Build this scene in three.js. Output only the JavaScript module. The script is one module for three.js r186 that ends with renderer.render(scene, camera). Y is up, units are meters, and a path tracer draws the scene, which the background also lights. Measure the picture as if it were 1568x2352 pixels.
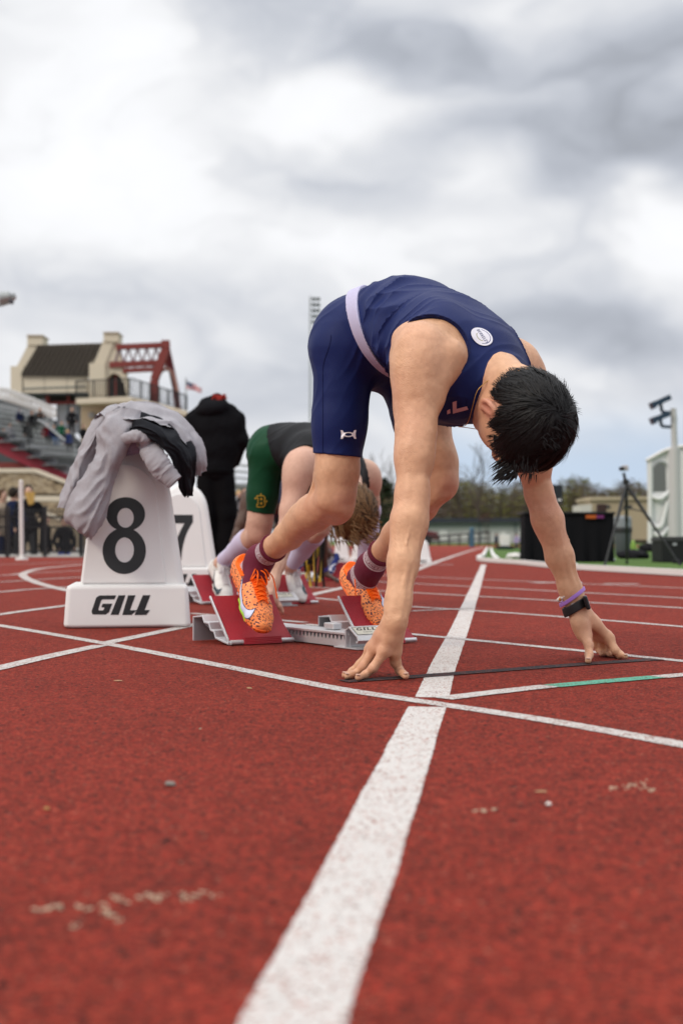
import * as THREE from 'three';
import { mergeGeometries } from 'three/addons/utils/BufferGeometryUtils.js';
import { RoundedBoxGeometry } from 'three/addons/geometries/RoundedBoxGeometry.js';

// ---------------------------------------------------------------- camera, sky, sun, exposure
const EYE = 0.29, PITCH = 0.0219;                                  // metres above the track, radians upwards
const FOCAL = 3015, CX = 784, CY = 1176;                           // lens in units of a picture 1568 wide and 2352 high
const scene = new THREE.Scene();
const camera = new THREE.PerspectiveCamera(2 * Math.atan(1176 / FOCAL) * 180 / Math.PI, 682 / 1024, 0.05, 3000);
camera.position.set(0, EYE, 0);
camera.rotation.x = PITCH;
camera.focus = 3.05;
camera.userData.fStop = 4.2;
const renderer = new THREE.WebGLRenderer({ antialias: true });
renderer.toneMapping = THREE.LinearToneMapping;
renderer.toneMappingExposure = 1.0;
renderer.shadowMap.enabled = true;

// ---------------------------------------------------------------- small maths
function rng(seed) { let s = seed >>> 0; return () => { s = (s + 0x6d2b79f5) | 0; let t = Math.imul(s ^ (s >>> 15), 1 | s); t = (t + Math.imul(t ^ (t >>> 7), 61 | t)) ^ t; return ((t ^ (t >>> 14)) >>> 0) / 4294967296; }; }
const clamp = (x, a, b) => Math.min(b, Math.max(a, x)), lerp = (a, b, t) => a + (b - a) * t;
const sstep = (a, b, x) => { const t = clamp((x - a) / (b - a), 0, 1); return t * t * (3 - 2 * t); };
const V = (x, y, z) => new THREE.Vector3(x, y, z);
const hash3 = (x, y, z) => { let h = Math.imul(x, 374761393) ^ Math.imul(y, 668265263) ^ Math.imul(z, 2147483647 ^ 0x5bd1e995); h = Math.imul(h ^ (h >>> 13), 1274126177); return ((h ^ (h >>> 16)) >>> 0) / 4294967296; };
function noise3(x, y, z) {                                         // value noise, -1 .. 1
  const xi = Math.floor(x), yi = Math.floor(y), zi = Math.floor(z), s = (t) => t * t * (3 - 2 * t), u = s(x - xi), v = s(y - yi), w = s(z - zi);
  const a = lerp(lerp(hash3(xi, yi, zi), hash3(xi + 1, yi, zi), u), lerp(hash3(xi, yi + 1, zi), hash3(xi + 1, yi + 1, zi), u), v);
  const b = lerp(lerp(hash3(xi, yi, zi + 1), hash3(xi + 1, yi, zi + 1), u), lerp(hash3(xi, yi + 1, zi + 1), hash3(xi + 1, yi + 1, zi + 1), u), v);
  return 2 * lerp(a, b, w) - 1;
}
function fbm(x, y, z, n = 4) { let s = 0, a = 0.5, t = 0; for (let i = 0; i < n; i++) { s += a * noise3(x, y, z); t += a; x = x * 2.03 + 7.1; y = y * 2.03 + 3.7; z = z * 2.03 + 1.9; a *= 0.5; } return s / t; }
const cosP = Math.cos(PITCH), sinP = Math.sin(PITCH);
// the world point at a given depth (metres along -z) that lies on the sight line of a photograph position
function at(px, py, depth) {
  const x = (px - CX) / FOCAL, y0 = -(py - CY) / FOCAL, y = y0 * cosP + sinP, z = cosP - y0 * sinP, k = depth / z;
  return V(x * k, EYE + y * k, -depth);
}
function ground(px, py, h = 0) { const a = at(px, py, 1), k = (h - EYE) / (a.y - EYE); return V(a.x * k, h, -k); }

// ---------------------------------------------------------------- the overcast sky
{
  const W = 2048, H = 1024, data = new Float32Array(W * H * 4);
  // broad masses of cloud: azimuth and elevation in units of the lens (tan), size, how much lighter or darker
  const px = (x) => (x - CX) / FOCAL, py = (y) => (1242 - y) / FOCAL;
  const mass = [[150, 260, 330, 300, .20], [250, 60, 120, 120, .06], [800, 250, 200, 70, .17], [430, 420, 280, 120, .12], [1130, 410, 110, 65, .15], [1540, 560, 160, 130, .22], [900, 560, 300, 60, .08],
    [600, 40, 260, 110, -.13], [1250, 130, 420, 90, -.17], [1350, 330, 330, 120, -.25], [1560, 210, 240, 190, -.12], [820, 440, 170, 50, -.07], [960, 80, 190, 90, -.08], [560, 560, 200, 30, .05],
    [1250, 455, 170, 45, -.10], [1300, 790, 330, 70, -.22], [760, 800, 300, 80, -.06], [150, 690, 330, 70, -.03], [520, 770, 60, 45, .08], [250, 570, 220, 50, .03], [600, 930, 220, 100, -.10], [-900, 300, 500, 300, -.12], [2500, 400, 500, 250, .1]]
    .map(([x, y, sx, sy, g]) => [px(x), py(y), sx / FOCAL, sy / FOCAL, g]);
  const shade = (el, az, out) => {
    const dx = Math.cos(el) * Math.cos(az), dy = Math.sin(el), dz = Math.cos(el) * Math.sin(az);
    let A = Math.atan2(dx, -dz), E = Math.tan(clamp(el, -1.2, 1.2));
    const k = 1 / (Math.max(dy, 0) + .16), wx = fbm(dx * k * 1.1, dz * k * 1.1, 3.3, 2), wy = fbm(dx * k * 1.1, dz * k * 1.1, 8.1, 2);
    const n = fbm(dx * k * 1.7 + wx * .9, dz * k * 1.7 + wy * .9, 1.7, 4);
    const f1 = fbm(A * 7, E * 13, 2.2, 4), f2 = fbm(A * 7, E * 13, 9.4, 4), a2 = A + f1 * .055, e2 = E + f2 * .036;
    let g = 0;
    for (const m of mass) { const u = (a2 - m[0]) / m[2], v = (e2 - m[1]) / m[3], q = u * u + v * v; if (q < 9) g += m[4] * (m[4] < 0 ? .82 * Math.exp(-q * q * 1.1) : Math.exp(-q * q * .55 - q * .3)); }
    const billow = fbm(A * 15 + f1 * 1.6, E * 25 + f2 * 1.6, 5.5, 4), heap = (() => { let s = 0, a = .5, x = A * 11 + f1 * 1.5, y = E * 19 + f2 * 1.5; for (let i = 0; i < 5; i++) { s += a * Math.abs(noise3(x, y, 6.6 + i)); x = x * 2.1 + 3; y = y * 2.1 + 5; a *= .55; } return s - .32; })();
    let L = .72 + g * 1.25 + n * .10 + billow * .06 + heap * .28;
    L = Math.max(.22, L < .9 ? L : .9 + (L - .9) * .35) * 1.08 * (1 + 1.5 * sstep(.40, 1.0, dy));          // a veil of cloud, brightest overhead
    const cool = sstep(.95, .45, L); let R = L * lerp(.985, .925, cool), G = L * lerp(.995, .985, cool), B = L * lerp(1.02, 1.11, cool);
    // thinner cloud low down on the right lets pale blue through
    const blue = sstep(.125, .06, E + f1 * .03) * sstep(-.06, .1, a2 + f2 * .05) * sstep(-.05, .35, .3 + f1 * .9 + billow * .4);
    const low = sstep(.05, .0, E);
    R = lerp(R, lerp(.54, .75, low), blue * .85); G = lerp(G, lerp(.67, .82, low), blue * .85); B = lerp(B, lerp(.84, .88, low), blue * .85);
    if (el < 0) { const t = sstep(0, -.25, el); R = lerp(R, .25, t); G = lerp(G, .22, t); B = lerp(B, .21, t); }
    out[0] = R; out[1] = G; out[2] = B;
  };
  // worked out finely towards the picture, on a coarser net and blended elsewhere
  const w = W / 4, h = H / 4, net = new Float32Array((w + 1) * (h + 1) * 3), px3 = [0, 0, 0];
  for (let r = Math.floor(h * .40); r <= h; r++) for (let c = 0; c <= w; c++) { shade((r / h - .5) * Math.PI, (c / w - .5) * 2 * Math.PI, px3); net.set(px3, (r * (w + 1) + c) * 3); }
  for (let r = 0; r < H; r++) for (let c = 0; c < W; c++) {
    const el = ((r + .5) / H - .5) * Math.PI, az = ((c + .5) / W - .5) * 2 * Math.PI, o = (r * W + c) * 4; data[o + 3] = 1;
    if (el < -.26) { data[o] = .25; data[o + 1] = .22; data[o + 2] = .21; continue; }
    if (Math.abs(az + Math.PI / 2) < .42 && el > -.02 && el < .55) shade(el, az, px3);
    else { const x = (c + .5) / 4, y = (r + .5) / 4, i = Math.floor(x), j = Math.floor(y), u = x - i, v = y - j; for (let k = 0; k < 3; k++) px3[k] = lerp(lerp(net[(j * (w + 1) + i) * 3 + k], net[(j * (w + 1) + i + 1) * 3 + k], u), lerp(net[((j + 1) * (w + 1) + i) * 3 + k], net[((j + 1) * (w + 1) + i + 1) * 3 + k], u), v); }
    data[o] = px3[0]; data[o + 1] = px3[1]; data[o + 2] = px3[2];
  }
  const t = new THREE.DataTexture(data, W, H, THREE.RGBAFormat, THREE.FloatType);
  t.mapping = THREE.EquirectangularReflectionMapping; t.magFilter = THREE.LinearFilter; t.needsUpdate = true;
  scene.background = t; scene.environment = t;
}
const sun = new THREE.DirectionalLight(0xfff1de, 1.5);
sun.position.set(-13, 12.5, 5.5); sun.target.position.set(0, 0, -4);
sun.castShadow = true; sun.shadow.radius = 22; sun.shadow.mapSize.set(2048, 2048);
Object.assign(sun.shadow.camera, { left: -40, right: 40, top: 40, bottom: -40, near: 0.1, far: 160 });
scene.add(sun, sun.target);

// ---------------------------------------------------------------- building things
const used = new Map(), baseOf = new Map();
function numbered(name) { const n = used.get(name) ?? 0; used.set(name, n + 1); return n ? name + '_' + String(n).padStart(3, '0') : name; }
function tag(o, label, category, group, kind) { if (label) o.userData.label = label; if (category) o.userData.category = category; if (group) o.userData.group = group; if (kind) o.userData.kind = kind; return o; }
function thing(name, label, category, pos, group) {
  const o = new THREE.Group(); o.name = numbered(name); o.position.copy(pos); scene.add(o); baseOf.set(o, pos.clone());
  return tag(o, label, category, group);
}
// one mesh, its geometry given in world coordinates, under a thing, a part or the scene itself
function part(name, geos, mat, parent = scene, opt = {}) {
  let g = Array.isArray(geos) ? (geos.length === 1 ? geos[0] : mergeGeometries(geos.map(plain), false)) : geos;
  const m = new THREE.Mesh(g, mat); m.name = parent === scene ? numbered(name) : name; m.castShadow = m.receiveShadow = true;
  if (parent === scene) { if (opt.base) { g.translate(-opt.base.x, -opt.base.y, -opt.base.z); m.position.copy(opt.base); baseOf.set(m, opt.base.clone()); } else baseOf.set(m, V(0, 0, 0)); }
  else { const b = baseOf.get(parent); g.translate(-b.x, -b.y, -b.z); baseOf.set(m, b); }
  parent.add(m);
  return m;
}
function plain(g) { if (g.index) g = g.toNonIndexed(); for (const k of Object.keys(g.attributes)) if (!['position', 'normal', 'uv'].includes(k)) g.deleteAttribute(k); if (!g.attributes.uv) g.setAttribute('uv', new THREE.BufferAttribute(new Float32Array(g.attributes.position.count * 2), 2)); if (!g.attributes.normal) g.computeVertexNormals(); return g; }
// a copy with everything under it, given its own name and label
function copyOf(o, pos, turn, label, group) { const c = o.clone(); c.name = numbered(o.name.replace(/_\d{3}$/, '')); c.position.copy(pos); if (turn != null) c.rotation.y = turn; c.userData = { ...o.userData }; if (label) c.userData.label = label; if (group) c.userData.group = group; scene.add(c); return c; }
const mat = (c, rough = .7, o = {}) => new THREE.MeshPhysicalMaterial({ color: Array.isArray(c) ? new THREE.Color().setRGB(...c) : c, roughness: rough, specularIntensity: rough >= .75 ? .15 : rough >= .55 ? .45 : 1, side: THREE.DoubleSide, ...o });
function frame(p, xdir, ydir) {                                    // a matrix with its x and y axes turned so, z across
  const x = xdir.clone().normalize(), z = x.clone().cross(ydir).normalize(), y = z.clone().cross(x);
  return new THREE.Matrix4().makeBasis(x, y, z).setPosition(p);
}
function box(w, h, d, m, bevel = 0) { const g = bevel ? new RoundedBoxGeometry(w, h, d, 2, bevel) : new THREE.BoxGeometry(w, h, d); return m ? g.applyMatrix4(m) : g; }
const T = (x, y, z, ry = 0) => new THREE.Matrix4().makeRotationY(ry).setPosition(x, y, z);
function bar(a, b, w, d = w, up = V(0, 1, 0)) {                    // a square bar between two points
  const dir = b.clone().sub(a), L = dir.length(); if (Math.abs(dir.clone().normalize().dot(up)) > .98) up = V(1, 0, 0);
  return new THREE.BoxGeometry(L, w, d).applyMatrix4(frame(a.clone().add(b).multiplyScalar(.5), dir, up));
}
function rod(a, b, r0, r1 = r0, n = 8) {
  const dir = b.clone().sub(a), L = dir.length(), up = Math.abs(dir.y) / L > .98 ? V(1, 0, 0) : V(0, 1, 0), y = dir.clone().normalize(), x = up.clone().cross(y).normalize(), z = x.clone().cross(y);
  return new THREE.CylinderGeometry(r1, r0, L, n).applyMatrix4(new THREE.Matrix4().makeBasis(x, y, z).setPosition(a.clone().add(b).multiplyScalar(.5)));
}
function tube(pts, r, n = 24, sides = 6, closed = false) { return new THREE.TubeGeometry(new THREE.CatmullRomCurve3(pts, closed), n, r, sides, closed); }
function extrude(shape, depth, m, bevel = 0) {
  const g = new THREE.ExtrudeGeometry(shape, { depth: depth - 2 * bevel, bevelEnabled: bevel > 0, bevelThickness: bevel, bevelSize: bevel, bevelOffset: -bevel, bevelSegments: 2, curveSegments: 16 });
  if (bevel) g.translate(0, 0, bevel);
  return m ? g.applyMatrix4(m) : g;
}
function shapeOf(pts) { const s = new THREE.Shape(); pts.forEach(([x, y], i) => i ? s.lineTo(x, y) : s.moveTo(x, y)); s.closePath(); return s; }
function canvasTex(w, h, draw, o = {}) {
  const c = document.createElement('canvas'); c.width = w; c.height = h; const x = c.getContext('2d'); draw(x, w, h);
  const t = new THREE.CanvasTexture(c); t.colorSpace = THREE.SRGBColorSpace; t.wrapS = t.wrapT = THREE.RepeatWrapping; t.magFilter = THREE.LinearFilter; Object.assign(t, o); return t;
}
function pixelTex(w, h, f, srgb = true) {                          // f(x, y, out) gives 0..1 values, sRGB-coded for a colour map
  const d = new Uint8Array(w * h * 4), out = [0, 0, 0, 1];
  for (let y = 0; y < h; y++) for (let x = 0; x < w; x++) { out[3] = 1; f(x, y, out); const o = (y * w + x) * 4; for (let c = 0; c < 4; c++) d[o + c] = clamp(Math.round(out[c] * 255), 0, 255); }
  const t = new THREE.DataTexture(d, w, h); t.wrapS = t.wrapT = THREE.RepeatWrapping; t.magFilter = THREE.LinearFilter; t.minFilter = THREE.LinearMipmapLinearFilter; t.generateMipmaps = true;
  if (srgb) t.colorSpace = THREE.SRGBColorSpace; t.needsUpdate = true; return t;
}
const encTable = Array.from({ length: 4097 }, (_, i) => { const x = i / 4096; return x <= .0031308 ? 12.92 * x : 1.055 * Math.pow(x, 1 / 2.4) - .055; }), enc = (x) => encTable[clamp(Math.round(x * 4096), 0, 4096)];
function withRepeat(t, k) { const c = t.clone(); c.repeat.set(k, k); c.needsUpdate = true; return c; }

// ---------------------------------------------------------------- rounded bodies: a distance field and its surface
const smin = (a, b, k) => { if (k <= 0) return Math.min(a, b); const h = Math.max(k - Math.abs(a - b), 0) / k; return Math.min(a, b) - h * h * k * .25; };
class Field {
  constructor() { this.p = []; }
  add(f, c, r, k, sub = false) { this.p.push({ f, x: c.x, y: c.y, z: c.z, r, k, sub }); return this; }
  limb(a, b, ra, rb, k = .02) {                                    // a tapered round bone
    const d = b.clone().sub(a), l2 = d.lengthSq(), ax = a.x, ay = a.y, az = a.z, dx = d.x, dy = d.y, dz = d.z;
    return this.add((x, y, z) => { const px = x - ax, py = y - ay, pz = z - az, t = Math.min(1, Math.max(0, (px * dx + py * dy + pz * dz) / l2)), qx = px - dx * t, qy = py - dy * t, qz = pz - dz * t; return Math.sqrt(qx * qx + qy * qy + qz * qz) - (ra + (rb - ra) * t); },
      a.clone().add(b).multiplyScalar(.5), Math.sqrt(l2) / 2 + Math.max(ra, rb), k);
  }
  chain(list, k = .02) { for (let i = 0; i + 1 < list.length; i++) this.limb(list[i][0], list[i + 1][0], list[i][1], list[i + 1][1], k); return this; }
  egg(c, X, Y, rx, ry, rz, k = .02, sub = false) {                 // an ellipsoid with its axes along X, Y and across
    const x1 = X.clone().normalize(), z1 = x1.clone().cross(Y).normalize(), y1 = z1.clone().cross(x1);
    return this.add((x, y, z) => {
      const px = x - c.x, py = y - c.y, pz = z - c.z, a = (px * x1.x + py * x1.y + pz * x1.z) / rx, b = (px * y1.x + py * y1.y + pz * y1.z) / ry, d = (px * z1.x + py * z1.y + pz * z1.z) / rz;
      const k0 = Math.sqrt(a * a + b * b + d * d), k1 = Math.sqrt(a * a / rx / rx + b * b / ry / ry + d * d / rz / rz); return k1 < 1e-6 ? -Math.min(rx, ry, rz) : k0 * (k0 - 1) / k1;
    }, c, Math.max(rx, ry, rz), k, sub);
  }
  sweep(nodes, k = .02) {                                          // a trunk: nodes of centre, sideways direction, half width and half depth
    for (let i = 0; i + 1 < nodes.length; i++) {
      const [a, L0, w0, n0] = nodes[i], [b, L1, w1, n1] = nodes[i + 1], d = b.clone().sub(a), l2 = d.lengthSq();
      this.add((x, y, z) => {
        const px = x - a.x, py = y - a.y, pz = z - a.z, t = clamp((px * d.x + py * d.y + pz * d.z) / l2, 0, 1), qx = px - d.x * t, qy = py - d.y * t, qz = pz - d.z * t;
        const lx = lerp(L0.x, L1.x, t), ly = lerp(L0.y, L1.y, t), lz = lerp(L0.z, L1.z, t), s = qx * lx + qy * ly + qz * lz, w = lerp(w0, w1, t), n = lerp(n0, n1, t);
        const o2 = Math.max(0, qx * qx + qy * qy + qz * qz - s * s), k0 = Math.sqrt(s * s / w / w + o2 / n / n), k1 = Math.sqrt(s * s / w ** 4 + o2 / n ** 4);
        return k1 < 1e-6 ? -Math.min(w, n) : k0 * (k0 - 1) / k1;
      }, a.clone().add(b).multiplyScalar(.5), Math.sqrt(l2) / 2 + Math.max(w0, w1, n0, n1), k);
    }
    return this;
  }
  join(field, k = 0) { this.p.push(...field.p); return this; }
  at(x, y, z) {
    let d = 1e3;
    for (const p of this.p) {
      const b = Math.sqrt((x - p.x) ** 2 + (y - p.y) ** 2 + (z - p.z) ** 2) - p.r;
      if (p.sub) { if (b > p.k - d + .02 && b > .02) continue; d = -smin(-d, p.f(x, y, z), p.k); continue; }
      if (b > d + p.k) continue;
      d = smin(d, p.f(x, y, z), p.k);
    }
    return d;
  }
  prune(x, y, z, R) { const F = new Field(); F.p = this.p.filter((p) => Math.sqrt((x - p.x) ** 2 + (y - p.y) ** 2 + (z - p.z) ** 2) - p.r < R + p.k + .03); return F; }
  fn() { return blend([this], (x, y, z, v) => v); }
}
// fields put together by a rule; .local gives the same for one small block with the bones that matter there
function blend(fields, rule) {
  const make = (F) => F.length === 1 ? (x, y, z) => rule(x, y, z, F[0].at(x, y, z)) : (x, y, z) => rule(x, y, z, ...F.map((q) => q.at(x, y, z)));
  const f = make(fields); f.local = (x, y, z, R) => make(fields.map((q) => q.prune(x, y, z, R))); return f;
}
// surface nets over a box; blocks far from the surface are skipped
function surface(f, lo, hi, cell, o = {}) {
  const N = [0, 1, 2].map((i) => Math.ceil((hi.getComponent(i) - lo.getComponent(i)) / cell) + 1), [nx, ny, nz] = N, g = new Float32Array(nx * ny * nz), B = 6, Q = 4;   // 0 stands for outside
  const ix = (i, j, k) => (k * ny + j) * nx + i;
  const live = new Set(), nb = N.map((n) => Math.ceil(n / B)), reach = B * cell * .87 * (o.loose ?? 1.5) + cell * 2, far = B * Q * cell * .87 * (o.loose ?? 1.5) + cell * 2;
  for (let K0 = 0; K0 < nb[2]; K0 += Q) for (let J0 = 0; J0 < nb[1]; J0 += Q) for (let I0 = 0; I0 < nb[0]; I0 += Q) {
    const cx = lo.x + (I0 + Q / 2) * B * cell, cy = lo.y + (J0 + Q / 2) * B * cell, cz = lo.z + (K0 + Q / 2) * B * cell, cv = f(cx, cy, cz); if (cv > far) continue;
    const bf = f.local ? f.local(cx, cy, cz, B * Q * cell * .87 + reach) : f;
    for (let K = K0; K < Math.min(nb[2], K0 + Q); K++) for (let J = J0; J < Math.min(nb[1], J0 + Q); J++) for (let I = I0; I < Math.min(nb[0], I0 + Q); I++) {
      const mx = lo.x + (I + .5) * B * cell, my = lo.y + (J + .5) * B * cell, mz = lo.z + (K + .5) * B * cell, v = bf(mx, my, mz), on = Math.abs(v) < reach; if (!on && v > 0) continue;
      if (on) live.add((K * nb[1] + J) * nb[0] + I);
      const lf = on && f.local ? f.local(mx, my, mz, B * cell * .87) : f;
      for (let k = K * B; k < Math.min(nz, K * B + B); k++) for (let j = J * B; j < Math.min(ny, J * B + B); j++) for (let i = I * B; i < Math.min(nx, I * B + B); i++) g[ix(i, j, k)] = on ? lf(lo.x + i * cell, lo.y + j * cell, lo.z + k * cell) : v;
    }
  }
  const id = new Int32Array(nx * ny * nz), pos = [], idx = [], C = [[0, 0, 0], [1, 0, 0], [0, 1, 0], [1, 1, 0], [0, 0, 1], [1, 0, 1], [0, 1, 1], [1, 1, 1]], Ed = [[0, 1], [2, 3], [4, 5], [6, 7], [0, 2], [1, 3], [4, 6], [5, 7], [0, 4], [1, 5], [2, 6], [3, 7]];
  const c8 = new Float32Array(8);
  const each = (from, fnc) => { for (const q of live) { const I = q % nb[0], J = Math.floor(q / nb[0]) % nb[1], K = Math.floor(q / nb[0] / nb[1]); for (let k = Math.max(from, K * B); k < Math.min(nz - 1, K * B + B); k++) for (let j = Math.max(from, J * B); j < Math.min(ny - 1, J * B + B); j++) for (let i = Math.max(from, I * B); i < Math.min(nx - 1, I * B + B); i++) fnc(i, j, k); } };
  each(0, (i, j, k) => {
    let m = 0; for (let c = 0; c < 8; c++) { c8[c] = g[ix(i + C[c][0], j + C[c][1], k + C[c][2])]; if (c8[c] < 0) m |= 1 << c; }
    if (m === 0 || m === 255) return;
    let sx = 0, sy = 0, sz = 0, n = 0;
    for (const [a, b] of Ed) { if ((m >> a & 1) === (m >> b & 1)) continue; const t = c8[a] / (c8[a] - c8[b]); sx += lerp(C[a][0], C[b][0], t); sy += lerp(C[a][1], C[b][1], t); sz += lerp(C[a][2], C[b][2], t); n++; }
    id[ix(i, j, k)] = pos.length / 3 + 1; pos.push(lo.x + (i + sx / n) * cell, lo.y + (j + sy / n) * cell, lo.z + (k + sz / n) * cell);
  });
  const quad = (a, b, c, d, flip) => { if (!a || !b || !c || !d) return; a--; b--; c--; d--; flip ? idx.push(a, c, b, a, d, c) : idx.push(a, b, c, a, c, d); };
  each(1, (i, j, k) => {
    const v = g[ix(i, j, k)] < 0;
    if (v !== g[ix(i + 1, j, k)] < 0) quad(id[ix(i, j - 1, k - 1)], id[ix(i, j, k - 1)], id[ix(i, j, k)], id[ix(i, j - 1, k)], !v);
    if (v !== g[ix(i, j + 1, k)] < 0) quad(id[ix(i - 1, j, k - 1)], id[ix(i - 1, j, k)], id[ix(i, j, k)], id[ix(i, j, k - 1)], !v);
    if (v !== g[ix(i, j, k + 1)] < 0) quad(id[ix(i - 1, j - 1, k)], id[ix(i, j - 1, k)], id[ix(i, j, k)], id[ix(i - 1, j, k)], !v);
  });
  const soft = new Map();
  const near = (x, y, z) => { if (!f.local) return f; const h = B * cell, I = Math.floor((x - lo.x) / h), J = Math.floor((y - lo.y) / h), K = Math.floor((z - lo.z) / h), q = (K * nb[1] + J) * nb[0] + I; let v = soft.get(q); if (!v) soft.set(q, v = f.local(lo.x + (I + .5) * h, lo.y + (J + .5) * h, lo.z + (K + .5) * h, h * .87 + cell)); return v; };
  const P = new Float32Array(pos), n = P.length / 3, Nn = new Float32Array(P.length), uv = new Float32Array(n * 2), e = cell * .6, col = o.color ? new Float32Array(n * 3) : null, nv = V(0, 0, 0), cc = new THREE.Color();
  for (let q = 0; q < n; q++) {
    const x = P[q * 3], y = P[q * 3 + 1], z = P[q * 3 + 2];
    const lf = near(x, y, z); nv.set(lf(x + e, y, z) - lf(x - e, y, z), lf(x, y + e, z) - lf(x, y - e, z), lf(x, y, z + e) - lf(x, y, z - e)).normalize(); nv.toArray(Nn, q * 3);
    if (o.uv) { const t = o.uv(x, y, z, nv); uv[q * 2] = t[0]; uv[q * 2 + 1] = t[1]; } else { uv[q * 2] = x * .83 - z * .555; uv[q * 2 + 1] = y + (x * .555 + z * .83) * .6; }
    if (col) { o.color(x, y, z, nv, cc); cc.toArray(col, q * 3); }
  }
  const G = new THREE.BufferGeometry(); G.setAttribute('position', new THREE.BufferAttribute(P, 3)); G.setAttribute('normal', new THREE.BufferAttribute(Nn, 3)); G.setAttribute('uv', new THREE.BufferAttribute(uv, 2));
  if (col) G.setAttribute('color', new THREE.BufferAttribute(col, 3));
  G.setIndex(idx); return G;
}
// a sheet of print laid on a surface: a grid round a point, pushed on to the field along a direction
function printOn(f, c, X, Y, w, h, o = {}) {
  const x1 = X.clone().normalize(), n = (o.normal ?? x1.clone().cross(Y)).clone().normalize(), y1 = n.clone().cross(x1).normalize(), x2 = y1.clone().cross(n).normalize(), nu = o.nu ?? 12, nv = o.nv ?? 12, g = new THREE.PlaneGeometry(1, 1, nu, nv), P = g.attributes.position, off = o.off ?? .0012;
  for (let i = 0; i < P.count; i++) {
    const q = c.clone().addScaledVector(x2, P.getX(i) * w).addScaledVector(y1, P.getY(i) * h).addScaledVector(n, o.start ?? .05);
    for (let s = 0; s < 60; s++) { const d = f(q.x, q.y, q.z) - off; if (d < 1e-4) break; q.addScaledVector(n, -d * .8); if (q.clone().sub(c).dot(n) < -(o.deep ?? .08)) break; }
    P.setXYZ(i, q.x, q.y, q.z);
  }
  g.computeVertexNormals(); return g;
}

// ================================================================ THE TRACK AND ITS LINES
// granules of rubber: a periodic cell pattern; calls f(x, y, distance to the granule's middle, a number per granule, another)
function granules(size, cells, seed, f) {
  const jx = new Float32Array(cells * cells), jy = new Float32Array(cells * cells), r1 = new Float32Array(cells * cells), r2 = new Float32Array(cells * cells), R = rng(seed);
  for (let i = 0; i < cells * cells; i++) { jx[i] = R(); jy[i] = R(); r1[i] = R(); r2[i] = R(); }
  const s = cells / size;
  for (let y = 0; y < size; y++) for (let x = 0; x < size; x++) {
    const X = (x + .5) * s, Y = (y + .5) * s, ci = Math.floor(X), cj = Math.floor(Y); let best = 9, bi = 0, second = 9;
    for (let v = -1; v < 2; v++) for (let u = -1; u < 2; u++) {
      const i = ((cj + v + cells) % cells) * cells + (ci + u + cells) % cells, dx = ci + u + jx[i] - X, dy = cj + v + jy[i] - Y, d = dx * dx + dy * dy;
      if (d < best) { second = best; best = d; bi = i; } else if (d < second) second = d;
    }
    f(x, y, Math.sqrt(best), r1[bi], r2[bi], Math.sqrt(second));
  }
}
const TILE = 1.6, TS = 2048;
const trackColor = (() => {
  const d = new Uint8Array(TS * TS * 4);
  granules(TS, 470, 11, (x, y, q, a, b) => {
    const o = (y * TS + x) * 4, w = .5 + .5 * noise3(x / 90, y / 90, 3.3) * Math.min(1, Math.min(x, y, TS - x, TS - y) / 90);
    let t = .62 + .80 * a * a + .16 * (w - .5) + .17 * noise3(x / 15, y / 15, 8) + .10 * noise3(x / 6, y / 6, 2), R = .272 * t, G = .0345 * t * (.7 + .6 * b), B = .0200 * t * (.7 + .6 * b);
    if (b > .945) { const k = .14 + .5 * a; R *= k; G = .02; B = .018; }                       // black granules
    if (a > .988 && b < .4) { R = .36; G = .13; B = .09; }                                      // pale chips
    d[o] = enc(R) * 255; d[o + 1] = enc(G) * 255; d[o + 2] = enc(B) * 255; d[o + 3] = 255;
  });
  const R = rng(5);
  for (let n = 0; n < 9000; n++) {                                                              // dark crumbs of worn rubber
    const cx = R() * TS, cy = R() * TS, r = 1.2 + 3.6 * R() ** 4, el = .6 + R() * .8, k = .25 + .35 * R();
    for (let v = -6; v <= 6; v++) for (let u = -6; u <= 6; u++) if ((u * u) / el + v * v * el < r * r * (.7 + .6 * hash3(u, v, n))) { const o = ((((cy | 0) + v + TS) % TS) * TS + ((cx | 0) + u + TS) % TS) * 4; d[o] *= k; d[o + 1] *= k + .12; d[o + 2] *= k + .15; }
  }
  const t = new THREE.DataTexture(d, TS, TS); t.wrapS = t.wrapT = THREE.RepeatWrapping; t.magFilter = THREE.LinearFilter; t.colorSpace = THREE.SRGBColorSpace; t.needsUpdate = true; t.repeat.set(1 / TILE, 1 / TILE); return t;
})();
const grainBump = (() => {
  const S = 1024, d = new Uint8Array(S * S * 4);
  granules(S, 270, 77, (x, y, q, a, b, s) => { const o = (y * S + x) * 4, h = clamp((s - q) * 1.5, 0, 1) ** .7 * (.45 + .55 * a); d[o] = d[o + 1] = d[o + 2] = 255 * (b > .93 ? h * .2 : h); d[o + 3] = 255; });
  const t = new THREE.DataTexture(d, S, S); t.wrapS = t.wrapT = THREE.RepeatWrapping; t.magFilter = THREE.LinearFilter; t.needsUpdate = true; t.repeat.set(1 / .83, 1 / .83); return t;
})();
const trackMat = new THREE.MeshPhysicalMaterial({ color: 0xffffff, map: trackColor, bumpMap: grainBump, bumpScale: .0048, roughness: .9, specularIntensity: .35, vertexColors: true });
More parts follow.
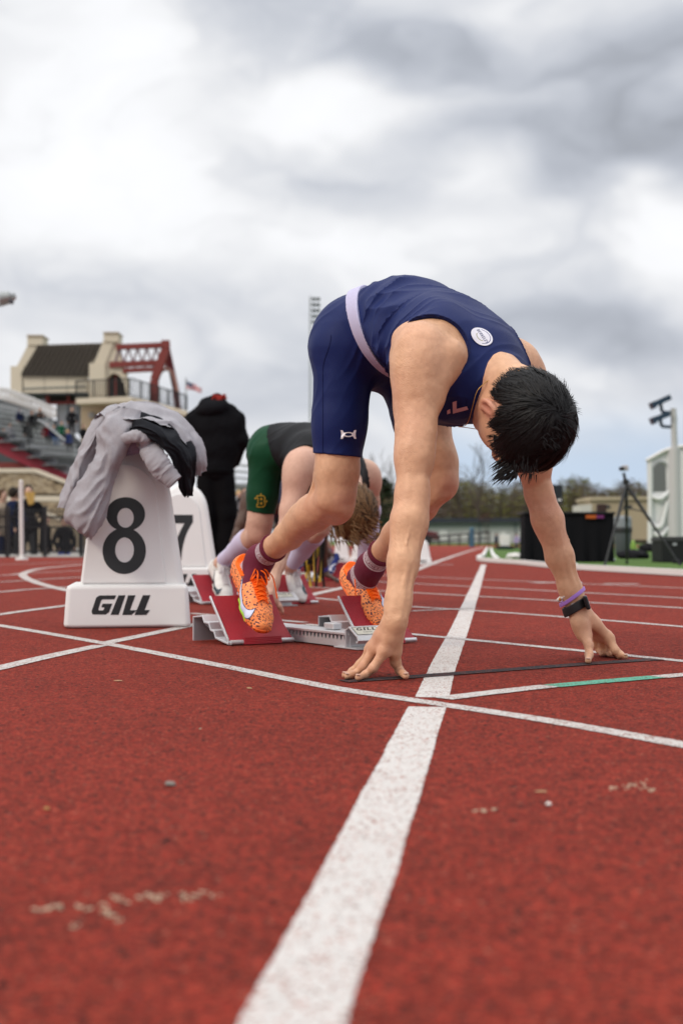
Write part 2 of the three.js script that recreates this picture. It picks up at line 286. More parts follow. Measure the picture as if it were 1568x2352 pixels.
function paintTexture(seed, base, wear, under) {
  const S = 1024, d = new Uint8Array(S * S * 4);
  granules(S, 300, seed, (x, y, q, a, b) => {
    const o = (y * S + x) * 4, w = noise3(x / 36, y / 36, seed) * .5 + noise3(x / 12, y / 12, seed + 4) * .5, edge = Math.min(1, Math.min(x, y, S - x, S - y) / 40);
    let c = base.map((v) => v * (.86 + .2 * a));
    if (b < wear * (1 + 1.6 * w * edge)) c = under.map((v) => v * (.5 + a));
    for (let k = 0; k < 3; k++) d[o + k] = enc(Math.min(1, c[k])) * 255; d[o + 3] = 255;
  });
  const t = new THREE.DataTexture(d, S, S); t.wrapS = t.wrapT = THREE.RepeatWrapping; t.magFilter = THREE.LinearFilter; t.colorSpace = THREE.SRGBColorSpace; t.needsUpdate = true; t.repeat.set(1 / .8, 1 / .8); return t;
}
const paintMat = (t) => new THREE.MeshPhysicalMaterial({ map: t, bumpMap: grainBump, bumpScale: .0022, roughness: .85, specularIntensity: .4 });
const whitePaint = paintMat(paintTexture(21, [.56, .53, .51], .17, [.22, .09, .07])), thickPaint = paintMat(paintTexture(24, [.62, .59, .57], .10, [.30, .13, .10]));
const blackPaint = paintMat(paintTexture(22, [.030, .030, .034], .24, [.16, .05, .04])), tealPaint = paintMat(paintTexture(23, [.13, .40, .29], .16, [.10, .05, .04]));

{
  // ground beyond, reaching the horizon
  const g = new THREE.PlaneGeometry(4000, 4000, 8, 8).rotateX(-Math.PI / 2); g.translate(0, -.03, 0);
  const t = pixelTex(256, 256, (x, y, o) => { const n = .5 + .5 * fbm(x / 20, y / 20, 2, 4); o[0] = enc(.06 + .06 * n); o[1] = enc(.085 + .05 * n); o[2] = enc(.03 + .02 * n); });
  t.repeat.set(400, 400);
  tag(part('ground', g, mat(0xffffff, .95, { map: t })), null, null, null, 'structure');
}
function sheet(name, pts, h, step, material, parent) {              // a flat polygon of ground, uv in metres
  const s = new THREE.ShapeGeometry(shapeOf(pts.map((p) => [p.x, -p.z]))); s.rotateX(-Math.PI / 2); s.translate(0, h, 0);
  const P = s.attributes.position, uv = s.attributes.uv; for (let i = 0; i < P.count; i++) uv.setXY(i, P.getX(i), -P.getZ(i));
  return part(name, s, material, parent);
}
{
  // the running track: a fine net of vertices whose tone drifts a little, as patches of worn rubber do
  const nx = 120, nz = 170, g = new THREE.PlaneGeometry(1, 1, nx, nz), P = g.attributes.position, uv = g.attributes.uv, col = new Float32Array(P.count * 3), far = -82, near = 2.5;
  for (let j = 0; j <= nz; j++) for (let i = 0; i <= nx; i++) {
    const k = j * (nx + 1) + i, s = j / nz, z = near - (near - far) * s ** 3, u = (i / nx) * 2 - 1, x = Math.sign(u) * 40 * Math.abs(u) ** 2.2;
    P.setXYZ(k, x, 0, z); uv.setXY(k, x * .985 + z * .17, -z * .985 + x * .17);
    const w = 1 + .10 * fbm(x * .9, z * .9, 4, 4) + .05 * fbm(x * 3.1, z * 3.1, 9, 2); col[k * 3] = w; col[k * 3 + 1] = w * .98; col[k * 3 + 2] = w * .97;
  }
  g.setAttribute('color', new THREE.BufferAttribute(col, 3)); g.computeVertexNormals();
  tag(part('running_track', g, trackMat), null, null, null, 'structure');
}
// a painted line along points of the photograph's ground; its edges follow the granules
function paintLine(name, pts, width, h, material, fromWorld) {
  const R = rng(Math.round(width * 1e4) + pts.length * 77 + Math.round(pts[0][0] ?? 5)), P = fromWorld ? pts : pts.map(([x, y]) => ground(x, y)), cv = new THREE.CatmullRomCurve3(P, false, 'centripetal'), L = cv.getLength(), n = Math.min(900, Math.max(8, Math.round(L / (L > 8 ? .03 : .006))));
  const pos = [], uv = [], idx = [], rag = .0008;
  for (let i = 0; i <= n; i++) {
    const p = cv.getPointAt(i / n), t = cv.getTangentAt(i / n), s = V(-t.z, 0, t.x).normalize();
    for (const e of [-1, 1]) { const q = p.clone().addScaledVector(s, e * (width / 2 + (R() - .5) * rag * 2 + .0012 * noise3(i * .07, e * 5, 1))); pos.push(q.x, h, q.z); uv.push(q.x, -q.z); }
    if (i < n) { const a = i * 2; idx.push(a, a + 1, a + 2, a + 1, a + 3, a + 2); }
  }
  const g = new THREE.BufferGeometry(); g.setAttribute('position', new THREE.Float32BufferAttribute(pos, 3)); g.setAttribute('uv', new THREE.Float32BufferAttribute(uv, 2)); g.setIndex(idx); g.computeVertexNormals();
  if (g.attributes.normal.getY(0) < 0) { for (let i = 0; i < idx.length; i += 3) [idx[i], idx[i + 1]] = [idx[i + 1], idx[i]]; g.setIndex(idx); g.computeVertexNormals(); }
  return tag(part(name, g, material), null, null, null, 'structure');
}
const LW = .043;
paintLine('lane_boundary', [[548, 2760], [674, 2352], [810, 2030], [900, 1815], [981, 1624]], .066, .0006, thickPaint);
paintLine('lane_boundary', [[991, 1602], [1016, 1535], [1053, 1450], [1075, 1392], [1096, 1337], [1110, 1297]], .062, .0006, thickPaint);
paintLine('lane_line', [[-260, 1397], [0, 1437], [250, 1480], [500, 1528], [780, 1583], [975, 1613], [1250, 1655], [1568, 1712], [1900, 1775], [2600, 1908]], LW, .0012, whitePaint);
paintLine('lane_line', [[700, 1434], [955, 1458], [1200, 1482], [1400, 1502], [1568, 1519], [1900, 1552]], LW, .0012, whitePaint);
paintLine('lane_line', [[640, 1366], [939, 1393], [1095, 1403], [1300, 1418], [1568, 1440], [1900, 1470]], LW, .0012, whitePaint);
paintLine('lane_line', [[640, 1345], [939, 1361], [1100, 1370], [1568, 1397], [1900, 1420]], LW, .0012, whitePaint);
paintLine('lane_line', [[760, 1331], [939, 1340], [1568, 1374], [1900, 1392]], LW, .0012, whitePaint);
paintLine('lane_line', [[760, 1316], [940, 1324], [1568, 1351], [1900, 1366]], LW, .0012, whitePaint);
paintLine('stagger_line', [[945, 1404], [1030, 1400], [1092, 1397]], .035, .0018, whitePaint);
paintLine('stagger_line', [[-300, 1606], [0, 1535], [120, 1507], [232, 1483]], .05, .0018, whitePaint);
paintLine('stagger_line', [[243, 1478], [330, 1460], [410, 1443], [520, 1420]], .05, .0018, whitePaint);
paintLine('start_line', [[787, 1566], [900, 1559], [1050, 1548], [1250, 1533], [1400, 1522], [1508, 1515]], .05, .0018, blackPaint);
paintLine('stagger_line', [[1015, 1606], [1130, 1592], [1262, 1577]], .05, .0018, whitePaint);
paintLine('relay_mark', [[1264, 1577], [1380, 1567], [1508, 1556]], .05, .0018, tealPaint);
paintLine('stagger_line', [[1510, 1556], [1568, 1551], [1750, 1537]], .05, .0018, whitePaint);
paintLine('lane_line', [[-200, 1446], [0, 1412], [150, 1392], [300, 1374]], .05, .0018, whitePaint);
paintLine('lane_curve', [[260, 1376], [160, 1357], [128, 1350], [84, 1338], [58, 1326], [53, 1319], [64, 1313], [96, 1306], [176, 1298], [260, 1291]], .07, .0012, whitePaint);
paintLine('lane_line', [[-300, 1330], [0, 1322], [60, 1317], [250, 1308]], .05, .0018, whitePaint);
paintLine('lane_line', [[-300, 1352], [0, 1337], [150, 1328], [300, 1320]], .05, .0018, whitePaint);
paintLine('lane_line', [[-300, 1377], [0, 1360], [70, 1354], [200, 1346]], .05, .0018, whitePaint);
paintLine('lane_line', [[-300, 1304], [0, 1297], [200, 1290]], .06, .0018, whitePaint);
paintLine('stagger_line', [[697, 1371], [735, 1362], [775, 1353], [830, 1340]], .06, .0018, whitePaint);
paintLine('stagger_line', [[930, 1316], [948, 1311], [1010, 1288], [1083, 1264], [1110, 1257]], .09, .0018, whitePaint);
paintLine('lane_line', [[440, 1409], [500, 1414], [560, 1418], [700, 1430]], LW, .0012, whitePaint);
paintLine('scuffed_mark', [[1224, 1339], [1280, 1338], [1335, 1338]], .12, .0018, whitePaint);
paintLine('scuffed_mark', [[1385, 1341], [1420, 1341], [1465, 1342]], .10, .0018, whitePaint);
paintLine('scuffed_mark', [[950, 1296], [1000, 1297], [1040, 1297]], .16, .0018, whitePaint);

// worn paint marks and bits on the track
{
  const R = rng(91);
  const blob = (p, r, hgt, el, turn) => { const g = new THREE.IcosahedronGeometry(1, 1), P = g.attributes.position; for (let i = 0; i < P.count; i++) { const x = P.getX(i), y = P.getY(i), z = P.getZ(i), k = 1 + .35 * noise3(x * 1.7 + p.x * 50, y * 1.7, z * 1.7 + p.z * 50); P.setXYZ(i, x * r * el * k, y * hgt * k, z * r * k); } g.computeVertexNormals(); g.rotateY(turn); g.translate(p.x, hgt * .4, p.z); return g; };
  const chalk = mat([.80, .64, .46], .9, { bumpMap: grainBump, bumpScale: .001 });
  const splash = (spots, n, spread, label, group) => {
    const c = ground(...spots[Math.floor(spots.length / 2)]), gs = [];
    for (const [x, y] of spots) for (let i = 0; i < n; i++) { const p = ground(x + (R() - .5) * spread * 2, y + (R() - .5) * spread * .8); gs.push(blob(p, .0007 + .0021 * R() ** 1.6, .0008, .8 + .7 * R(), R() * 6)); }
    tag(part('paint_fleck', gs, chalk, scene, { base: V(c.x, 0, c.z) }), label, 'paint flecks', null);
  };
  splash([[80, 2093], [110, 2090], [140, 2085], [190, 2083], [215, 2088], [250, 2095], [250, 2080], [268, 2103], [180, 2128], [290, 2115], [280, 2062], [300, 2070], [340, 2062], [355, 2056], [375, 2065], [395, 2058], [440, 2055], [450, 2068], [470, 2060], [490, 2050], [520, 2058]].map(([x, y]) => [x * .955, y]), 5, 11, 'smear of broken cream paint flecks on the red track at lower left');
  splash([[1412, 1812], [1440, 1810], [1450, 1804], [1470, 1812], [1480, 1797], [1490, 1815]], 5, 12, 'small scatter of pale paint flecks on the red track at right edge');
  splash([[1090, 1863], [1110, 1862], [1130, 1860]], 5, 6, 'faint short streak of pale flecks just right of the wide white line');
  const bits = [[272, 1566, .02, .0025, [.5, .33, .2], 'pale straw bit lying on the track below the stack of lane marker and blocks', .3], [573, 1583, .012, .002, [.5, .4, .22], 'tiny tan straw bit on the track under the lane line', -.3], [392, 1806, .014, .006, [.22, .2, .18], 'small grey pebble on the red track at left', .1],
    [1258, 1852, .006, .004, [.75, .72, .68], 'small white pebble on the red track at right', .5], [1242, 1822, .016, .0016, [.5, .35, .2], 'thin tan straw lying above the white pebble', .05], [108, 1862, .007, .003, [.45, .25, .1], 'orange brown leaf scrap on the red track at far left', .3], [460, 1677, .01, .0015, [.45, .42, .3], 'curled pale stem standing out on the red track left of centre', 1.2]];
  for (const [x, y, l, w, c, label, turn] of bits) { const p = ground(x, y); tag(part('debris_bit', blob(V(0, 0, 0), w, w * .5, l / w / 2, turn), mat(c, .9), scene), label, 'debris').position.set(p.x, .002, p.z); }
}

// ================================================================ RUNNERS
const DIR = V(.5559, 0, .8313), LEFT = V(.8313, 0, -.5559), UP = V(0, 1, 0);     // the way lane 8 runs, and the runner's left
const W3 = (a, b, h) => V(DIR.x * a + LEFT.x * b, h, DIR.z * a + LEFT.z * b);      // ahead, leftwards, height
function J(px, py, b, L = LEFT) { const r = at(px, py, 1), q = r.clone().sub(camera.position); return camera.position.clone().addScaledVector(q, (b - camera.position.dot(L)) / q.dot(L)); }
const mid3 = (a, b, t = .5) => a.clone().lerp(b, t);
const off3 = (p, d, l, u) => p.clone().addScaledVector(DIR, d).addScaledVector(LEFT, l).addScaledVector(UP, u);

const skinBump = (() => { const S = 512; const t = pixelTex(S, S, (x, y, o) => { const e = Math.min(1, Math.min(x, y, S - x, S - y) / 40), n = .5 + .28 * noise3(x / 2.2, y / 2.2, 1) + .2 * noise3(x / 7, y / 7, 4) * e; o[0] = o[1] = o[2] = n; }, false); t.repeat.set(9, 9); return t; })();
const knit = (() => { const t = pixelTex(64, 64, (x, y, o) => { const v = .5 + .25 * Math.sin(x * Math.PI / 2) * Math.cos(y * Math.PI / 2) + .2 * Math.sin((x + y) * Math.PI / 4); o[0] = o[1] = o[2] = v; }, false); t.repeat.set(60, 60); return t; })();
const beadWhite = mat([.72, .68, .64], .35), beadAmber = mat([.6, .22, .03], .3);
const skinMat = (rough = .52) => new THREE.MeshPhysicalMaterial({ color: 0xffffff, vertexColors: true, roughness: rough, bumpMap: skinBump, bumpScale: .001, sheen: .15, sheenRoughness: .6, sheenColor: new THREE.Color(.9, .55, .4), side: THREE.DoubleSide });
const cloth = (c, rough = .6, o = {}) => new THREE.MeshPhysicalMaterial({ color: Array.isArray(c) ? new THREE.Color().setRGB(...c) : c, roughness: rough, bumpMap: knit, bumpScale: .0003, sheen: .25, sheenRoughness: .5, sheenColor: new THREE.Color(.5, .55, .8), side: THREE.DoubleSide, ...o });

// five fingers: each a list of points with radii, rooted in the palm
function handField(F, wrist, hand) {
  const k = .007, s = hand.size ?? 1, R = hand.radii ?? [.0112, .0096, .0098, .0092, .0082];
  const knuckles = hand.fingers.slice(1).map((f) => f[0]);
  for (let i = 0; i < 4; i++) { F.limb(mid3(wrist, knuckles[i], .12), knuckles[i], .0175 * s, .0125 * s, .014); if (i < 3) F.limb(knuckles[i], knuckles[i + 1], .0115 * s, .0115 * s, .012); if (i < 3) F.limb(mid3(wrist, knuckles[i], .55), mid3(wrist, knuckles[i + 1], .55), .0135 * s, .0135 * s, .014); }
  hand.fingers.forEach((f, i) => {
    const r = R[i] * s;
    if (i === 0) { F.limb(mid3(wrist, f[0], .1), f[0], .015 * s, .0165 * s, .018); F.limb(mid3(wrist, f[0], .5), mid3(wrist, f[1], .45), .015 * s, .013 * s, .018); }
    for (let j = 0; j + 1 < f.length; j++) { const q = f.length - 1, ra = r * (1.16 - .46 * j / q), rb = r * (1.16 - .46 * (j + 1) / q); F.limb(f[j], f[j + 1], ra, rb, i === 0 && j === 0 ? .012 : k); }
    for (let j = 1; j + 1 < f.length; j++) F.limb(f[j], f[j].clone().addScaledVector(UP, .0008), r * (1.13 - .40 * j / (f.length - 1)), r * (1.13 - .40 * j / (f.length - 1)), .003);   // knuckle
  });
}

// ---- a running spike and its sock. The foot points from heel to toe; out = +1 when the outer side is towards `side`
const spots = (() => {
  const S = 512, d = new Uint8Array(S * S * 4);
  granules(S, 17, 15, (x, y, q, a, b, s2) => { const o = (y * S + x) * 4, spot = q < (.13 + .24 * a) * (b > .12 ? 1 : 0), k = .93 + .12 * b; const c = spot ? [62, 30, 52] : [262 * k, 150 * k, 84 * k]; for (let i = 0; i < 3; i++) d[o + i] = Math.min(255, c[i]); d[o + 3] = 255; });
  const t = new THREE.DataTexture(d, S, S); t.wrapS = t.wrapT = THREE.RepeatWrapping; t.magFilter = THREE.LinearFilter; t.colorSpace = THREE.SRGBColorSpace; t.needsUpdate = true; t.repeat.set(1 / .15, 1 / .15); return t;
})();
const socksTex = () => canvasTex(1024, 512, (c, w, h) => {                   // 0.22 m round, 0.11 m down
  c.fillStyle = '#6d1433'; c.fillRect(0, 0, w, h); const m = h / .11;
  c.fillStyle = '#d9cfd4'; c.fillRect(0, .016 * m, w, .005 * m); c.fillRect(0, .0235 * m, w, .0185 * m); c.fillRect(0, .0445 * m, w, .005 * m);
  c.fillStyle = '#7a1a3c'; c.font = 'bold ' + Math.round(.0175 * m) + 'px sans-serif'; c.textBaseline = 'middle'; for (let i = 0; i < 2; i++) c.fillText("RAISING CANE'S", 20 + i * w / 2, .0335 * m, w / 2 - 40);
  c.fillStyle = 'rgba(60,8,26,.35)'; for (let x = 0; x < w; x += 8) c.fillRect(x, 0, 2, h);
});
const LOOKS = {
  orange: { upper: () => new THREE.MeshPhysicalMaterial({ map: spots, roughness: .6, bumpMap: knit, bumpScale: .0002, side: THREE.DoubleSide }), lace: mat('#ff6a10', .55), sole: mat('#e2601c', .5), plate: mat('#a8d832', .4), mark: '#cfd4ee', lining: mat('#ff6a10', .6) },
  blue: { upper: () => mat('#1c2f7a', .6), lace: mat('#c8c8d0', .6), sole: mat('#d8d8d8', .5), plate: mat('#c0c4d0', .4), mark: '#d0d0dc', lining: mat('#141c40', .6) },
  white: { upper: () => mat('#dcdad6', .55, { bumpMap: knit, bumpScale: .0003 }), lace: mat('#d8d4d8', .6), sole: mat('#15171c', .5), plate: mat('#e8e6e0', .4), mark: '#16323c', lining: mat('#cfcac4', .6) },
};
let sockTexture;
function dressFoot(person, o) {
  const look = LOOKS[o.look], ax = o.toe.clone().sub(o.heel), L = ax.length(); ax.normalize();
  const side = o.side.clone().addScaledVector(ax, -o.side.dot(ax)).normalize(), up = ax.clone().cross(side).normalize(); if (up.y < 0) up.negate();
  const outer = side.clone().multiplyScalar(o.out), k = L / .285;
  const pt = (s, h, w = 0) => o.heel.clone().addScaledVector(ax, s * L).addScaledVector(up, h * k).addScaledVector(outer, w * k);
  const st = [[.055, .030, .072, .002], [.14, .0325, .088, 0], [.26, .032, .096, -.002], [.38, .034, .088, -.002], [.52, .040, .074, .001], [.68, .0445, .060, .004], [.83, .0405, .048, .006], [.93, .030, .038, .005]];
  const F = new Field().sweep(st.map(([s, w, t, b]) => [pt(s, t * .45, b), side, w * k, t * .56 * k]), .012);
  const lh = (x, y, z) => (x - o.heel.x) * up.x + (y - o.heel.y) * up.y + (z - o.heel.z) * up.z, ls = (x, y, z) => ((x - o.heel.x) * ax.x + (y - o.heel.y) * ax.y + (z - o.heel.z) * ax.z) / L, lw = (x, y, z) => (x - o.heel.x) * outer.x + (y - o.heel.y) * outer.y + (z - o.heel.z) * outer.z;
  const rock = (s) => (.010 * sstep(.75, 1.05, s) + .006 * sstep(.3, .0, s)) * k;
  const collar = (x, y, z) => { const s = ls(x, y, z), h = lh(x, y, z) / k; return h - lerp(.062, .088, sstep(.30, .42, s)) - .016 * sstep(.12, .0, s) - .03 * sstep(.4, .5, s); };
  const rule = (x, y, z, v) => Math.max(v, rock(ls(x, y, z)) - lh(x, y, z));
  const solid = blend([F], rule), upper = blend([F], (x, y, z, v) => Math.max(rule(x, y, z, v), collar(x, y, z)));
  const lo = V(1e9, 1e9, 1e9), hi = lo.clone().negate(); for (const s of [-.08, 1.05]) for (const h of [-.02, .13]) for (const w of [-.06, .06]) { lo.min(pt(s, h, w)); hi.max(pt(s, h, w)); }
  const cell = o.cell ?? .0032;
  const uvf = (x, y, z) => [Math.atan2(lw(x, y, z), lh(x, y, z) - .03) * .04, ls(x, y, z) * L];
  const shoe = part('running_shoe', surface(upper, lo, hi, cell, { loose: 2.4, uv: uvf }), look.upper(), person);
  const inner = blend([F], (x, y, z, v) => Math.max(rule(x, y, z, v) - .0022, collar(x, y, z) - .0015, -collar(x, y, z) - .006));
  part('collar', surface(inner, lo, hi, cell, { loose: 2.4 }), look.lining, shoe);
  const sole = blend([F], (x, y, z, v) => { const h = lh(x, y, z) - rock(ls(x, y, z)); return Math.max(v - .0022, -h - .007 * k, h - .008 * k); });
  part('sole', surface(sole, lo, hi, cell, { loose: 2.4, uv: uvf }), o.look === 'orange' ? new THREE.MeshStandardMaterial({ map: spots, color: new THREE.Color(1, .6, .3), roughness: .5 }) : look.sole, shoe);
  const plate = blend([F], (x, y, z, v) => { const s = ls(x, y, z), h = lh(x, y, z) - rock(s); return Math.max(v - .0045, -h + .001, h - .017 * k * sstep(.38, .55, s) * sstep(.86, .74, s), -s + .36, s - .86, -lw(x, y, z) + .012); });
  part('sole_plate', surface(plate, lo, hi, cell * .8, { loose: 2.4 }), look.plate, shoe);
  // tongue and laces over the instep
  const on = (s, w, lift) => { const p = pt(s, .16, w), n = up; for (let i = 0; i < 70; i++) { const d = solid(p.x, p.y, p.z) - lift; if (d < 1e-4) break; p.addScaledVector(n, -d * .7); } return p; };
  const tg = new THREE.BufferGeometry(), tp = [], ti = [], NU = 8, NV = 14;
  for (let j = 0; j <= NV; j++) for (let i = 0; i <= NU; i++) { const s = lerp(.27, .72, j / NV), w = (i / NU - .5) * 2 * lerp(.026, .016, j / NV), p = on(s, w, .0018).addScaledVector(up, j < 3 ? (3 - j) * .0045 * k : 0); p.toArray(tp, tp.length); if (i < NU && j < NV) { const a = j * (NU + 1) + i; ti.push(a, a + 1, a + NU + 1, a + 1, a + NU + 2, a + NU + 1); } }
  tg.setAttribute('position', new THREE.Float32BufferAttribute(tp, 3)); tg.setIndex(ti); tg.computeVertexNormals(); part('tongue', tg, look.lining, shoe);
  const laces = [], R = rng(77 + Math.round(o.heel.x * 1000)), lr = .0021 * k;
  for (let i = 0; i < 7; i++) { const s = lerp(.36, .70, i / 6), w = lerp(.021, .017, i / 6); for (const q of [1, -1]) { const s2 = s + .045; laces.push(tube([on(s, -w * q, .002), on(lerp(s, s2, .35), -w * .3 * q, .0045), on(lerp(s, s2, .7), w * .5 * q, .004), on(s2, w * q, .002)], lr, 10, 5)); } }
  const kn = on(.37, .004, .006); laces.push(new THREE.SphereGeometry(.006 * k, 8, 6).scale(1.2, .8, 1).translate(kn.x, kn.y, kn.z));
  const dn = V(0, -1, 0);
  for (const [w, s1, l, ou] of [[-.024, .47, .02, -.012], [-.018, .55, .012, -.004], [.022, .50, .012, .004], [.012, .58, .01, 0]]) { const m = on(lerp(.37, s1, .6), w * .8, .016).addScaledVector(up, .006), e = on(s1, w, .005); laces.push(tube([kn, m, e.clone().addScaledVector(outer, ou), on(lerp(.4, s1, .5), w * .5, .006), kn], lr, 18, 5)); }
  laces.push(tube([kn, on(.42, -.03, .012).addScaledVector(outer, -.012), on(.5, -.03, .012).addScaledVector(outer, -.02).addScaledVector(dn, .012), on(.56, -.03, .01).addScaledVector(outer, -.024).addScaledVector(dn, .03)], lr, 16, 5));
  part('lace', laces, look.lace, shoe);
  // the printed tick on the outer side
  const tick = canvasTex(512, 256, (c, w, h) => { const path = () => { c.beginPath(); c.moveTo(6, 30); c.bezierCurveTo(120, 120, 230, 168, 330, 168); c.bezierCurveTo(400, 168, 440, 120, 420, 60); c.bezierCurveTo(520, 150, 500, 236, 380, 240); c.bezierCurveTo(230, 244, 90, 150, 6, 30); c.closePath(); }; path(); c.fillStyle = look.mark; c.fill(); c.lineWidth = 7; c.strokeStyle = '#33304c'; c.stroke(); });
  const tc = pt(.62, .045, .045), tk = printOn(upper, tc, ax, up, .165 * k, .062 * k, { normal: outer.clone().addScaledVector(up, .75), nu: 24, nv: 10, start: .03, off: .0012, deep: .09 });
  part('tick_mark', tk, new THREE.MeshStandardMaterial({ map: tick, alphaTest: .5, roughness: .5, side: THREE.DoubleSide }), shoe);
  if (o.noSock) return shoe;
  // sock
  const sh = o.ank.clone().sub(o.knee), SL = sh.length(); sh.normalize(); const p0 = mid3(o.knee, o.ank, o.from), sA = V(0, 1, 0).cross(sh).normalize(), sB = sh.clone().cross(sA);
  const SF = new Field().chain([[mid3(o.knee, o.ank, .55), .039], [mid3(o.knee, o.ank, o.from), .0335], [o.ank, .0325], [pt(.16, .03), .028]], .02).limb(o.ank, pt(.42, .052), .034, .032, .02);
  const depth = (x, y, z) => (x - p0.x) * sh.x + (y - p0.y) * sh.y + (z - p0.z) * sh.z;
  const sock = blend([SF], (x, y, z, v) => Math.max(v - .0022, -depth(x, y, z)));
  const sl = V(1e9, 1e9, 1e9), shh = sl.clone().negate(); for (const p of [p0, o.ank, pt(.05, .0), pt(.45, .06)]) { sl.min(p.clone().addScalar(-.055)); shh.max(p.clone().addScalar(.055)); }
  sockTexture ??= socksTex();
  part('sock', surface(sock, sl, shh, cell, { loose: 2.4, uv: (x, y, z) => { const q = [(x - p0.x), (y - p0.y), (z - p0.z)], a = Math.atan2(q[0] * sA.x + q[1] * sA.y + q[2] * sA.z, q[0] * sB.x + q[1] * sB.y + q[2] * sB.z); return [a / Math.PI / 2 + .5, 1 - depth(x, y, z) / .11]; } }), o.sockMat ?? new THREE.MeshStandardMaterial({ map: sockTexture, roughness: .85, bumpMap: knit, bumpScale: .0006, side: THREE.DoubleSide }), person);
  return shoe;
}

// ---- hair as a cap and many fine locks
function hairOn(person, o) {
  const { headC, C, Fc, Rt } = o, R = rng(o.seed), [rc, rf, rr] = o.skull, loc = (p) => { const q = p.clone().sub(headC); return [q.dot(C), q.dot(Fc), q.dot(Rt)]; };
  const S = new Field().egg(headC, C, Fc, rc, rf, rr, 0), f = S.fn();
  const cap = blend([S], (x, y, z, v) => { const [c, ff, r] = loc(V(x, y, z)), jag = .006 * noise3(c * 200, ff * 200, r * 200); return Math.max(v - .007 - .0035 * fbm(x * 60, y * 60, z * 60, 2), o.inside(c - .004 + jag, ff, r) ? -1 : .004); });
  const hair = part('hair', surface(cap, headC.clone().addScalar(-.15), headC.clone().addScalar(.15), .005, { loose: 3 }), mat(o.color, .6), person);
  const pos = [], nor = [], idx = [], wh = o.whorl, n = o.count ?? 1500;
  const grad = (p) => { const e = .002; return V(f(p.x + e, p.y, p.z) - f(p.x - e, p.y, p.z), f(p.x, p.y + e, p.z) - f(p.x, p.y - e, p.z), f(p.x, p.y, p.z + e) - f(p.x, p.y, p.z - e)).normalize(); };
  for (let i = 0, made = 0; i < 60000 && made < n; i++) {
    const u = R() * 2 - 1, t = R() * 2 * Math.PI, s = Math.sqrt(1 - u * u), root = headC.clone().addScaledVector(C, u * rc).addScaledVector(Fc, s * Math.cos(t) * rf).addScaledVector(Rt, s * Math.sin(t) * rr), [c0, f0, r0] = loc(root);
    if (!o.inside(c0, f0, r0)) continue; made++;
    const cl = V(noise3(c0 * 26, f0 * 26, r0 * 26), noise3(c0 * 26 + 9, f0 * 26, r0 * 26), noise3(c0 * 26, f0 * 26 + 9, r0 * 26)), frontal = sstep(-.02, .07, f0) * sstep(-.02, .06, c0);
    const len = lerp(o.length[0], o.length[1], R()) * (1 + frontal * .35) + o.fringe * frontal * R() * .6, layer = .004 + .009 * R(), away = (o.away ?? .5) * (R() ** 3);
    for (let b = 0; b < (o.bunch ?? 5); b++) {
      const p = root.clone().add(V(R() - .5, R() - .5, R() - .5).multiplyScalar(.010)); let dir = p.clone().sub(wh).addScaledVector(Fc, frontal * .12).addScaledVector(cl, .055 + (o.wild ?? 0)); const seg = 6, line = [];
      const l2 = len * (.7 + .5 * R());
      for (let g = 0; g <= seg; g++) {
        const nn = grad(p), d = f(p.x, p.y, p.z), target = layer + (g / seg) ** 2 * .018 * away; p.addScaledVector(nn, (target - d) * (g === 0 ? 1 : .6));
        line.push([p.clone(), nn.clone()]); dir.addScaledVector(nn, -dir.dot(nn) * (1 - frontal * .55 - away * .3)).normalize(); if (o.fall) dir.addScaledVector(UP, -o.fall * g / seg).normalize();
        const [c1, f1, r1] = loc(p); p.addScaledVector(dir, l2 / seg * (o.inside(c1 - .006, f1, r1) || frontal > .5 ? 1 : .12)); dir.addScaledVector(cl, .07).addScaledVector(V(R() - .5, R() - .5, R() - .5), .12);
      }
      const w0 = (o.width ?? .0016) * (.7 + .6 * R()), base = pos.length / 3, roll = (R() - .5) * 1.2;
      line.forEach(([q, nn], g) => { const d = line[Math.min(seg, g + 1)][0].clone().sub(line[Math.max(0, g - 1)][0]).normalize(), sd = d.clone().cross(nn).normalize(), s2 = sd.clone().multiplyScalar(Math.cos(roll)).addScaledVector(nn, Math.sin(roll)), w = w0 * (1 - (g / seg) ** 2 * .85) / 2, nrm = nn.clone().addScaledVector(sd, -Math.sin(roll)).normalize(); for (const e of [-1, 1]) { q.clone().addScaledVector(s2, e * w).toArray(pos, pos.length); nrm.clone().addScaledVector(sd, e * .5).normalize().toArray(nor, nor.length); } if (g < seg) { const a = base + g * 2; idx.push(a, a + 1, a + 2, a + 1, a + 3, a + 2); } });
    }
  }
  for (const [c, m, dir, len, spread, count] of o.tufts ?? []) for (let i = 0; i < count; i++) {     // locks that stand or hang clear of the head
    const p = c.clone().add(V(R() - .5, R() - .5, R() - .5).multiplyScalar(m)), d = dir.clone().normalize().add(V(R() - .5, R() - .5, R() - .5).multiplyScalar(spread)).normalize(), sd = d.clone().cross(toCam(p)).normalize(), l = len * (.4 + .8 * R()), base = pos.length / 3, w0 = (o.width ?? .0016) * 1.7, bend = V(R() - .5, -R() * .8, R() - .5).multiplyScalar(.5), nn = toCam(p);
    for (let g = 0; g <= 5; g++) { const w = w0 * (1 - (g / 5) ** 2 * .85) / 2; for (const e of [-1, 1]) { p.clone().addScaledVector(sd, e * w).toArray(pos, pos.length); nn.clone().addScaledVector(sd, e * .5).normalize().toArray(nor, nor.length); } if (g < 5) { const a = base + g * 2; idx.push(a, a + 1, a + 2, a + 1, a + 3, a + 2); } p.addScaledVector(d, l / 5); d.addScaledVector(bend, .2).normalize(); }
  }
  const G = new THREE.BufferGeometry(); G.setAttribute('position', new THREE.Float32BufferAttribute(pos, 3)); G.setAttribute('normal', new THREE.Float32BufferAttribute(nor, 3)); G.setIndex(idx);
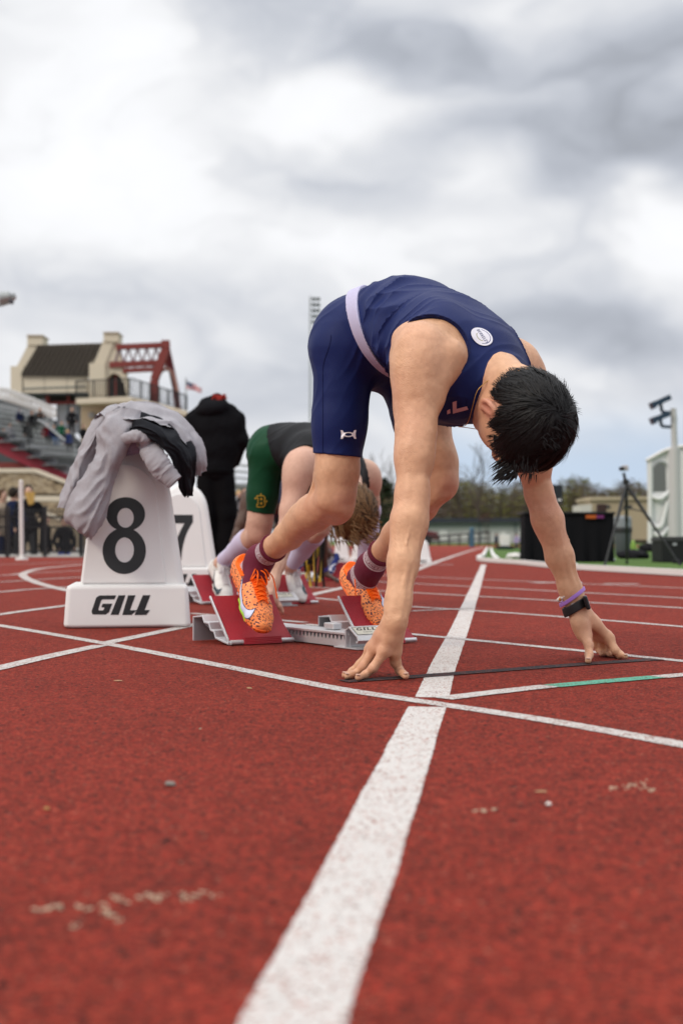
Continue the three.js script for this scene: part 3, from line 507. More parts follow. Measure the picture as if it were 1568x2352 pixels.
  part('lock', G, mat(o.strand ?? o.color, o.rough ?? .45, { specularIntensity: .55 }), hair).userData.kind = 'stuff';
}

const plane = (p, n) => { const m = n.clone().normalize(); return (x, y, z) => (x - p.x) * m.x + (y - p.y) * m.y + (z - p.z) * m.z; };
const print = (tex, o = {}) => new THREE.MeshStandardMaterial({ map: tex, alphaTest: .5, roughness: .6, side: THREE.DoubleSide, ...o });
const toCam = (p) => camera.position.clone().sub(p).normalize();
const folds = (x, y, z, k) => { const a = x * DIR.x + z * DIR.z, b = x * LEFT.x + z * LEFT.z, w = fbm(a * 6, y * 6, b * 6 + k, 2), r = (v) => 1 - 2 * Math.abs(v) ** .75, u = r(noise3((a * .75 - y * .66) * 31 + w * 2.2, (a * .66 + y * .75) * 5 + k, b * 5)), v = r(noise3(a * 9 + w * 2, y * 22 + k, b * 7)); return u * .7 + v * .3; };
// a sprinter set in the blocks: skin, shorts and singlet. P holds the joints
function athlete(root, P, o) {
  const { hipR, hipL, kneeR, kneeL, ankR, ankL, shR, shL, elR, elL, wrR, wrL, headC } = P, S = o.size ?? 1, SKIN = o.skin, cell = o.cell;
  const nodes = P.spine.map(([a, b, h, w, n]) => [W3(a, b, h), LEFT, w * S, n * S]);
  const [cu, cd] = P.crown, C = DIR.clone().multiplyScalar(cd).addScaledVector(UP, cu), Fc = DIR.clone().multiplyScalar(cu).addScaledVector(UP, -cd), Rt = LEFT.clone().negate();
  const hp = (c, f, r) => headC.clone().addScaledVector(C, c * S).addScaledVector(Fc, f * S).addScaledVector(Rt, r * S);
  const torso = new Field().sweep(nodes, .05), g1 = P.glute ?? .0;
  torso.egg(off3(hipR, -.008 + g1, .012, .03), DIR, UP, .088 * S, .10 * S, .078 * S, .05).egg(off3(hipL, -.008 + g1, -.012, .03), DIR, UP, .088 * S, .10 * S, .078 * S, .05);
  torso.egg(off3(shR, -.085, .085, .035), V(.45, .2, .9), UP, .095 * S, .09 * S, .06 * S, .05).egg(off3(shL, -.06, -.06, .022), DIR, UP, .085 * S, .08 * S, .055 * S, .05);
  const legs = new Field();
  const thigh = (h, k, w) => {
    const F = new Field(), m = mid3(h, k, .5);
    F.chain([[h, .077 * S * w], [m, .057 * S * w], [mid3(h, k, .82), .052 * S * w], [k, .047 * S]], .03);
    F.egg(off3(mid3(h, k, .42), .004 + (w - 1) * .1, 0, 0), k.clone().sub(h), DIR, .16 * S, .050 * S, .050 * S, .03).egg(off3(mid3(h, k, .42), -.014, 0, 0), k.clone().sub(h), DIR, .15 * S, .052 * S, .05 * S, .03);
    return F;
  };
  const thR = thigh(hipR, kneeR, 1), thL = thigh(hipL, kneeL, 1.13);
  const shank = (F, k, a, out) => {
    const ax = a.clone().sub(k), down = ax.clone().normalize(), back = DIR.clone().multiplyScalar(-1).addScaledVector(UP, .75).normalize();
    F.chain([[k, .047 * S], [mid3(k, a, .25), .043 * S], [mid3(k, a, .6), .0365 * S], [a, .0305 * S]], .02);
    F.egg(mid3(k, a, .30).addScaledVector(back, .014).addScaledVector(LEFT, out * .012), ax, back, .115 * S, .041 * S, .033 * S, .02).egg(mid3(k, a, .28).addScaledVector(back, .014).addScaledVector(LEFT, -out * .014), ax, back, .10 * S, .038 * S, .030 * S, .02);
    F.egg(off3(k, .022, 0, .010), UP, DIR, .028 * S, .024 * S, .026 * S, .014);                                        // kneecap
    F.limb(off3(k, .030, 0, -.03), off3(a, .020, 0, .03), .013 * S, .009, .012).limb(off3(k, .012, -out * .03, -.02), off3(mid3(k, a, .6), .018, -out * .022, 0), .016 * S, .010, .012);
    F.egg(off3(k, .012, -out * .012, -.038), down, DIR, .024, .015, .017, .014).egg(off3(k, -.005, -out * .02, -.045), down, DIR, .045, .02, .02, .02);
    F.egg(off3(k, .005, .034, .03), UP, DIR, .045, .02, .014, .02).egg(off3(k, .005, -.034, .03), UP, DIR, .045, .02, .014, .02);
    F.limb(off3(k, -.04, .028, .06), off3(mid3(k, a, .12), -.035, .03, 0), .009, .008, .014).limb(off3(k, -.04, -.028, .06), off3(mid3(k, a, .12), -.035, -.03, 0), .009, .008, .014);   // tendons behind the knee
    F.egg(off3(a, 0, .025, 0), UP, DIR, .016, .014, .012, .01).egg(off3(a, 0, -.025, 0), UP, DIR, .016, .014, .012, .01);
  };
  legs.join(thR).join(thL); shank(legs, kneeR, ankR, -1); shank(legs, kneeL, ankL, 1);
  for (const [a, h, t] of [[ankR, P.heelR, P.toeR], [ankL, P.heelL, P.toeL]]) legs.chain([[a, .028 * S], [mid3(a, mid3(h, t, .3), .7), .02 * S]], .015);
  const arms = new Field();
  const arm = (s, e, w, out) => {
    const dirU = e.clone().sub(s), dirF = w.clone().sub(e);
    arms.chain([[s, .050 * S], [mid3(s, e, .35), .046 * S], [mid3(s, e, .75), .038 * S], [e, .0335 * S]], .03);
    arms.egg(mid3(s, e, .14).addScaledVector(LEFT, out * .016).addScaledVector(DIR, .008), dirU, LEFT, .085 * S, .050 * S, .055 * S, .022);       // deltoid
    arms.egg(mid3(s, e, .52).addScaledVector(DIR, -.010), dirU, DIR, .105 * S, .039 * S, .037 * S, .02);                                           // triceps
    arms.egg(mid3(s, e, .58).addScaledVector(DIR, .014), dirU, DIR, .092 * S, .034 * S, .034 * S, .018);                                            // biceps
    arms.chain([[e, .032 * S], [mid3(e, w, .22), .0365 * S], [mid3(e, w, .55), .0318 * S], [mid3(e, w, .85), .0255 * S], [w, .0245 * S]], .02);
    arms.egg(mid3(e, w, .2).addScaledVector(LEFT, out * -.010).addScaledVector(DIR, .012), dirF, DIR, .085 * S, .027 * S, .026 * S, .015);
    arms.egg(off3(e, -.028, out * .005, 0), dirU, DIR, .024, .013, .014, .010);                                                                       // point of the elbow
    arms.limb(mid3(s, e, .93).addScaledVector(DIR, .026), mid3(e, w, .14).addScaledVector(DIR, .026), .008, .007, .018);                               // tendon across the crook
    arms.egg(mid3(e, w, .93).addScaledVector(LEFT, out * .012), dirF, LEFT, .02, .012, .014, .012);
    for (const q of [-1, 1]) arms.limb(mid3(e, w, .55).addScaledVector(DIR, .028).addScaledVector(LEFT, q * .008), mid3(e, w, .98).addScaledVector(DIR, .022).addScaledVector(LEFT, q * .006), .0045, .0035, .008);   // tendons of the wrist
  };
  arm(shR, elR, wrR, -1); arm(shL, elL, wrL, 1);
  for (const [e, w, q] of [[elR, wrR, -1], [elL, wrL, 1]]) {                     // veins of the forearm
    const v = (t, x, z) => mid3(e, w, t).addScaledVector(DIR, z).addScaledVector(LEFT, q * x);
    if (cell < .006) arms.chain([[v(.15, .012, .034), .0026], [v(.4, .020, .029), .0026], [v(.62, .010, .029), .0026], [v(.9, .014, .021), .0024]], .004).chain([[v(.3, -.006, .037), .0022], [v(.55, -.012, .029), .0024], [v(.85, -.008, .023), .0024]], .004);
  }
  if (P.muscle) for (const [a, b, ra, rb, k] of P.muscle) arms.limb(a, b, ra, rb, k);
  const girdle = new Field(), G = o.girdle ?? 1;
  const gR = off3(shR, -.055, .09, .022), gL = off3(shL, -.015, -.08, .0), lR = off3(shR, -.085, .075, .016), lL = off3(shL, -.065, -.07, .004), pR = off3(shR, -.015, .10, -.042), pL = off3(shL, .02, -.07, -.035);
  const across = (F, t) => { F.limb(gR, mid3(gR, shR, t), .064 * S, .058 * S, .05).limb(gL, mid3(gL, shL, t), .058 * S, .052 * S, .04).limb(lR, mid3(lR, mid3(shR, elR, .16), t), .052 * S, .040 * S, .05).limb(lL, mid3(lL, mid3(shL, elL, .16), t), .05 * S, .04 * S, .05).limb(pR, mid3(pR, mid3(shR, elR, .12), t), .05 * S, .043 * S, .05).limb(pL, mid3(pL, mid3(shL, elL, .12), t), .05 * S, .043 * S, .05); return F; };
  across(girdle, 1);
  const head = new Field();
  head.limb(P.neck, hp(-.055, -.045, 0), .066 * S, .054 * S, .03);
  head.egg(headC, C, Fc, .118 * S, .104 * S, .086 * S, .02);
  head.egg(hp(-.055, .047, 0), C, Fc, .075 * S, .055 * S, .062 * S, .03);
  head.limb(hp(-.075, .006, .052), hp(-.118, .062, .012), .024, .02, .02).limb(hp(-.075, .006, -.052), hp(-.118, .062, -.012), .024, .02, .02).egg(hp(-.122, .070, 0), Rt, Fc, .024, .018, .018, .02);
  if (o.face) {
    head.egg(hp(.02, .089, 0), Rt, C, .062, .016, .02, .015);
    head.limb(hp(-.005, .098, 0), hp(-.042, .116, 0), .009, .012, .012).egg(hp(-.046, .110, .012), C, Fc, .009, .01, .008, .008).egg(hp(-.046, .110, -.012), C, Fc, .009, .01, .008, .008);
    head.egg(hp(-.072, .099, 0), Rt, C, .026, .008, .012, .006).egg(hp(-.088, .096, 0), Rt, C, .023, .008, .012, .006);
    head.egg(hp(-.012, .088, .032), Rt, C, .015, .012, .012, .006, true).egg(hp(-.012, .088, -.032), Rt, C, .015, .012, .012, .006, true);
    head.egg(hp(-.012, .080, .032), Rt, C, .013, .013, .013, .004).egg(hp(-.012, .080, -.032), Rt, C, .013, .013, .013, .004);
  }
  for (const s of [1, -1]) {
    const e = hp(-.034, -.006, s * .088), tilt = Rt.clone().multiplyScalar(s * .45).addScaledVector(Fc, -.9);
    head.egg(e, C, tilt, .033, .019, .010, .008).egg(e.clone().addScaledVector(Rt, s * .010).addScaledVector(Fc, .002), C, tilt, .019, .010, .008, .005, true).egg(hp(-.058, .004, s * .086), C, Fc, .010, .008, .007, .006);
  }
  const all = new Field().join(torso).join(girdle).join(legs).join(arms).join(head); if (P.hands) all.join(P.hands);
  const body = o.lumps ? blend([all], (x, y, z, v) => Math.abs(v) > .02 ? v : v - .0017 * fbm(x * 34, y * 34, z * 34, 2)) : all.fn(), lo = V(1e9, 1e9, 1e9), hi = lo.clone().negate();
  for (const q of [...Object.values(P).filter((v) => v?.isVector3), ...nodes.map((n) => n[0])]) { lo.min(q); hi.max(q); }
  lo.addScalar(-.2); hi.addScalar(.2); lo.y = -.004; hi.y = Math.min(hi.y, P.top);
  const pink = o.pink ?? [];
  const geo = surface(body, lo, hi, cell, { loose: 2, color: (x, y, z, n, c) => {
    const q = .10 * fbm(x * 22, y * 22, z * 22, 2) + .09 * noise3(x * 150, y * 150, z * 150); let h = .10 + .20 * noise3(x * 13, y * 13, z * 13 + 5);
    for (const [p, s, k] of pink) h = Math.max(h, k * Math.exp(-((x - p.x) ** 2 + (y - p.y) ** 2 + (z - p.z) ** 2) / s));
    const hot = o.hot ?? [.60, .24, .18]; c.setRGB(lerp(SKIN[0] * (1 + q), hot[0], h), lerp(SKIN[1] * (1 + q * 1.2), hot[1], h), lerp(SKIN[2] * (1 + q * 1.3), hot[2], h));
  } });
  part('body', geo, skinMat(o.gloss ?? .5), root);
  // shorts and singlet: the body a few millimetres fuller, cut along planes
  const wN = DIR.clone().multiplyScalar(.80).addScaledVector(UP, .38).addScaledVector(LEFT, .46).normalize(), wP = P.waist, waist = (x, y, z) => (x - wP.x) * wN.x + (y - wP.y) * wN.y + (z - wP.z) * wN.z;
  const hemR = plane(P.hemR, kneeR.clone().sub(hipR).addScaledVector(DIR, -.02)), hemL = plane(P.hemL, kneeL.clone().sub(hipL)), midB = P.spine[0][1];
  const legF = new Field().join(torso).join(thR).join(thL);
  const shorts = blend([legF], (x, y, z, v) => {
    const b = x * LEFT.x + z * LEFT.z, w = waist(x, y, z), hem = b < midB ? hemR(x, y, z) : hemL(x, y, z), d = y - hipR.y, crease = .25 + Math.exp(-(((d - .0) / .07) ** 2));
    return Math.abs(v) > .03 ? Math.max(v - .0048, w - .012, hem) : Math.max(v - .0048 - .0032 * crease * folds(x, y, z, 3), w - .012, hem);
  });
  const cc = o.clothCell ?? .0045, sh = part('shorts', surface(shorts, V(lo.x, Math.min(P.hemR.y, P.hemL.y) - .05, lo.z), hi, cc, { loose: 2.2 }), o.shortsMat, root);
  const top = across(new Field().join(torso), .8); top.egg(P.droop, DIR, UP, .10 * S, .055 * S, .10 * S, .05);
  const fR = new Field().egg(P.holeR, DIR, UP, .088 * S, .082 * S, .10 * S, 0), fL = new Field().egg(P.holeL, DIR, UP, .086 * S, .086 * S, .09 * S, 0), nS = P.neckHole, nR = o.neckR ?? .057;
  const swell = (x, y, z) => .0065 + .0135 * (o.fold ?? .25) * 1.15 * (sstep(.26, .02, waist(x, y, z)) * .8 + .2) * sstep(.0, .035, waist(x, y, z)) * folds(x, y, z, 11);
  const dN = (x, y, z) => Math.sqrt((x - nS.x) ** 2 + (y - nS.y) ** 2 + (z - nS.z) ** 2) - nR;
  const singlet = blend([top, fR, fL], (x, y, z, v, aR, aL) => Math.max(Math.abs(v) > .035 ? v - .0065 : v - swell(x, y, z), -waist(x, y, z) + .002, -aR, -aL, -dN(x, y, z)));
  const sg = part('singlet', surface(singlet, lo, hi, cc, { loose: 2.2 }), o.topMat, root);
  if (o.edgeMat) {
    const edge = blend([top, fR, fL], (x, y, z, v, aR, aL) => { const d = dN(x, y, z); return Math.max((Math.abs(v) > .035 ? v - .0065 : v - swell(x, y, z)) - .0022, Math.min(Math.abs(aR - .003) - .0045, Math.abs(aL - .003) - .0045, Math.abs(d - .005) - .007), -waist(x, y, z) + .02, -aR + .001, -aL + .001, -d + .001); });
    part('edging', surface(edge, lo, hi, cc, { loose: 2.2 }), o.edgeMat, sg);
  }
  if (o.beltMat) part('waistband', surface(blend([new Field().join(torso)], (x, y, z, v) => Math.max(v - .0125, Math.abs(waist(x, y, z) + .003) - .019)), lo, hi, cc, { loose: 2.2 }), o.beltMat, sh);
  return { sh, sg, shorts, singlet, body, legs, hp, C, Fc, Rt };
}

// ---------------------------------------------------------------- the runner in lane 8
const runner = thing('person', 'crouching sprinter in navy singlet and shorts with orange spotted spikes, nearest the camera', 'person', W3(-2.7, 1.96, 0));
{
  const P = {
    hipR: W3(-2.780, 1.868, .775), hipL: W3(-2.77, 2.055, .775), kneeR: J(770, 1143, 1.85), kneeL: J(1006, 1110, 2.10), ankR: J(598, 1283, 1.88), ankL: J(851, 1300, 2.15),
    shR: W3(-2.338, 1.778, .720), elR: J(945, 1135, 1.70), wrR: J(908, 1425, 1.62), shL: J(1180, 835, 2.10), elL: J(1238, 1138, 2.20), wrL: J(1322, 1392, 2.27), headC: W3(-2.184, 1.955, .560),
    spine: [[-2.80, 1.96, .795, .142, .110], [-2.71, 1.96, .832, .122, .098], [-2.60, 1.96, .822, .132, .102], [-2.48, 1.95, .764, .140, .106], [-2.38, 1.945, .696, .130, .10], [-2.315, 1.955, .650, .082, .072]],
    crown: [-.5, .866], neck: W3(-2.335, 1.955, .672), heelR: J(546, 1318, 1.872), toeR: J(606, 1458, 1.832), heelL: J(791, 1336, 2.185), toeL: J(874, 1447, 2.155),
    hemR: J(775, 1046, 1.85), hemL: J(1010, 992, 2.1), waist: W3(-2.735, 1.96, .83), droop: W3(-2.42, 1.93, .632), neckHole: W3(-2.228, 1.955, .614), top: .99,
  };
  P.muscle = [[J(1036, 815, 1.825), J(985, 915, 1.772), .030, .024, .03], [J(938, 785, 1.78), J(938, 935, 1.742), .038, .028, .025], [J(960, 1000, 1.735), J(955, 1085, 1.72), .030, .024, .016], [J(1026, 842, 1.825), J(1010, 838, 1.805), .026, .026, .02]];
  P.holeR = J(982, 790, 1.765); P.holeL = off3(P.shL, 0, .02, .005);
  const hands = P.hands = new Field(), g = (x, y, h = .009) => ground(x, y, h);
  // right hand: back of the hand towards us, fingers bridged out to the left along the line, thumb to the right
  handField(hands, P.wrR, { fingers: [
    [at(905, 1492, 2.775), at(908, 1520, 2.79), at(917, 1541, 2.80), g(931, 1552, .010)],
    [at(884, 1493, 2.755), at(856, 1535, 2.755), at(838, 1551, 2.76), g(822, 1556)],
    [at(861, 1487, 2.785), at(835, 1530, 2.79), at(815, 1548, 2.795), g(797, 1553)],
    [at(853, 1492, 2.815), at(827, 1527, 2.825), at(808, 1543, 2.83), g(791, 1550)],
    [at(852, 1498, 2.845), at(833, 1525, 2.865), at(818, 1538, 2.87), g(806, 1545, .008)]] });
  // left hand: thumb side towards us
  handField(hands, P.wrL, { fingers: [
    [at(1343, 1458, 3.205), at(1351, 1482, 3.18), at(1352, 1504, 3.165), g(1350, 1517, .010)],
    [at(1398, 1466, 3.24), at(1412, 1494, 3.225), at(1424, 1504, 3.225), g(1436, 1508)],
    [at(1391, 1461, 3.27), at(1402, 1487, 3.28), at(1412, 1501, 3.28), g(1422, 1505)],
    [at(1380, 1458, 3.29), at(1384, 1484, 3.31), at(1392, 1499, 3.31), g(1400, 1503)],
    [at(1368, 1455, 3.305), at(1368, 1480, 3.325), at(1374, 1495, 3.33), g(1381, 1502, .008)]] });
  hands.egg(at(1330, 1440, 3.215), V(.4, -1, .1), V(1, 0, 0), .034, .018, .02, .014);                    // ball of the left thumb
  const cr = P.crown, C0 = DIR.clone().multiplyScalar(cr[1]).addScaledVector(UP, cr[0]), F0 = DIR.clone().multiplyScalar(cr[0]).addScaledVector(UP, -cr[1]), h0 = (c, f, r) => P.headC.clone().addScaledVector(C0, c).addScaledVector(F0, f).addScaledVector(LEFT, -r);
  const pink = [[at(884, 1493, 2.755), .00025, .65], [at(861, 1487, 2.785), .00025, .65], [at(856, 1535, 2.755), .0002, .5], [at(835, 1530, 2.79), .0002, .5], [h0(-.034, -.006, .09), .0012, .8], [off3(P.elL, .03, 0, -.03), .0016, .5], [off3(P.kneeR, .04, 0, -.01), .0016, .5], [off3(P.kneeL, .04, 0, -.01), .0016, .55], [h0(-.080, .106, 0), .0005, 1]];
  const navy = new THREE.MeshPhysicalMaterial({ color: new THREE.Color().setRGB(.0080, .0175, .098), roughness: .55, specularIntensity: .35, bumpMap: knit, bumpScale: .0003, side: THREE.DoubleSide }), navyDark = new THREE.MeshPhysicalMaterial({ color: new THREE.Color().setRGB(.006, .011, .068), roughness: .6, specularIntensity: .35, side: THREE.DoubleSide });
  const { sh: shortsM, sg: singletM, shorts, singlet, legs, hp, C, Fc, Rt } = athlete(runner, P, { cell: .0042, clothCell: .0042, skin: [.66, .372, .215], pink, face: true, gloss: .42, lumps: true, fold: 1, shortsMat: navy, topMat: navy, edgeMat: navyDark, beltMat: mat([.50, .48, .66], .7, { bumpMap: knit, bumpScale: .0004 }) });
  {
    const mark = canvasTex(256, 128, (c, w, h) => { c.fillStyle = '#e9e4ea'; for (const s of [1, -1]) { c.save(); c.translate(w / 2, h / 2); c.scale(s, 1); c.beginPath(); c.moveTo(118, -60); c.quadraticCurveTo(96, 0, 118, 60); c.lineTo(86, 60); c.quadraticCurveTo(72, 34, 62, 22); c.quadraticCurveTo(38, 34, 0, 34); c.lineTo(0, 20); c.quadraticCurveTo(34, 20, 50, 6); c.quadraticCurveTo(46, 0, 50, -6); c.quadraticCurveTo(34, -20, 0, -20); c.lineTo(0, -34); c.quadraticCurveTo(38, -34, 62, -22); c.quadraticCurveTo(72, -34, 86, -60); c.closePath(); c.fill(); c.restore(); } });
    const p = J(800, 998, 1.79); part('logo', printOn(shorts, p, V(1, 0, .1), UP, .043, .023, { normal: toCam(p), nu: 16, nv: 8, start: .06 }), print(mark), shortsM);
    const badge = canvasTex(256, 256, (c, w, h) => {
      c.fillStyle = '#e4e4ee'; c.beginPath(); c.arc(w / 2, h / 2, 124, 0, 7); c.fill(); c.strokeStyle = '#2a3468'; c.lineWidth = 7; c.beginPath(); c.arc(w / 2, h / 2, 98, -2.6, .6); c.stroke();
      c.fillStyle = '#27315f'; c.font = 'bold 56px sans-serif'; c.textAlign = 'center'; c.fillText('BERKELEY', w / 2, h / 2 + 10, 196); c.strokeStyle = '#8a8a50'; c.lineWidth = 8; c.beginPath(); c.arc(w / 2, h / 2, 60, .4, 2.6); c.stroke();
    });
    const q = J(1106, 767, 1.90); part('badge', printOn(singlet, q, DIR.clone().multiplyScalar(.9).addScaledVector(UP, -.55), UP, .05, .05, { normal: toCam(q).addScaledVector(UP, .7).normalize(), start: .08, off: .002 }), print(badge), singletM);
    const letters = canvasTex(128, 96, (c, w, h) => { c.fillStyle = '#c9a0a8'; c.beginPath(); c.moveTo(40, 10); c.lineTo(64, 6); c.lineTo(58, 56); c.lineTo(116, 48); c.lineTo(122, 70); c.lineTo(34, 84); c.closePath(); c.fill(); c.beginPath(); c.moveTo(4, 60); c.lineTo(22, 50); c.lineTo(22, 78); c.lineTo(2, 84); c.closePath(); c.fill(); });
    const e = J(1050, 936, 1.87); part('lettering', printOn(singlet, e, V(1, .1, .3), UP, .052, .034, { normal: toCam(e), start: .06, off: .002 }), print(letters), singletM);
    const seam = []; for (let i = 0; i <= 26; i++) { const p0 = J(lerp(760, 741, sstep(0, .3, i / 26)), lerp(770, 1040, i / 26), 1.78), n = toCam(p0); for (let s = 0; s < 60; s++) { const d = shorts(p0.x, p0.y, p0.z) - .0002; if (Math.abs(d) < 1e-4) break; p0.addScaledVector(n, -d * .8); } seam.push(p0); }
    part('seam', tube(seam, .0011, 60, 5), navyDark, shortsM);
  }
  const nailMat = mat([.64, .41, .32], .35);
  for (const [tip, from, w] of [[g(822, 1556), at(838, 1551, 2.76), .0052], [g(797, 1553), at(815, 1548, 2.795), .0054], [g(791, 1550), at(808, 1543, 2.83), .005], [g(931, 1552, .010), at(917, 1541, 2.80), .006], [g(1350, 1517, .010), at(1352, 1504, 3.165), .0064], [g(1436, 1508), at(1424, 1504, 3.225), .005]]) {
    const d = tip.clone().sub(from).normalize(), up2 = UP.clone().addScaledVector(d, -d.y).addScaledVector(toCam(tip), .5).normalize(), s = d.clone().cross(up2).normalize(), c = tip.clone().addScaledVector(d, .001).addScaledVector(up2, .0066);
    part('fingernail', new THREE.SphereGeometry(1, 12, 8).applyMatrix4(new THREE.Matrix4().makeBasis(d.clone().multiplyScalar(.0062), up2.clone().multiplyScalar(.0016), s.multiplyScalar(w)).setPosition(c)), nailMat, runner.children[0]);
  }
  dressFoot(runner, { heel: P.heelR, toe: P.toeR, side: LEFT.clone(), out: -1, ank: P.ankR, knee: P.kneeR, from: .80, look: 'orange' });
  dressFoot(runner, { heel: P.heelL, toe: P.toeL, side: LEFT.clone(), out: 1, ank: P.ankL, knee: P.kneeL, from: .815, look: 'orange' });
  // hair: a cap under some thousand locks that follow the skull from the crown
  hairOn(runner, { headC: P.headC, C, Fc, Rt, skull: [.114, .100, .083], color: [.0045, .0042, .005], rough: .5, seed: 5, whorl: hp(.095, -.055, .01), length: [.035, .06], fringe: .055, away: .8, tufts: [[hp(.112, -.02, .02), .06, C.clone().addScaledVector(UP, -.1), .020, .5, 90], [hp(.045, .100, .045), .04, Fc.clone().addScaledVector(C, -.8), .040, .22, 170], [hp(.09, .07, .04), .05, Fc.clone().addScaledVector(C, .4), .020, .5, 60]],
    inside: (c, f, r) => { const side = Math.abs(r); if (f > .04) return c > lerp(.024, .05, sstep(.05, .1, f)) - .03 * sstep(.03, .07, side) * sstep(.1, .06, f); if (f > .024) return c > .024; if (f > .004) return c > -.016; if (f > -.03) return c > -.002; return c > -.072 + .02 * sstep(.03, .08, side); } });
  // things worn: a fine gold chain, two bracelets and a watch on the left wrist
  const chain = [J(1147, 853, 1.93), J(1120, 874, 1.895), J(1096, 897, 1.875), J(1084, 936, 1.87), J(1077, 962, 1.88), J(1068, 977, 1.90), J(1052, 980, 1.93), J(1070, 982, 1.97), J(1096, 986, 2.0)];
  part('necklace', tube(chain, .0009, 80, 5), mat([.55, .33, .10], .35, { metalness: .9 }), runner);
  const { wrL, elL } = P, ax = wrL.clone().sub(elL).normalize(), e1 = V(1, 0, .15).addScaledVector(ax, -ax.dot(V(1, 0, .15))).normalize(), e2 = ax.clone().cross(e1);
  const ring = (c, rx, ry, w, th, tilt = 0) => { const n = 40, pos = [], idx = []; for (let i = 0; i <= n; i++) { const t = i / n * 2 * Math.PI, o = e1.clone().multiplyScalar(Math.cos(t) * rx).addScaledVector(e2, Math.sin(t) * ry), u = o.clone().normalize(); for (const [a, b] of [[-.5, 0], [-.5, 1], [-.4, 1.25], [.4, 1.25], [.5, 1], [.5, 0]]) c.clone().add(o).addScaledVector(ax, a * w - tilt * Math.cos(t) * rx).addScaledVector(u, b * th).toArray(pos, pos.length); if (i < n) for (let j = 0; j < 6; j++) { const q = i * 6, s = (j + 1) % 6; idx.push(q + j, q + s, q + 6 + j, q + s, q + 6 + s, q + 6 + j); } } const g2 = new THREE.BufferGeometry(); g2.setAttribute('position', new THREE.Float32BufferAttribute(pos, 3)); g2.setIndex(idx); g2.computeVertexNormals(); return g2; };
  const wc = (px, py) => J(px, py, 2.268);
  const watch = part('watch', ring(wc(1320, 1393), .0285, .0265, .022, .004, .25), mat([.012, .012, .013], .5), runner);
  part('watch_case', box(.011, .034, .032, frame(wc(1346, 1384), e1, ax.clone().addScaledVector(e1, .2)), .004), mat([.008, .008, .009], .25), watch);
  part('buckle', box(.003, .018, .012, frame(wc(1318, 1391).addScaledVector(e2, e2.dot(toCam(wrL)) > 0 ? .031 : -.031), e2, ax), .001), mat([.6, .6, .62], .3, { metalness: 1 }), watch);
  part('wristband', ring(wc(1313, 1371), .0325, .0375, .0095, .003, .35), mat('#a77ad0', .45), runner);
  const bc = wc(1306, 1359), br = part('bead_string', ring(bc, .0315, .0360, .001, .001, .37), mat([.5, .48, .45], .6), runner);
  for (let i = 0; i < 25; i++) { const t = i / 25 * 2 * Math.PI, o = bc.clone().addScaledVector(e1, Math.cos(t) * .0325).addScaledVector(e2, Math.sin(t) * .0375).addScaledVector(ax, -Math.cos(t) * .012), s = new THREE.SphereGeometry(.0042, 10, 8); s.translate(o.x, o.y, o.z); part('bead', s, i % 7 === 3 ? beadAmber : beadWhite, br); }

}

// ---------------------------------------------------------------- starting blocks
const alu = new THREE.MeshStandardMaterial({ color: new THREE.Color().setRGB(.62, .63, .65), metalness: .55, roughness: .42, side: THREE.DoubleSide, bumpMap: skinBump, bumpScale: .0002 });
const aluDark = mat([.30, .31, .33], .5, { metalness: .6 });
const padMat = (() => {
  const S = 128, t = pixelTex(S, S, (x, y, o) => { const u = ((x / S * 8) % 1) - .5, v = (((y / S * 8) + (Math.floor(x / S * 8) % 2) * .5) % 1) - .5, q = Math.hypot(u, v); o[0] = o[1] = o[2] = sstep(.46, .2, q); }, false); t.repeat.set(1 / .036, 1 / .036);
  const R = rng(3), c = pixelTex(256, 256, (x, y, o) => { const n = .5 + .5 * fbm(x / 30, y / 30, 7, 4); o[0] = enc(.50 * (.8 + .3 * n)); o[1] = enc(.014); o[2] = enc(.032); }); c.repeat.set(3, 3);
  return new THREE.MeshStandardMaterial({ map: c, bumpMap: t, bumpScale: .0035, roughness: .55, side: THREE.DoubleSide });
})();
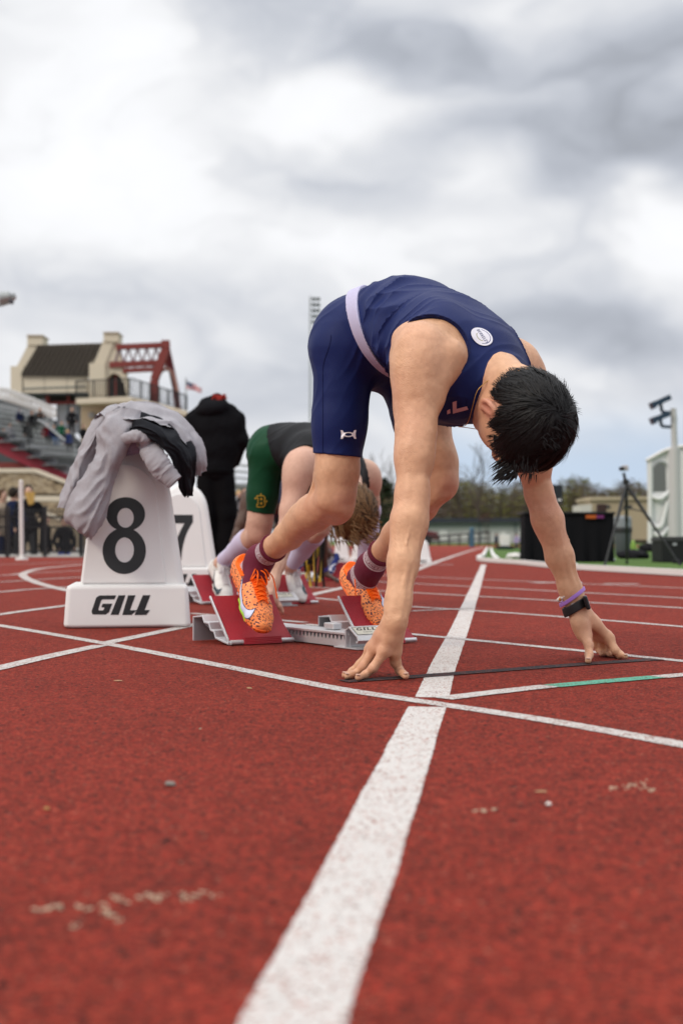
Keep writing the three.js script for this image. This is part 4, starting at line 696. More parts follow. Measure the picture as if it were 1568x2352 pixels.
function startingBlock(label, group) {
  const A0 = -2.905, B0 = 2.014, base = W3(A0, B0, 0), root = thing('starting_block', label, 'starting block', base, group);
  // profile drawn ahead (x) and up (y), stretched across from b0 to b1
  const prof = (pts, b0, b1, bevel = 0) => extrude(shapeOf(pts), b1 - b0, new THREE.Matrix4().makeBasis(DIR, UP, LEFT.clone().negate()).setPosition(W3(0, b1, 0)), bevel);
  const band = (pts, th) => { const out = [], back = []; pts.forEach((p, i) => { const a = pts[Math.max(0, i - 1)], b = pts[Math.min(pts.length - 1, i + 1)], L = Math.hypot(b[0] - a[0], b[1] - a[1]), n = [-(b[1] - a[1]) / L * th / 2, (b[0] - a[0]) / L * th / 2]; out.push([p[0] + n[0], p[1] + n[1]]); back.unshift([p[0] - n[0], p[1] - n[1]]); }); return [...out, ...back]; };
  const r0 = B0 - .036, r1 = B0 + .036, F = A0 - .01, K = F - .86;
  const rail = part('rail', [prof([[K, .036], [F, .036], [F, .043], [K, .043]], r0 - .006, r1 + .006, .0015)], alu, root);
  const comb = [[K, .004], [F, .004], [F, .034]]; for (let x = F - .02; x > K + .02; x -= .019) comb.push([x, .034], [x - .002, .024], [x - .0065, .021], [x - .0105, .025], [x - .011, .034]); comb.push([K, .034]);
  part('toothed_side', prof(comb, r0, r0 + .004), alu, rail); part('toothed_side', prof(comb, r1 - .004, r1), alu, rail);
  part('rail_floor', prof([[K, .003], [F, .003], [F, .006], [K, .006]], r0 + .0045, r1 - .0045), aluDark, rail);
  // the bent plate at the front, lettered
  const bz = [[F - .004, .002], [F - .004, .050], [F + .012, .059], [F + .050, .036], [F + .056, .026], [F + .052, .020], [F + .046, .022]];
  const br = part('front_bracket', [prof(band(bz, .005), r0 - .014, r1 + .018, .001), prof([[F - .06, .0015], [F + .05, .0015], [F + .05, .005], [F - .06, .005]], r0 - .014, r1 + .018, .001)], alu, root);
  const txt = canvasTex(256, 128, (c, w, h) => { c.fillStyle = '#c9c8bd'; c.fillRect(4, 4, w - 8, h - 8); c.fillStyle = '#26262a'; c.font = 'bold italic 66px sans-serif'; c.textAlign = 'center'; c.save(); c.translate(w / 2, 58); c.scale(1.5, 1); c.fillText('GILL', 0, 0); c.restore(); c.font = 'bold 26px sans-serif'; c.fillStyle = '#77776f'; c.fillText('FUSION', w / 2, 96, 170); });
  const slope = V(0, 0, 0).addScaledVector(DIR, .038).addScaledVector(UP, -.023).normalize(), nrm = LEFT.clone().cross(slope).normalize(); if (nrm.y < 0) nrm.negate();
  const sg = new THREE.PlaneGeometry(.078, .034); sg.applyMatrix4(new THREE.Matrix4().makeBasis(LEFT, slope.clone().negate(), nrm).setPosition(W3(F + .031, B0 - .006, .0475).addScaledVector(nrm, .0034))); part('lettering', sg, mat(0xffffff, .6, { map: txt }), br);
  part('end_clamp', [box(.05, .018, .03, frame(W3(F - .14, B0, .053), DIR, UP), .004)], alu, rail);
  // two pedals on stepped feet
  const pedal = (a, b0, b1) => {
    const ft = part('pedal_foot', [prof(band([[a - .205, .002], [a - .205, .070], [a - .150, .075], [a - .138, .058], [a - .110, .056], [a - .100, .038], [a - .080, .035], [a - .070, .018], [a - .03, .011], [a + .004, .006]], .006), b0 - .012, b1 - .02, .0015)], alu, root);
    part('foot_rib', prof([[a - .195, .048], [a - .085, .016], [a - .085, .020], [a - .195, .054]], b0 + .02, b1 - .03), aluDark, ft);
    part('axle', rod(W3(a + .004, b0 - .004, .009), W3(a + .004, b1 + .008, .009), .0065, .0065, 12), alu, ft);
    // the padded plate, slightly bowed, wider at its foot
    const nu = 14, nv = 12, lo = W3(a + .006, 0, .014), hiA = a - .098, th = .011, P2 = [], uv = [], ix = [];
    const q = (u, v, d) => { const bw = lerp(.004, 0, v), b = lerp(b0 - bw, b1 + bw, u), bow = -.010 * Math.sin(v * Math.PI) , aa = lerp(a + .006, hiA, v), hh = lerp(.014, .134, v), nx = .77, ny = .63; return W3(aa + nx * (bow + d), b, hh + ny * (bow + d)); };
    const grid = (d, flip) => { const b = P2.length / 3; for (let j = 0; j <= nv; j++) for (let i = 0; i <= nu; i++) { q(i / nu, j / nv, d).toArray(P2, P2.length); uv.push(lerp(b0, b1, i / nu), .16 * j / nv); } for (let j = 0; j < nv; j++) for (let i = 0; i < nu; i++) { const k = b + j * (nu + 1) + i; flip ? ix.push(k, k + nu + 1, k + 1, k + 1, k + nu + 1, k + nu + 2) : ix.push(k, k + 1, k + nu + 1, k + 1, k + nu + 2, k + nu + 1); } return b; };
    const f = grid(0, false), k = grid(-th, true), rim = []; for (let i = 0; i < nu; i++) rim.push([i, i + 1]); for (let j = 0; j < nv; j++) rim.push([j * (nu + 1) + nu, (j + 1) * (nu + 1) + nu]); for (let i = nu; i > 0; i--) rim.push([nv * (nu + 1) + i, nv * (nu + 1) + i - 1]); for (let j = nv; j > 0; j--) rim.push([j * (nu + 1), (j - 1) * (nu + 1)]);
    for (const [x, y] of rim) { const s = P2.length / 3; for (const t of [f + x, f + y, k + x, k + y]) { P2.push(P2[t * 3], P2[t * 3 + 1], P2[t * 3 + 2]); uv.push(0, 0); } ix.push(s, s + 2, s + 1, s + 1, s + 2, s + 3); }
    const G = new THREE.BufferGeometry(); G.setAttribute('position', new THREE.Float32BufferAttribute(P2, 3)); G.setAttribute('uv', new THREE.Float32BufferAttribute(uv, 2)); G.setIndex(ix); G.computeVertexNormals();
    const pd = part('pedal', G, padMat, root);
    part('pedal_lip', prof([[a + .004, .001], [a + .016, .003], [a + .010, .022], [a - .004, .018]], b0 + .035, b1 - .035, .0015), padMat, pd);
    part('pedal_edge', prof([[a + .001, .010], [a - .002, .018], [hiA - .010, .134], [hiA - .014, .130], [a - .010, .016]], b0 - .010, b0 - .0045, .001), alu, pd);
  };
  pedal(-3.19, 1.767, 1.958); pedal(-2.995, 2.072, 2.245);
  return root;
}
const blocks = startingBlock('silver starting block with red pedals under the orange spiked shoes', null);
const laneStep = W3(-2.10, 1.02, 0);
copyOf(blocks, blocks.position.clone().add(laneStep), null, 'silver starting block with red pedals under the white shoes, behind lane marker 8');

// ---------------------------------------------------------------- the runners behind
function plantedHand(F, wrist, out, s = 1) {                        // fingers bridged outwards, thumb inwards
  const k = (d, l, h) => { const p = off3(wrist, d, l * out, 0); p.y = h; return p; }, f = [];
  f.push([mid3(wrist, k(.01, -.03, .02), .45), k(.015, -.035, .035), k(.015, -.05, .010)]);
  for (let i = 0; i < 4; i++) { const d = .02 - i * .022; f.push([mid3(wrist, k(d, .045, .03), .55), k(d * 1.2, .065, wrist.y * .38 + .005), k(d * 1.3, .095, .009)]); }
  handField(F, wrist, { fingers: f, size: s });
}
const swimBlack = new THREE.MeshPhysicalMaterial({ color: new THREE.Color().setRGB(.009, .0095, .0115), roughness: .6, specularIntensity: .25, side: THREE.DoubleSide });
const bottle = new THREE.MeshPhysicalMaterial({ color: new THREE.Color().setRGB(.003, .050, .020), roughness: .55, specularIntensity: .35, side: THREE.DoubleSide });
const lilac = mat([.56, .52, .68], .8, { bumpMap: knit, bumpScale: .0004 });
{
  const root = thing('person', 'crouching sprinter in green shorts and black top with white knee socks, behind the navy runner', 'person', W3(-4.85, 2.98, 0));
  const P = {
    hipR: W3(-4.895, 2.885, .655), hipL: W3(-4.89, 3.07, .655), kneeR: J(594, 1228, 2.87), kneeL: J(735, 1208, 3.12), ankR: J(508, 1292, 2.90), ankL: J(668, 1300, 3.17),
    shR: J(690, 1064, 2.80), elR: J(658, 1212, 2.72), wrR: J(620, 1362, 2.62), shL: J(836, 1088, 3.15), elL: J(852, 1172, 3.25), wrL: J(834, 1318, 3.30), headC: W3(-4.372, 2.98, .415),
    spine: [[-4.93, 2.98, .668, .140, .105], [-4.84, 2.98, .690, .124, .095], [-4.73, 2.98, .678, .132, .10], [-4.61, 2.98, .637, .14, .104], [-4.51, 2.975, .585, .13, .098], [-4.45, 2.98, .54, .08, .07]],
    crown: [-.72, .694], neck: W3(-4.46, 2.98, .555), heelR: J(488, 1312, 2.892), toeR: J(522, 1386, 2.852), heelL: J(650, 1316, 3.205), toeL: J(690, 1388, 3.175),
    hemR: J(602, 1178, 2.87), hemL: J(745, 1150, 3.12), waist: W3(-4.885, 2.98, .69), droop: W3(-4.55, 2.96, .52), neckHole: W3(-4.40, 2.98, .50), top: .83,
  };
  P.holeR = J(694, 1066, 2.795); P.holeL = off3(P.shL, 0, .02, .005); P.hands = new Field(); plantedHand(P.hands, P.wrR, -1); plantedHand(P.hands, P.wrL, 1);
  const { sh, shorts, hp, C, Fc, Rt } = athlete(root, P, { cell: .0075, clothCell: .0075, size: .98, skin: [.60, .37, .27], pink: [[off3(P.kneeR, .04, 0, -.01), .002, .5], [P.shR, .006, .35]], face: true, shortsMat: bottle, topMat: swimBlack });
  const b = canvasTex(128, 128, (c) => { c.strokeStyle = '#b98f1c'; c.lineWidth = 7; c.lineJoin = 'round'; c.beginPath(); c.moveTo(30, 20); c.lineTo(86, 20); c.lineTo(100, 34); c.lineTo(100, 54); c.lineTo(92, 62); c.lineTo(100, 72); c.lineTo(100, 98); c.lineTo(86, 112); c.lineTo(30, 112); c.lineTo(30, 90); c.lineTo(40, 90); c.lineTo(40, 42); c.lineTo(30, 42); c.closePath(); c.stroke(); c.strokeRect(62, 42, 12, 10); c.strokeRect(62, 78, 12, 10); c.beginPath(); c.arc(64, 8, 4, 0, 7); c.moveTo(20, 40); c.arc(16, 40, 4, 0, 7); c.moveTo(116, 64); c.arc(114, 66, 4, 0, 7); c.stroke(); });
  const p = J(599, 1151, 2.79); part('logo', printOn(shorts, p, V(1, 0, 0), UP, .062, .066, { normal: toCam(p), start: .06, off: .002 }), print(b), sh);
  for (const [h, t, a, k, out, f] of [[P.heelR, P.toeR, P.ankR, P.kneeR, -1], [P.heelL, P.toeL, P.ankL, P.kneeL, 1]]) {
    dressFoot(root, { heel: h, toe: t, side: LEFT.clone(), out, ank: a, knee: k, from: .8, look: 'white', cell: .0055, noSock: true });
    const F = new Field(), ax = a.clone().sub(k), back = DIR.clone().multiplyScalar(-1).addScaledVector(UP, .75).normalize(), S = .98;
    F.chain([[k, .047 * S], [mid3(k, a, .25), .043 * S], [mid3(k, a, .6), .0365 * S], [a, .0305 * S]], .02).egg(mid3(k, a, .30).addScaledVector(back, .014), ax, back, .115, .045, .045, .02);
    const top = plane(mid3(k, a, .20), ax), end = plane(mid3(k, a, .93), ax), lo = k.clone().min(a).addScalar(-.08), hi = k.clone().max(a).addScalar(.08);
    part('long_sock', surface(blend([F], (x, y, z, v) => Math.max(v - .005, -top(x, y, z), end(x, y, z))), lo, hi, .006, { loose: 2.2 }), lilac, root);
  }
  { const F = new Field().chain([[P.elL, .034], [mid3(P.elL, P.wrL, .3), .037], [P.wrL, .027]], .02).limb(mid3(P.shL, P.elL, .7), P.elL, .036, .034, .02), a = plane(P.wrL, P.wrL.clone().sub(P.elL)); part('arm_sleeve', surface(blend([F], (x, y, z, v) => Math.max(v - .005, a(x, y, z))), P.wrL.clone().min(P.shL).addScalar(-.1), P.wrL.clone().max(P.shL).addScalar(.1), .007, { loose: 2.2 }), lilac, root); }
  hairOn(root, { headC: P.headC, C, Fc, Rt, skull: [.113, .100, .082], color: [.055, .027, .011], strand: [.15, .076, .030], rough: .5, seed: 8, whorl: hp(.08, -.075, 0), length: [.05, .08], fringe: .05, wild: .02, fall: .12, width: .0030, count: 700, bunch: 4, away: 1.0, tufts: [[hp(.06, .04, .05), .13, V(.35, -1, .1), .045, .8, 140], [hp(.11, .0, 0), .11, V(.9, -.45, .1), .05, .9, 120]],
    inside: (c, f, r) => f > .05 ? c > .02 : f > .02 ? c > -.03 : c > -.10 });
}
function backRunner(label, da, db, o) {
  const q = (a, b, h) => W3(a + da, b + db, h), root = thing('person', label, 'person', q(-4.85, 2.98, 0));
  const P = { hipR: q(-4.895, 2.885, .66), hipL: q(-4.89, 3.07, .66), kneeR: q(-4.94, 2.87, .31), kneeL: q(-4.81, 3.12, .34), ankR: q(-5.30, 2.90, .19), ankL: q(-5.11, 3.17, .18), shR: q(-4.48, 2.80, .60), elR: q(-4.40, 2.72, .34), wrR: q(-4.38, 2.66, .09), shL: q(-4.46, 3.15, .57), elL: q(-4.47, 3.24, .34), wrL: q(-4.44, 3.32, .09), headC: q(-4.372, 2.98, .43),
    spine: [[-4.93, 2.98, .668, .140, .105], [-4.84, 2.98, .690, .124, .095], [-4.73, 2.98, .678, .132, .10], [-4.61, 2.98, .637, .14, .104], [-4.51, 2.975, .585, .13, .098], [-4.45, 2.98, .54, .08, .07]].map(([a, b, ...r]) => [a + da, b + db, ...r]),
    crown: [-.72, .694], neck: q(-4.46, 2.98, .555), heelR: q(-5.40, 2.90, .15), toeR: q(-5.20, 2.86, .03), heelL: q(-5.22, 3.2, .15), toeL: q(-5.02, 3.17, .03), hemR: q(-4.92, 2.87, .42), hemL: q(-4.85, 3.1, .44), waist: q(-4.885, 2.98, .69), droop: q(-4.55, 2.96, .52), neckHole: q(-4.40, 2.98, .50), top: .86, ...(o.joints ?? {}) };
  P.holeR = off3(P.shR, .02, -.01, 0); P.holeL = off3(P.shL, 0, .02, .005); P.hands = new Field(); plantedHand(P.hands, P.wrR, -1); plantedHand(P.hands, P.wrL, 1);
  const r = athlete(root, P, { cell: .011, clothCell: .012, skin: o.skin, hot: o.skin, shortsMat: o.shorts, topMat: o.top });
  for (const [h, t, a, k, out] of [[P.heelR, P.toeR, P.ankR, P.kneeR, -1], [P.heelL, P.toeL, P.ankL, P.kneeL, 1]]) dressFoot(root, { heel: h, toe: t, side: LEFT.clone(), out, ank: a, knee: k, look: 'blue', cell: .009, noSock: true });
  return { root, P, ...r };
}
{
  const da = -2.40, db = 1.16, R = rng(19);
  // the curve turns the lanes further in: these two are brought round so that the left hand is where it stands
  const turned = (k, goal, turn) => { const h = W3(-4.44 + da * k, 3.32 + db * k, 0); return new THREE.Matrix4().makeTranslation(goal.x, 0, goal.z).multiply(new THREE.Matrix4().makeRotationY(turn)).multiply(new THREE.Matrix4().makeTranslation(-h.x, 0, -h.z)); };
  const settle = (o3, M, turn, label) => { o3.root.position.applyMatrix4(M); o3.root.rotation.y = turn; copyOf(blocks, blocks.position.clone().add(laneStep).add(W3(o3.k * da, o3.k * db, 0)).applyMatrix4(M), turn, label); };
  const M3 = turned(1, ground(744, 1341), -.85), I3 = M3.clone().invert(), q3 = (x, y, z) => at(x, y, z).applyMatrix4(I3);
  const r3 = backRunner('dark skinned crouching sprinter with long yellow tipped braids hanging to the track', da, db, { skin: [.075, .036, .022], shorts: swimBlack, top: mat([.02, .022, .05], .6), joints: { elL: q3(739, 1205, 8.55), shL: q3(728, 1110, 8.75), headC: q3(698, 1190, 8.2), neck: q3(702, 1150, 8.5) } }); r3.k = 1;
  const head = r3.P.headC, cap = new Field().egg(head, r3.C, r3.Fc, .122, .110, .092, 0), hair = part('hair', surface(blend([cap], (x, y, z, v) => Math.max(v - .004, (x - head.x) * r3.Fc.x + (y - head.y) * r3.Fc.y + (z - head.z) * r3.Fc.z - .05)), head.clone().addScalar(-.15), head.clone().addScalar(.15), .012, { loose: 3 }), mat([.012, .010, .009], .6), r3.root);
  const dark = mat([.013, .011, .010], .6), yellow = mat([.62, .42, .03], .5);
  for (let i = 0; i < 16; i++) {
    const px = 700 + i * 2.5 + R() * 4, e = 1290 + R() * 74, z = 8.2 + (R() - .5) * .14, pts = [q3(px - 2, 1200 + R() * 20, z), q3(px + R() * 4, 1250, z - .02), q3(px + (R() - .5) * 6, lerp(1250, e, .5), z - .02), q3(px + (R() - .5) * 10, e, z - .01)];
    part('braid', tube(pts, .0085, 16, 6), i % 3 === 1 ? yellow : dark, hair);
  }
  const ax = r3.P.wrL.clone().sub(r3.P.elL).normalize(); part('wristband', rod(r3.P.wrL.clone().addScaledVector(ax, -.045), r3.P.wrL.clone().addScaledVector(ax, -.012), .031, .030, 16), mat([.09, .11, .45], .6), r3.root);
  settle(r3, M3, -.85, 'starting block of the dark skinned runner, seen in bits behind the nearer runners');
  const r4 = backRunner('pale crouching sprinter in dark kit, fourth from the camera and mostly hidden', da * 2, db * 2, { skin: [.55, .33, .24], shorts: mat([.02, .03, .10], .6), top: mat([.03, .04, .12], .6) });
  r4.k = 2; settle(r4, turned(2, ground(800, 1288), -.75), -.75, 'farthest starting block, seen small between the legs of the runners');
}


// ================================================================ LANE MARKERS AND THE CLOTHES ON ONE
const white = new THREE.MeshPhysicalMaterial({ color: new THREE.Color().setRGB(.74, .735, .73), roughness: .42, bumpMap: skinBump, bumpScale: .0004, side: THREE.DoubleSide });
const inkTex = (w, h, draw) => canvasTex(w, h, (c) => { c.fillStyle = '#17181b'; draw(c); });
const ink = (t) => new THREE.MeshStandardMaterial({ map: t, alphaTest: .5, roughness: .5, side: THREE.DoubleSide });
const maker = ink(inkTex(512, 190, (c) => {
  const poly = (p) => { c.beginPath(); p.forEach(([x, y], i) => i ? c.lineTo(x, y) : c.moveTo(x, y)); c.closePath(); c.fill(); };
  poly([[214, 8], [74, 8], [48, 26], [10, 146], [18, 172], [128, 174], [156, 152], [182, 80], [102, 80], [92, 112], [118, 112], [108, 138], [70, 138], [66, 128], [90, 50], [104, 42], [200, 42]]);
  poly([[234, 8], [292, 8], [236, 177], [168, 177]]); poly([[314, 8], [376, 8], [330, 138], [390, 138], [344, 179], [266, 179]]); poly([[438, 8], [502, 8], [454, 138], [500, 138], [468, 180], [370, 180]]);
}));
const digit = { 8: ink(inkTex(360, 636, (c) => { c.beginPath(); c.ellipse(189, 142, 162, 142, 0, 0, 7); c.ellipse(180, 445, 179, 191, 0, 0, 7); c.fill(); c.globalCompositeOperation = 'destination-out'; c.beginPath(); c.ellipse(188, 172, 68, 82, 0, 0, 7); c.fill(); c.beginPath(); c.ellipse(182, 438, 77, 103, 0, 0, 7); c.fill(); })),
  7: ink(inkTex(360, 636, (c) => { c.beginPath(); c.moveTo(10, 10); c.lineTo(350, 10); c.lineTo(350, 110); c.bezierCurveTo(250, 250, 200, 420, 190, 626); c.lineTo(70, 626); c.bezierCurveTo(85, 430, 150, 260, 232, 128); c.lineTo(10, 128); c.closePath(); c.fill(); })) };
function loftRings(rings) { const n = rings[0].length, pos = [], idx = []; rings.forEach((r) => r.forEach((p) => p.toArray(pos, pos.length))); for (let i = 0; i + 1 < rings.length; i++) for (let j = 0; j < n; j++) { const a = i * n + j, b = i * n + (j + 1) % n; idx.push(a, b, a + n, b, b + n, a + n); } const g = new THREE.BufferGeometry(); g.setAttribute('position', new THREE.Float32BufferAttribute(pos, 3)); g.setIndex(idx); g.computeVertexNormals(); return g; }
function laneMarker(label, pos, turn, num) {
  const root = thing('lane_marker', label, 'lane marker', pos), M = new THREE.Matrix4().makeRotationY(turn).setPosition(pos);
  // a rounded rectangle at height y: half width, front, back, corner radius, sideways shift
  const ring = (y, w, f, b, r, s = 0) => { const out = [], n = 7; for (const [cx, cz, a0] of [[w - r, f - r, 0], [-w + r, f - r, 1], [-w + r, b + r, 2], [w - r, b + r, 3]]) for (let i = 0; i <= n; i++) { const a = Math.PI / 2 * (1 - a0 - i / n) * -1 + 0, t = (a0 + i / n) * Math.PI / 2; out.push(V(s + cx + r * Math.cos(t), y, cz + r * Math.sin(t)).applyMatrix4(M)); } return out; };
  const base = [ring(.002, .198, -.010, -.35, .02), ring(.006, .206, -.002, -.358, .02), ring(.014, .208, 0, -.36, .02), ring(.128, .2005, -.008, -.352, .018), ring(.139, .197, -.012, -.349, .018), ring(.144, .188, -.021, -.34, .018), ring(.1445, .05, -.1, -.2, .018)];
  part('base', loftRings(base), white, root);
  const bd = [];
  for (let i = 0; i <= 30; i++) { const t = i / 30, y = .1435 + .466 * (t < .62 ? t : .62 + .38 * Math.sin((t - .62) / .38 * Math.PI / 2)), q = Math.max(0, (y - .44) / .17), dome = Math.sqrt(Math.max(0, 1 - Math.min(1, q) ** 2.3)); const w = lerp(.173, .130, Math.min(1, (y - .1435) / .33)) * (q > 0 ? Math.max(.04, dome) : 1), f = lerp(-.034, -.098, (y - .1435) / .466), b = lerp(-.325, -.250, (y - .1435) / .466), mid = (f + b) / 2, k = q > 0 ? lerp(1, .55, Math.min(1, q) ** 3) : 1; bd.push(ring(y, w, mid + (f - mid) * k, mid + (b - mid) * k, Math.min(.03, w * .8), .016 * (1 - t * .6))); }
  const body = part('body', loftRings(bd), white, root);
  // the arched front panel stands a little proud
  const fy = (y) => lerp(-.034, -.098, (y - .1435) / .466), panel = new THREE.Shape(), pw = (y) => lerp(.139, .106, (y - .15) / .3); panel.moveTo(-pw(.148), .148); panel.lineTo(pw(.148), .148); panel.lineTo(pw(.43), .43); for (let i = 1; i <= 16; i++) panel.lineTo(pw(.43) * Math.cos(i / 16 * Math.PI), .43 + .12 * Math.sin(i / 16 * Math.PI)); panel.closePath();
  const pg = extrude(panel, .010, null, .0045), A = pg.attributes.position; for (let i = 0; i < A.count; i++) { const y = A.getY(i); A.setXYZ(i, A.getX(i) - .012, y, A.getZ(i) + fy(y) - .005); } pg.computeVertexNormals(); pg.applyMatrix4(M); part('front_panel', pg, white, body);
  const sheet = (w, h, cx, cy, m, tx) => { const g = new THREE.PlaneGeometry(w, h, 1, 6), p = g.attributes.position; for (let i = 0; i < p.count; i++) { const y = p.getY(i) + cy; p.setXYZ(i, p.getX(i) + cx, y, tx(y) + .0011); } g.computeVertexNormals(); return g.applyMatrix4(M); };
  if (digit[num]) part('number', sheet(.144, .258, -.012, .308, 0, (y) => fy(y) + .005), digit[num], body);
  part('lettering', sheet(.200, .072, -.021, .076, 0, (y) => lerp(0, -.008, (y - .014) / .114)), maker, root.children[0]);
  return root;
}
const M8 = ground(293, 1443), M7 = at(420, 1365, 7.15);
laneMarker('white lane marker with a black figure 8, clothes thrown over its top', V(M8.x, 0, M8.z), .14, 8);
laneMarker('white lane marker with a black figure 7, half hidden behind the marker 8', V(M7.x, 0, M7.z), .14, 7);
for (const [x, y, n, label, k] of [[972, 1296, 3, 'small white lane marker far off, right of the lowered right arm', .5], [826, 1296, 5, 'small white lane marker far off, behind the lilac arm sleeve', .55], [784, 1292, 4, 'small white lane marker far off, left of the lilac arm sleeve', .55]]) { const p = ground(x, y), m = laneMarker(label, V(p.x, 0, p.z), .1, n); m.scale.setScalar(k); }

// a sheet of cloth through a net of points, with a thickness; rows of [x, y, depth]
function clothSheet(rows, o = {}) {
  const R = rows.map((r) => new THREE.CatmullRomCurve3(r.map(([x, y, z]) => at(x, y, z)), false, 'centripetal')), nu = o.nu ?? 36, nv = o.nv ?? 56, th = o.thick ?? .006, grid = [];
  for (let i = 0; i <= nu; i++) { const c = new THREE.CatmullRomCurve3(R.map((q) => q.getPoint(i / nu)), false, 'centripetal'); for (let j = 0; j <= nv; j++) (grid[j] ??= [])[i] = c.getPoint(j / nv); }
  const nrm = (i, j) => { const a = grid[j][Math.min(nu, i + 1)].clone().sub(grid[j][Math.max(0, i - 1)]), b = grid[Math.min(nv, j + 1)][i].clone().sub(grid[Math.max(0, j - 1)][i]), n = a.cross(b).normalize(); if (n.dot(toCam(grid[j][i])) < 0) n.negate(); return n; };
  const amp = (o.amp ?? .004) * 1.6, f = o.freq ?? 1, sd = o.seed ?? 1, N = []; for (let j = 0; j <= nv; j++) { N[j] = []; for (let i = 0; i <= nu; i++) N[j][i] = nrm(i, j); }
  const pos = [], uv = [], idx = [], W = nu + 1;
  for (const s of [0, 1]) for (let j = 0; j <= nv; j++) for (let i = 0; i <= nu; i++) {
    const p = grid[j][i], e = Math.min(1, Math.min(i, nu - i) / 2.5, (Math.min(j, nv - j)) / 2.5), w = fbm(p.x * 9 * f, p.y * 9 * f, sd, 2), U = i / nu, Q = j / nv, rid = (q, k) => 1 - 2 * Math.abs(q) ** k;
    const d = rid(noise3(U * 6 + w * 1.6 + sd, Q * 2.2 - w, sd * 3), .8) * amp + rid(noise3(U * 4 + Q * 5 + w * 2 + sd, Q * 3 - U * 3, sd + 9), .8) * amp * .55 + noise3(p.x * 70, p.y * 70, sd) * amp * .14;
    p.clone().addScaledVector(N[j][i], (s ? -th : 0) * Math.sqrt(Math.max(.0, 1 - (1 - e) ** 2)) + d * (s ? .6 : 1)).toArray(pos, pos.length); uv.push(i / nu * (o.w ?? .2), j / nv * (o.h ?? .4));
  }
  for (const s of [0, 1]) for (let j = 0; j < nv; j++) for (let i = 0; i < nu; i++) { const a = s * W * (nv + 1) + j * W + i; s ? idx.push(a, a + 1, a + W, a + 1, a + W + 1, a + W) : idx.push(a, a + W, a + 1, a + 1, a + W, a + W + 1); }
  const g = new THREE.BufferGeometry(); g.setAttribute('position', new THREE.Float32BufferAttribute(pos, 3)); g.setAttribute('uv', new THREE.Float32BufferAttribute(uv, 2)); g.setIndex(idx); g.computeVertexNormals(); return g;
}
function clothTube(path, o = {}) {                                   // a limp sleeve: [x, y, depth, half width, flatness]
  const P = path.map(([x, y, z]) => at(x, y, z)), cv = new THREE.CatmullRomCurve3(P, false, 'centripetal'), n = 60, m = 28, rings = [];
  const val = (k, t) => { const s = t * (path.length - 1), i = Math.min(path.length - 2, Math.floor(s)); return lerp(path[i][k], path[i + 1][k], s - i); };
  const ring = (t, sh) => { const c = cv.getPoint(t), d = cv.getTangent(t), v = toCam(c), a = d.clone().cross(v).normalize(), b = a.clone().cross(d).normalize(), r = val(3, t), fl = val(4, t); return Array.from({ length: m }, (_, j) => { const q = j / m * 2 * Math.PI, w = 1 + (o.amp ?? .10) * (noise3(c.x * 30 + Math.cos(q) * 1.2, t * 16, Math.sin(q) * 1.2 + (o.seed ?? 0)) + .5 * noise3(t * 40, Math.cos(q) * 2, Math.sin(q) * 2)); return c.clone().addScaledVector(a, Math.cos(q) * r * w * sh).addScaledVector(b, Math.sin(q) * r * fl * w * sh); }); };
  for (let i = 0; i <= n; i++) rings.push(ring(i / n, 1));
  for (const [t, s] of [[1, .93], [.97, .88], [.9, .86]]) rings.push(ring(t, s));
  return loftRings(rings);
}
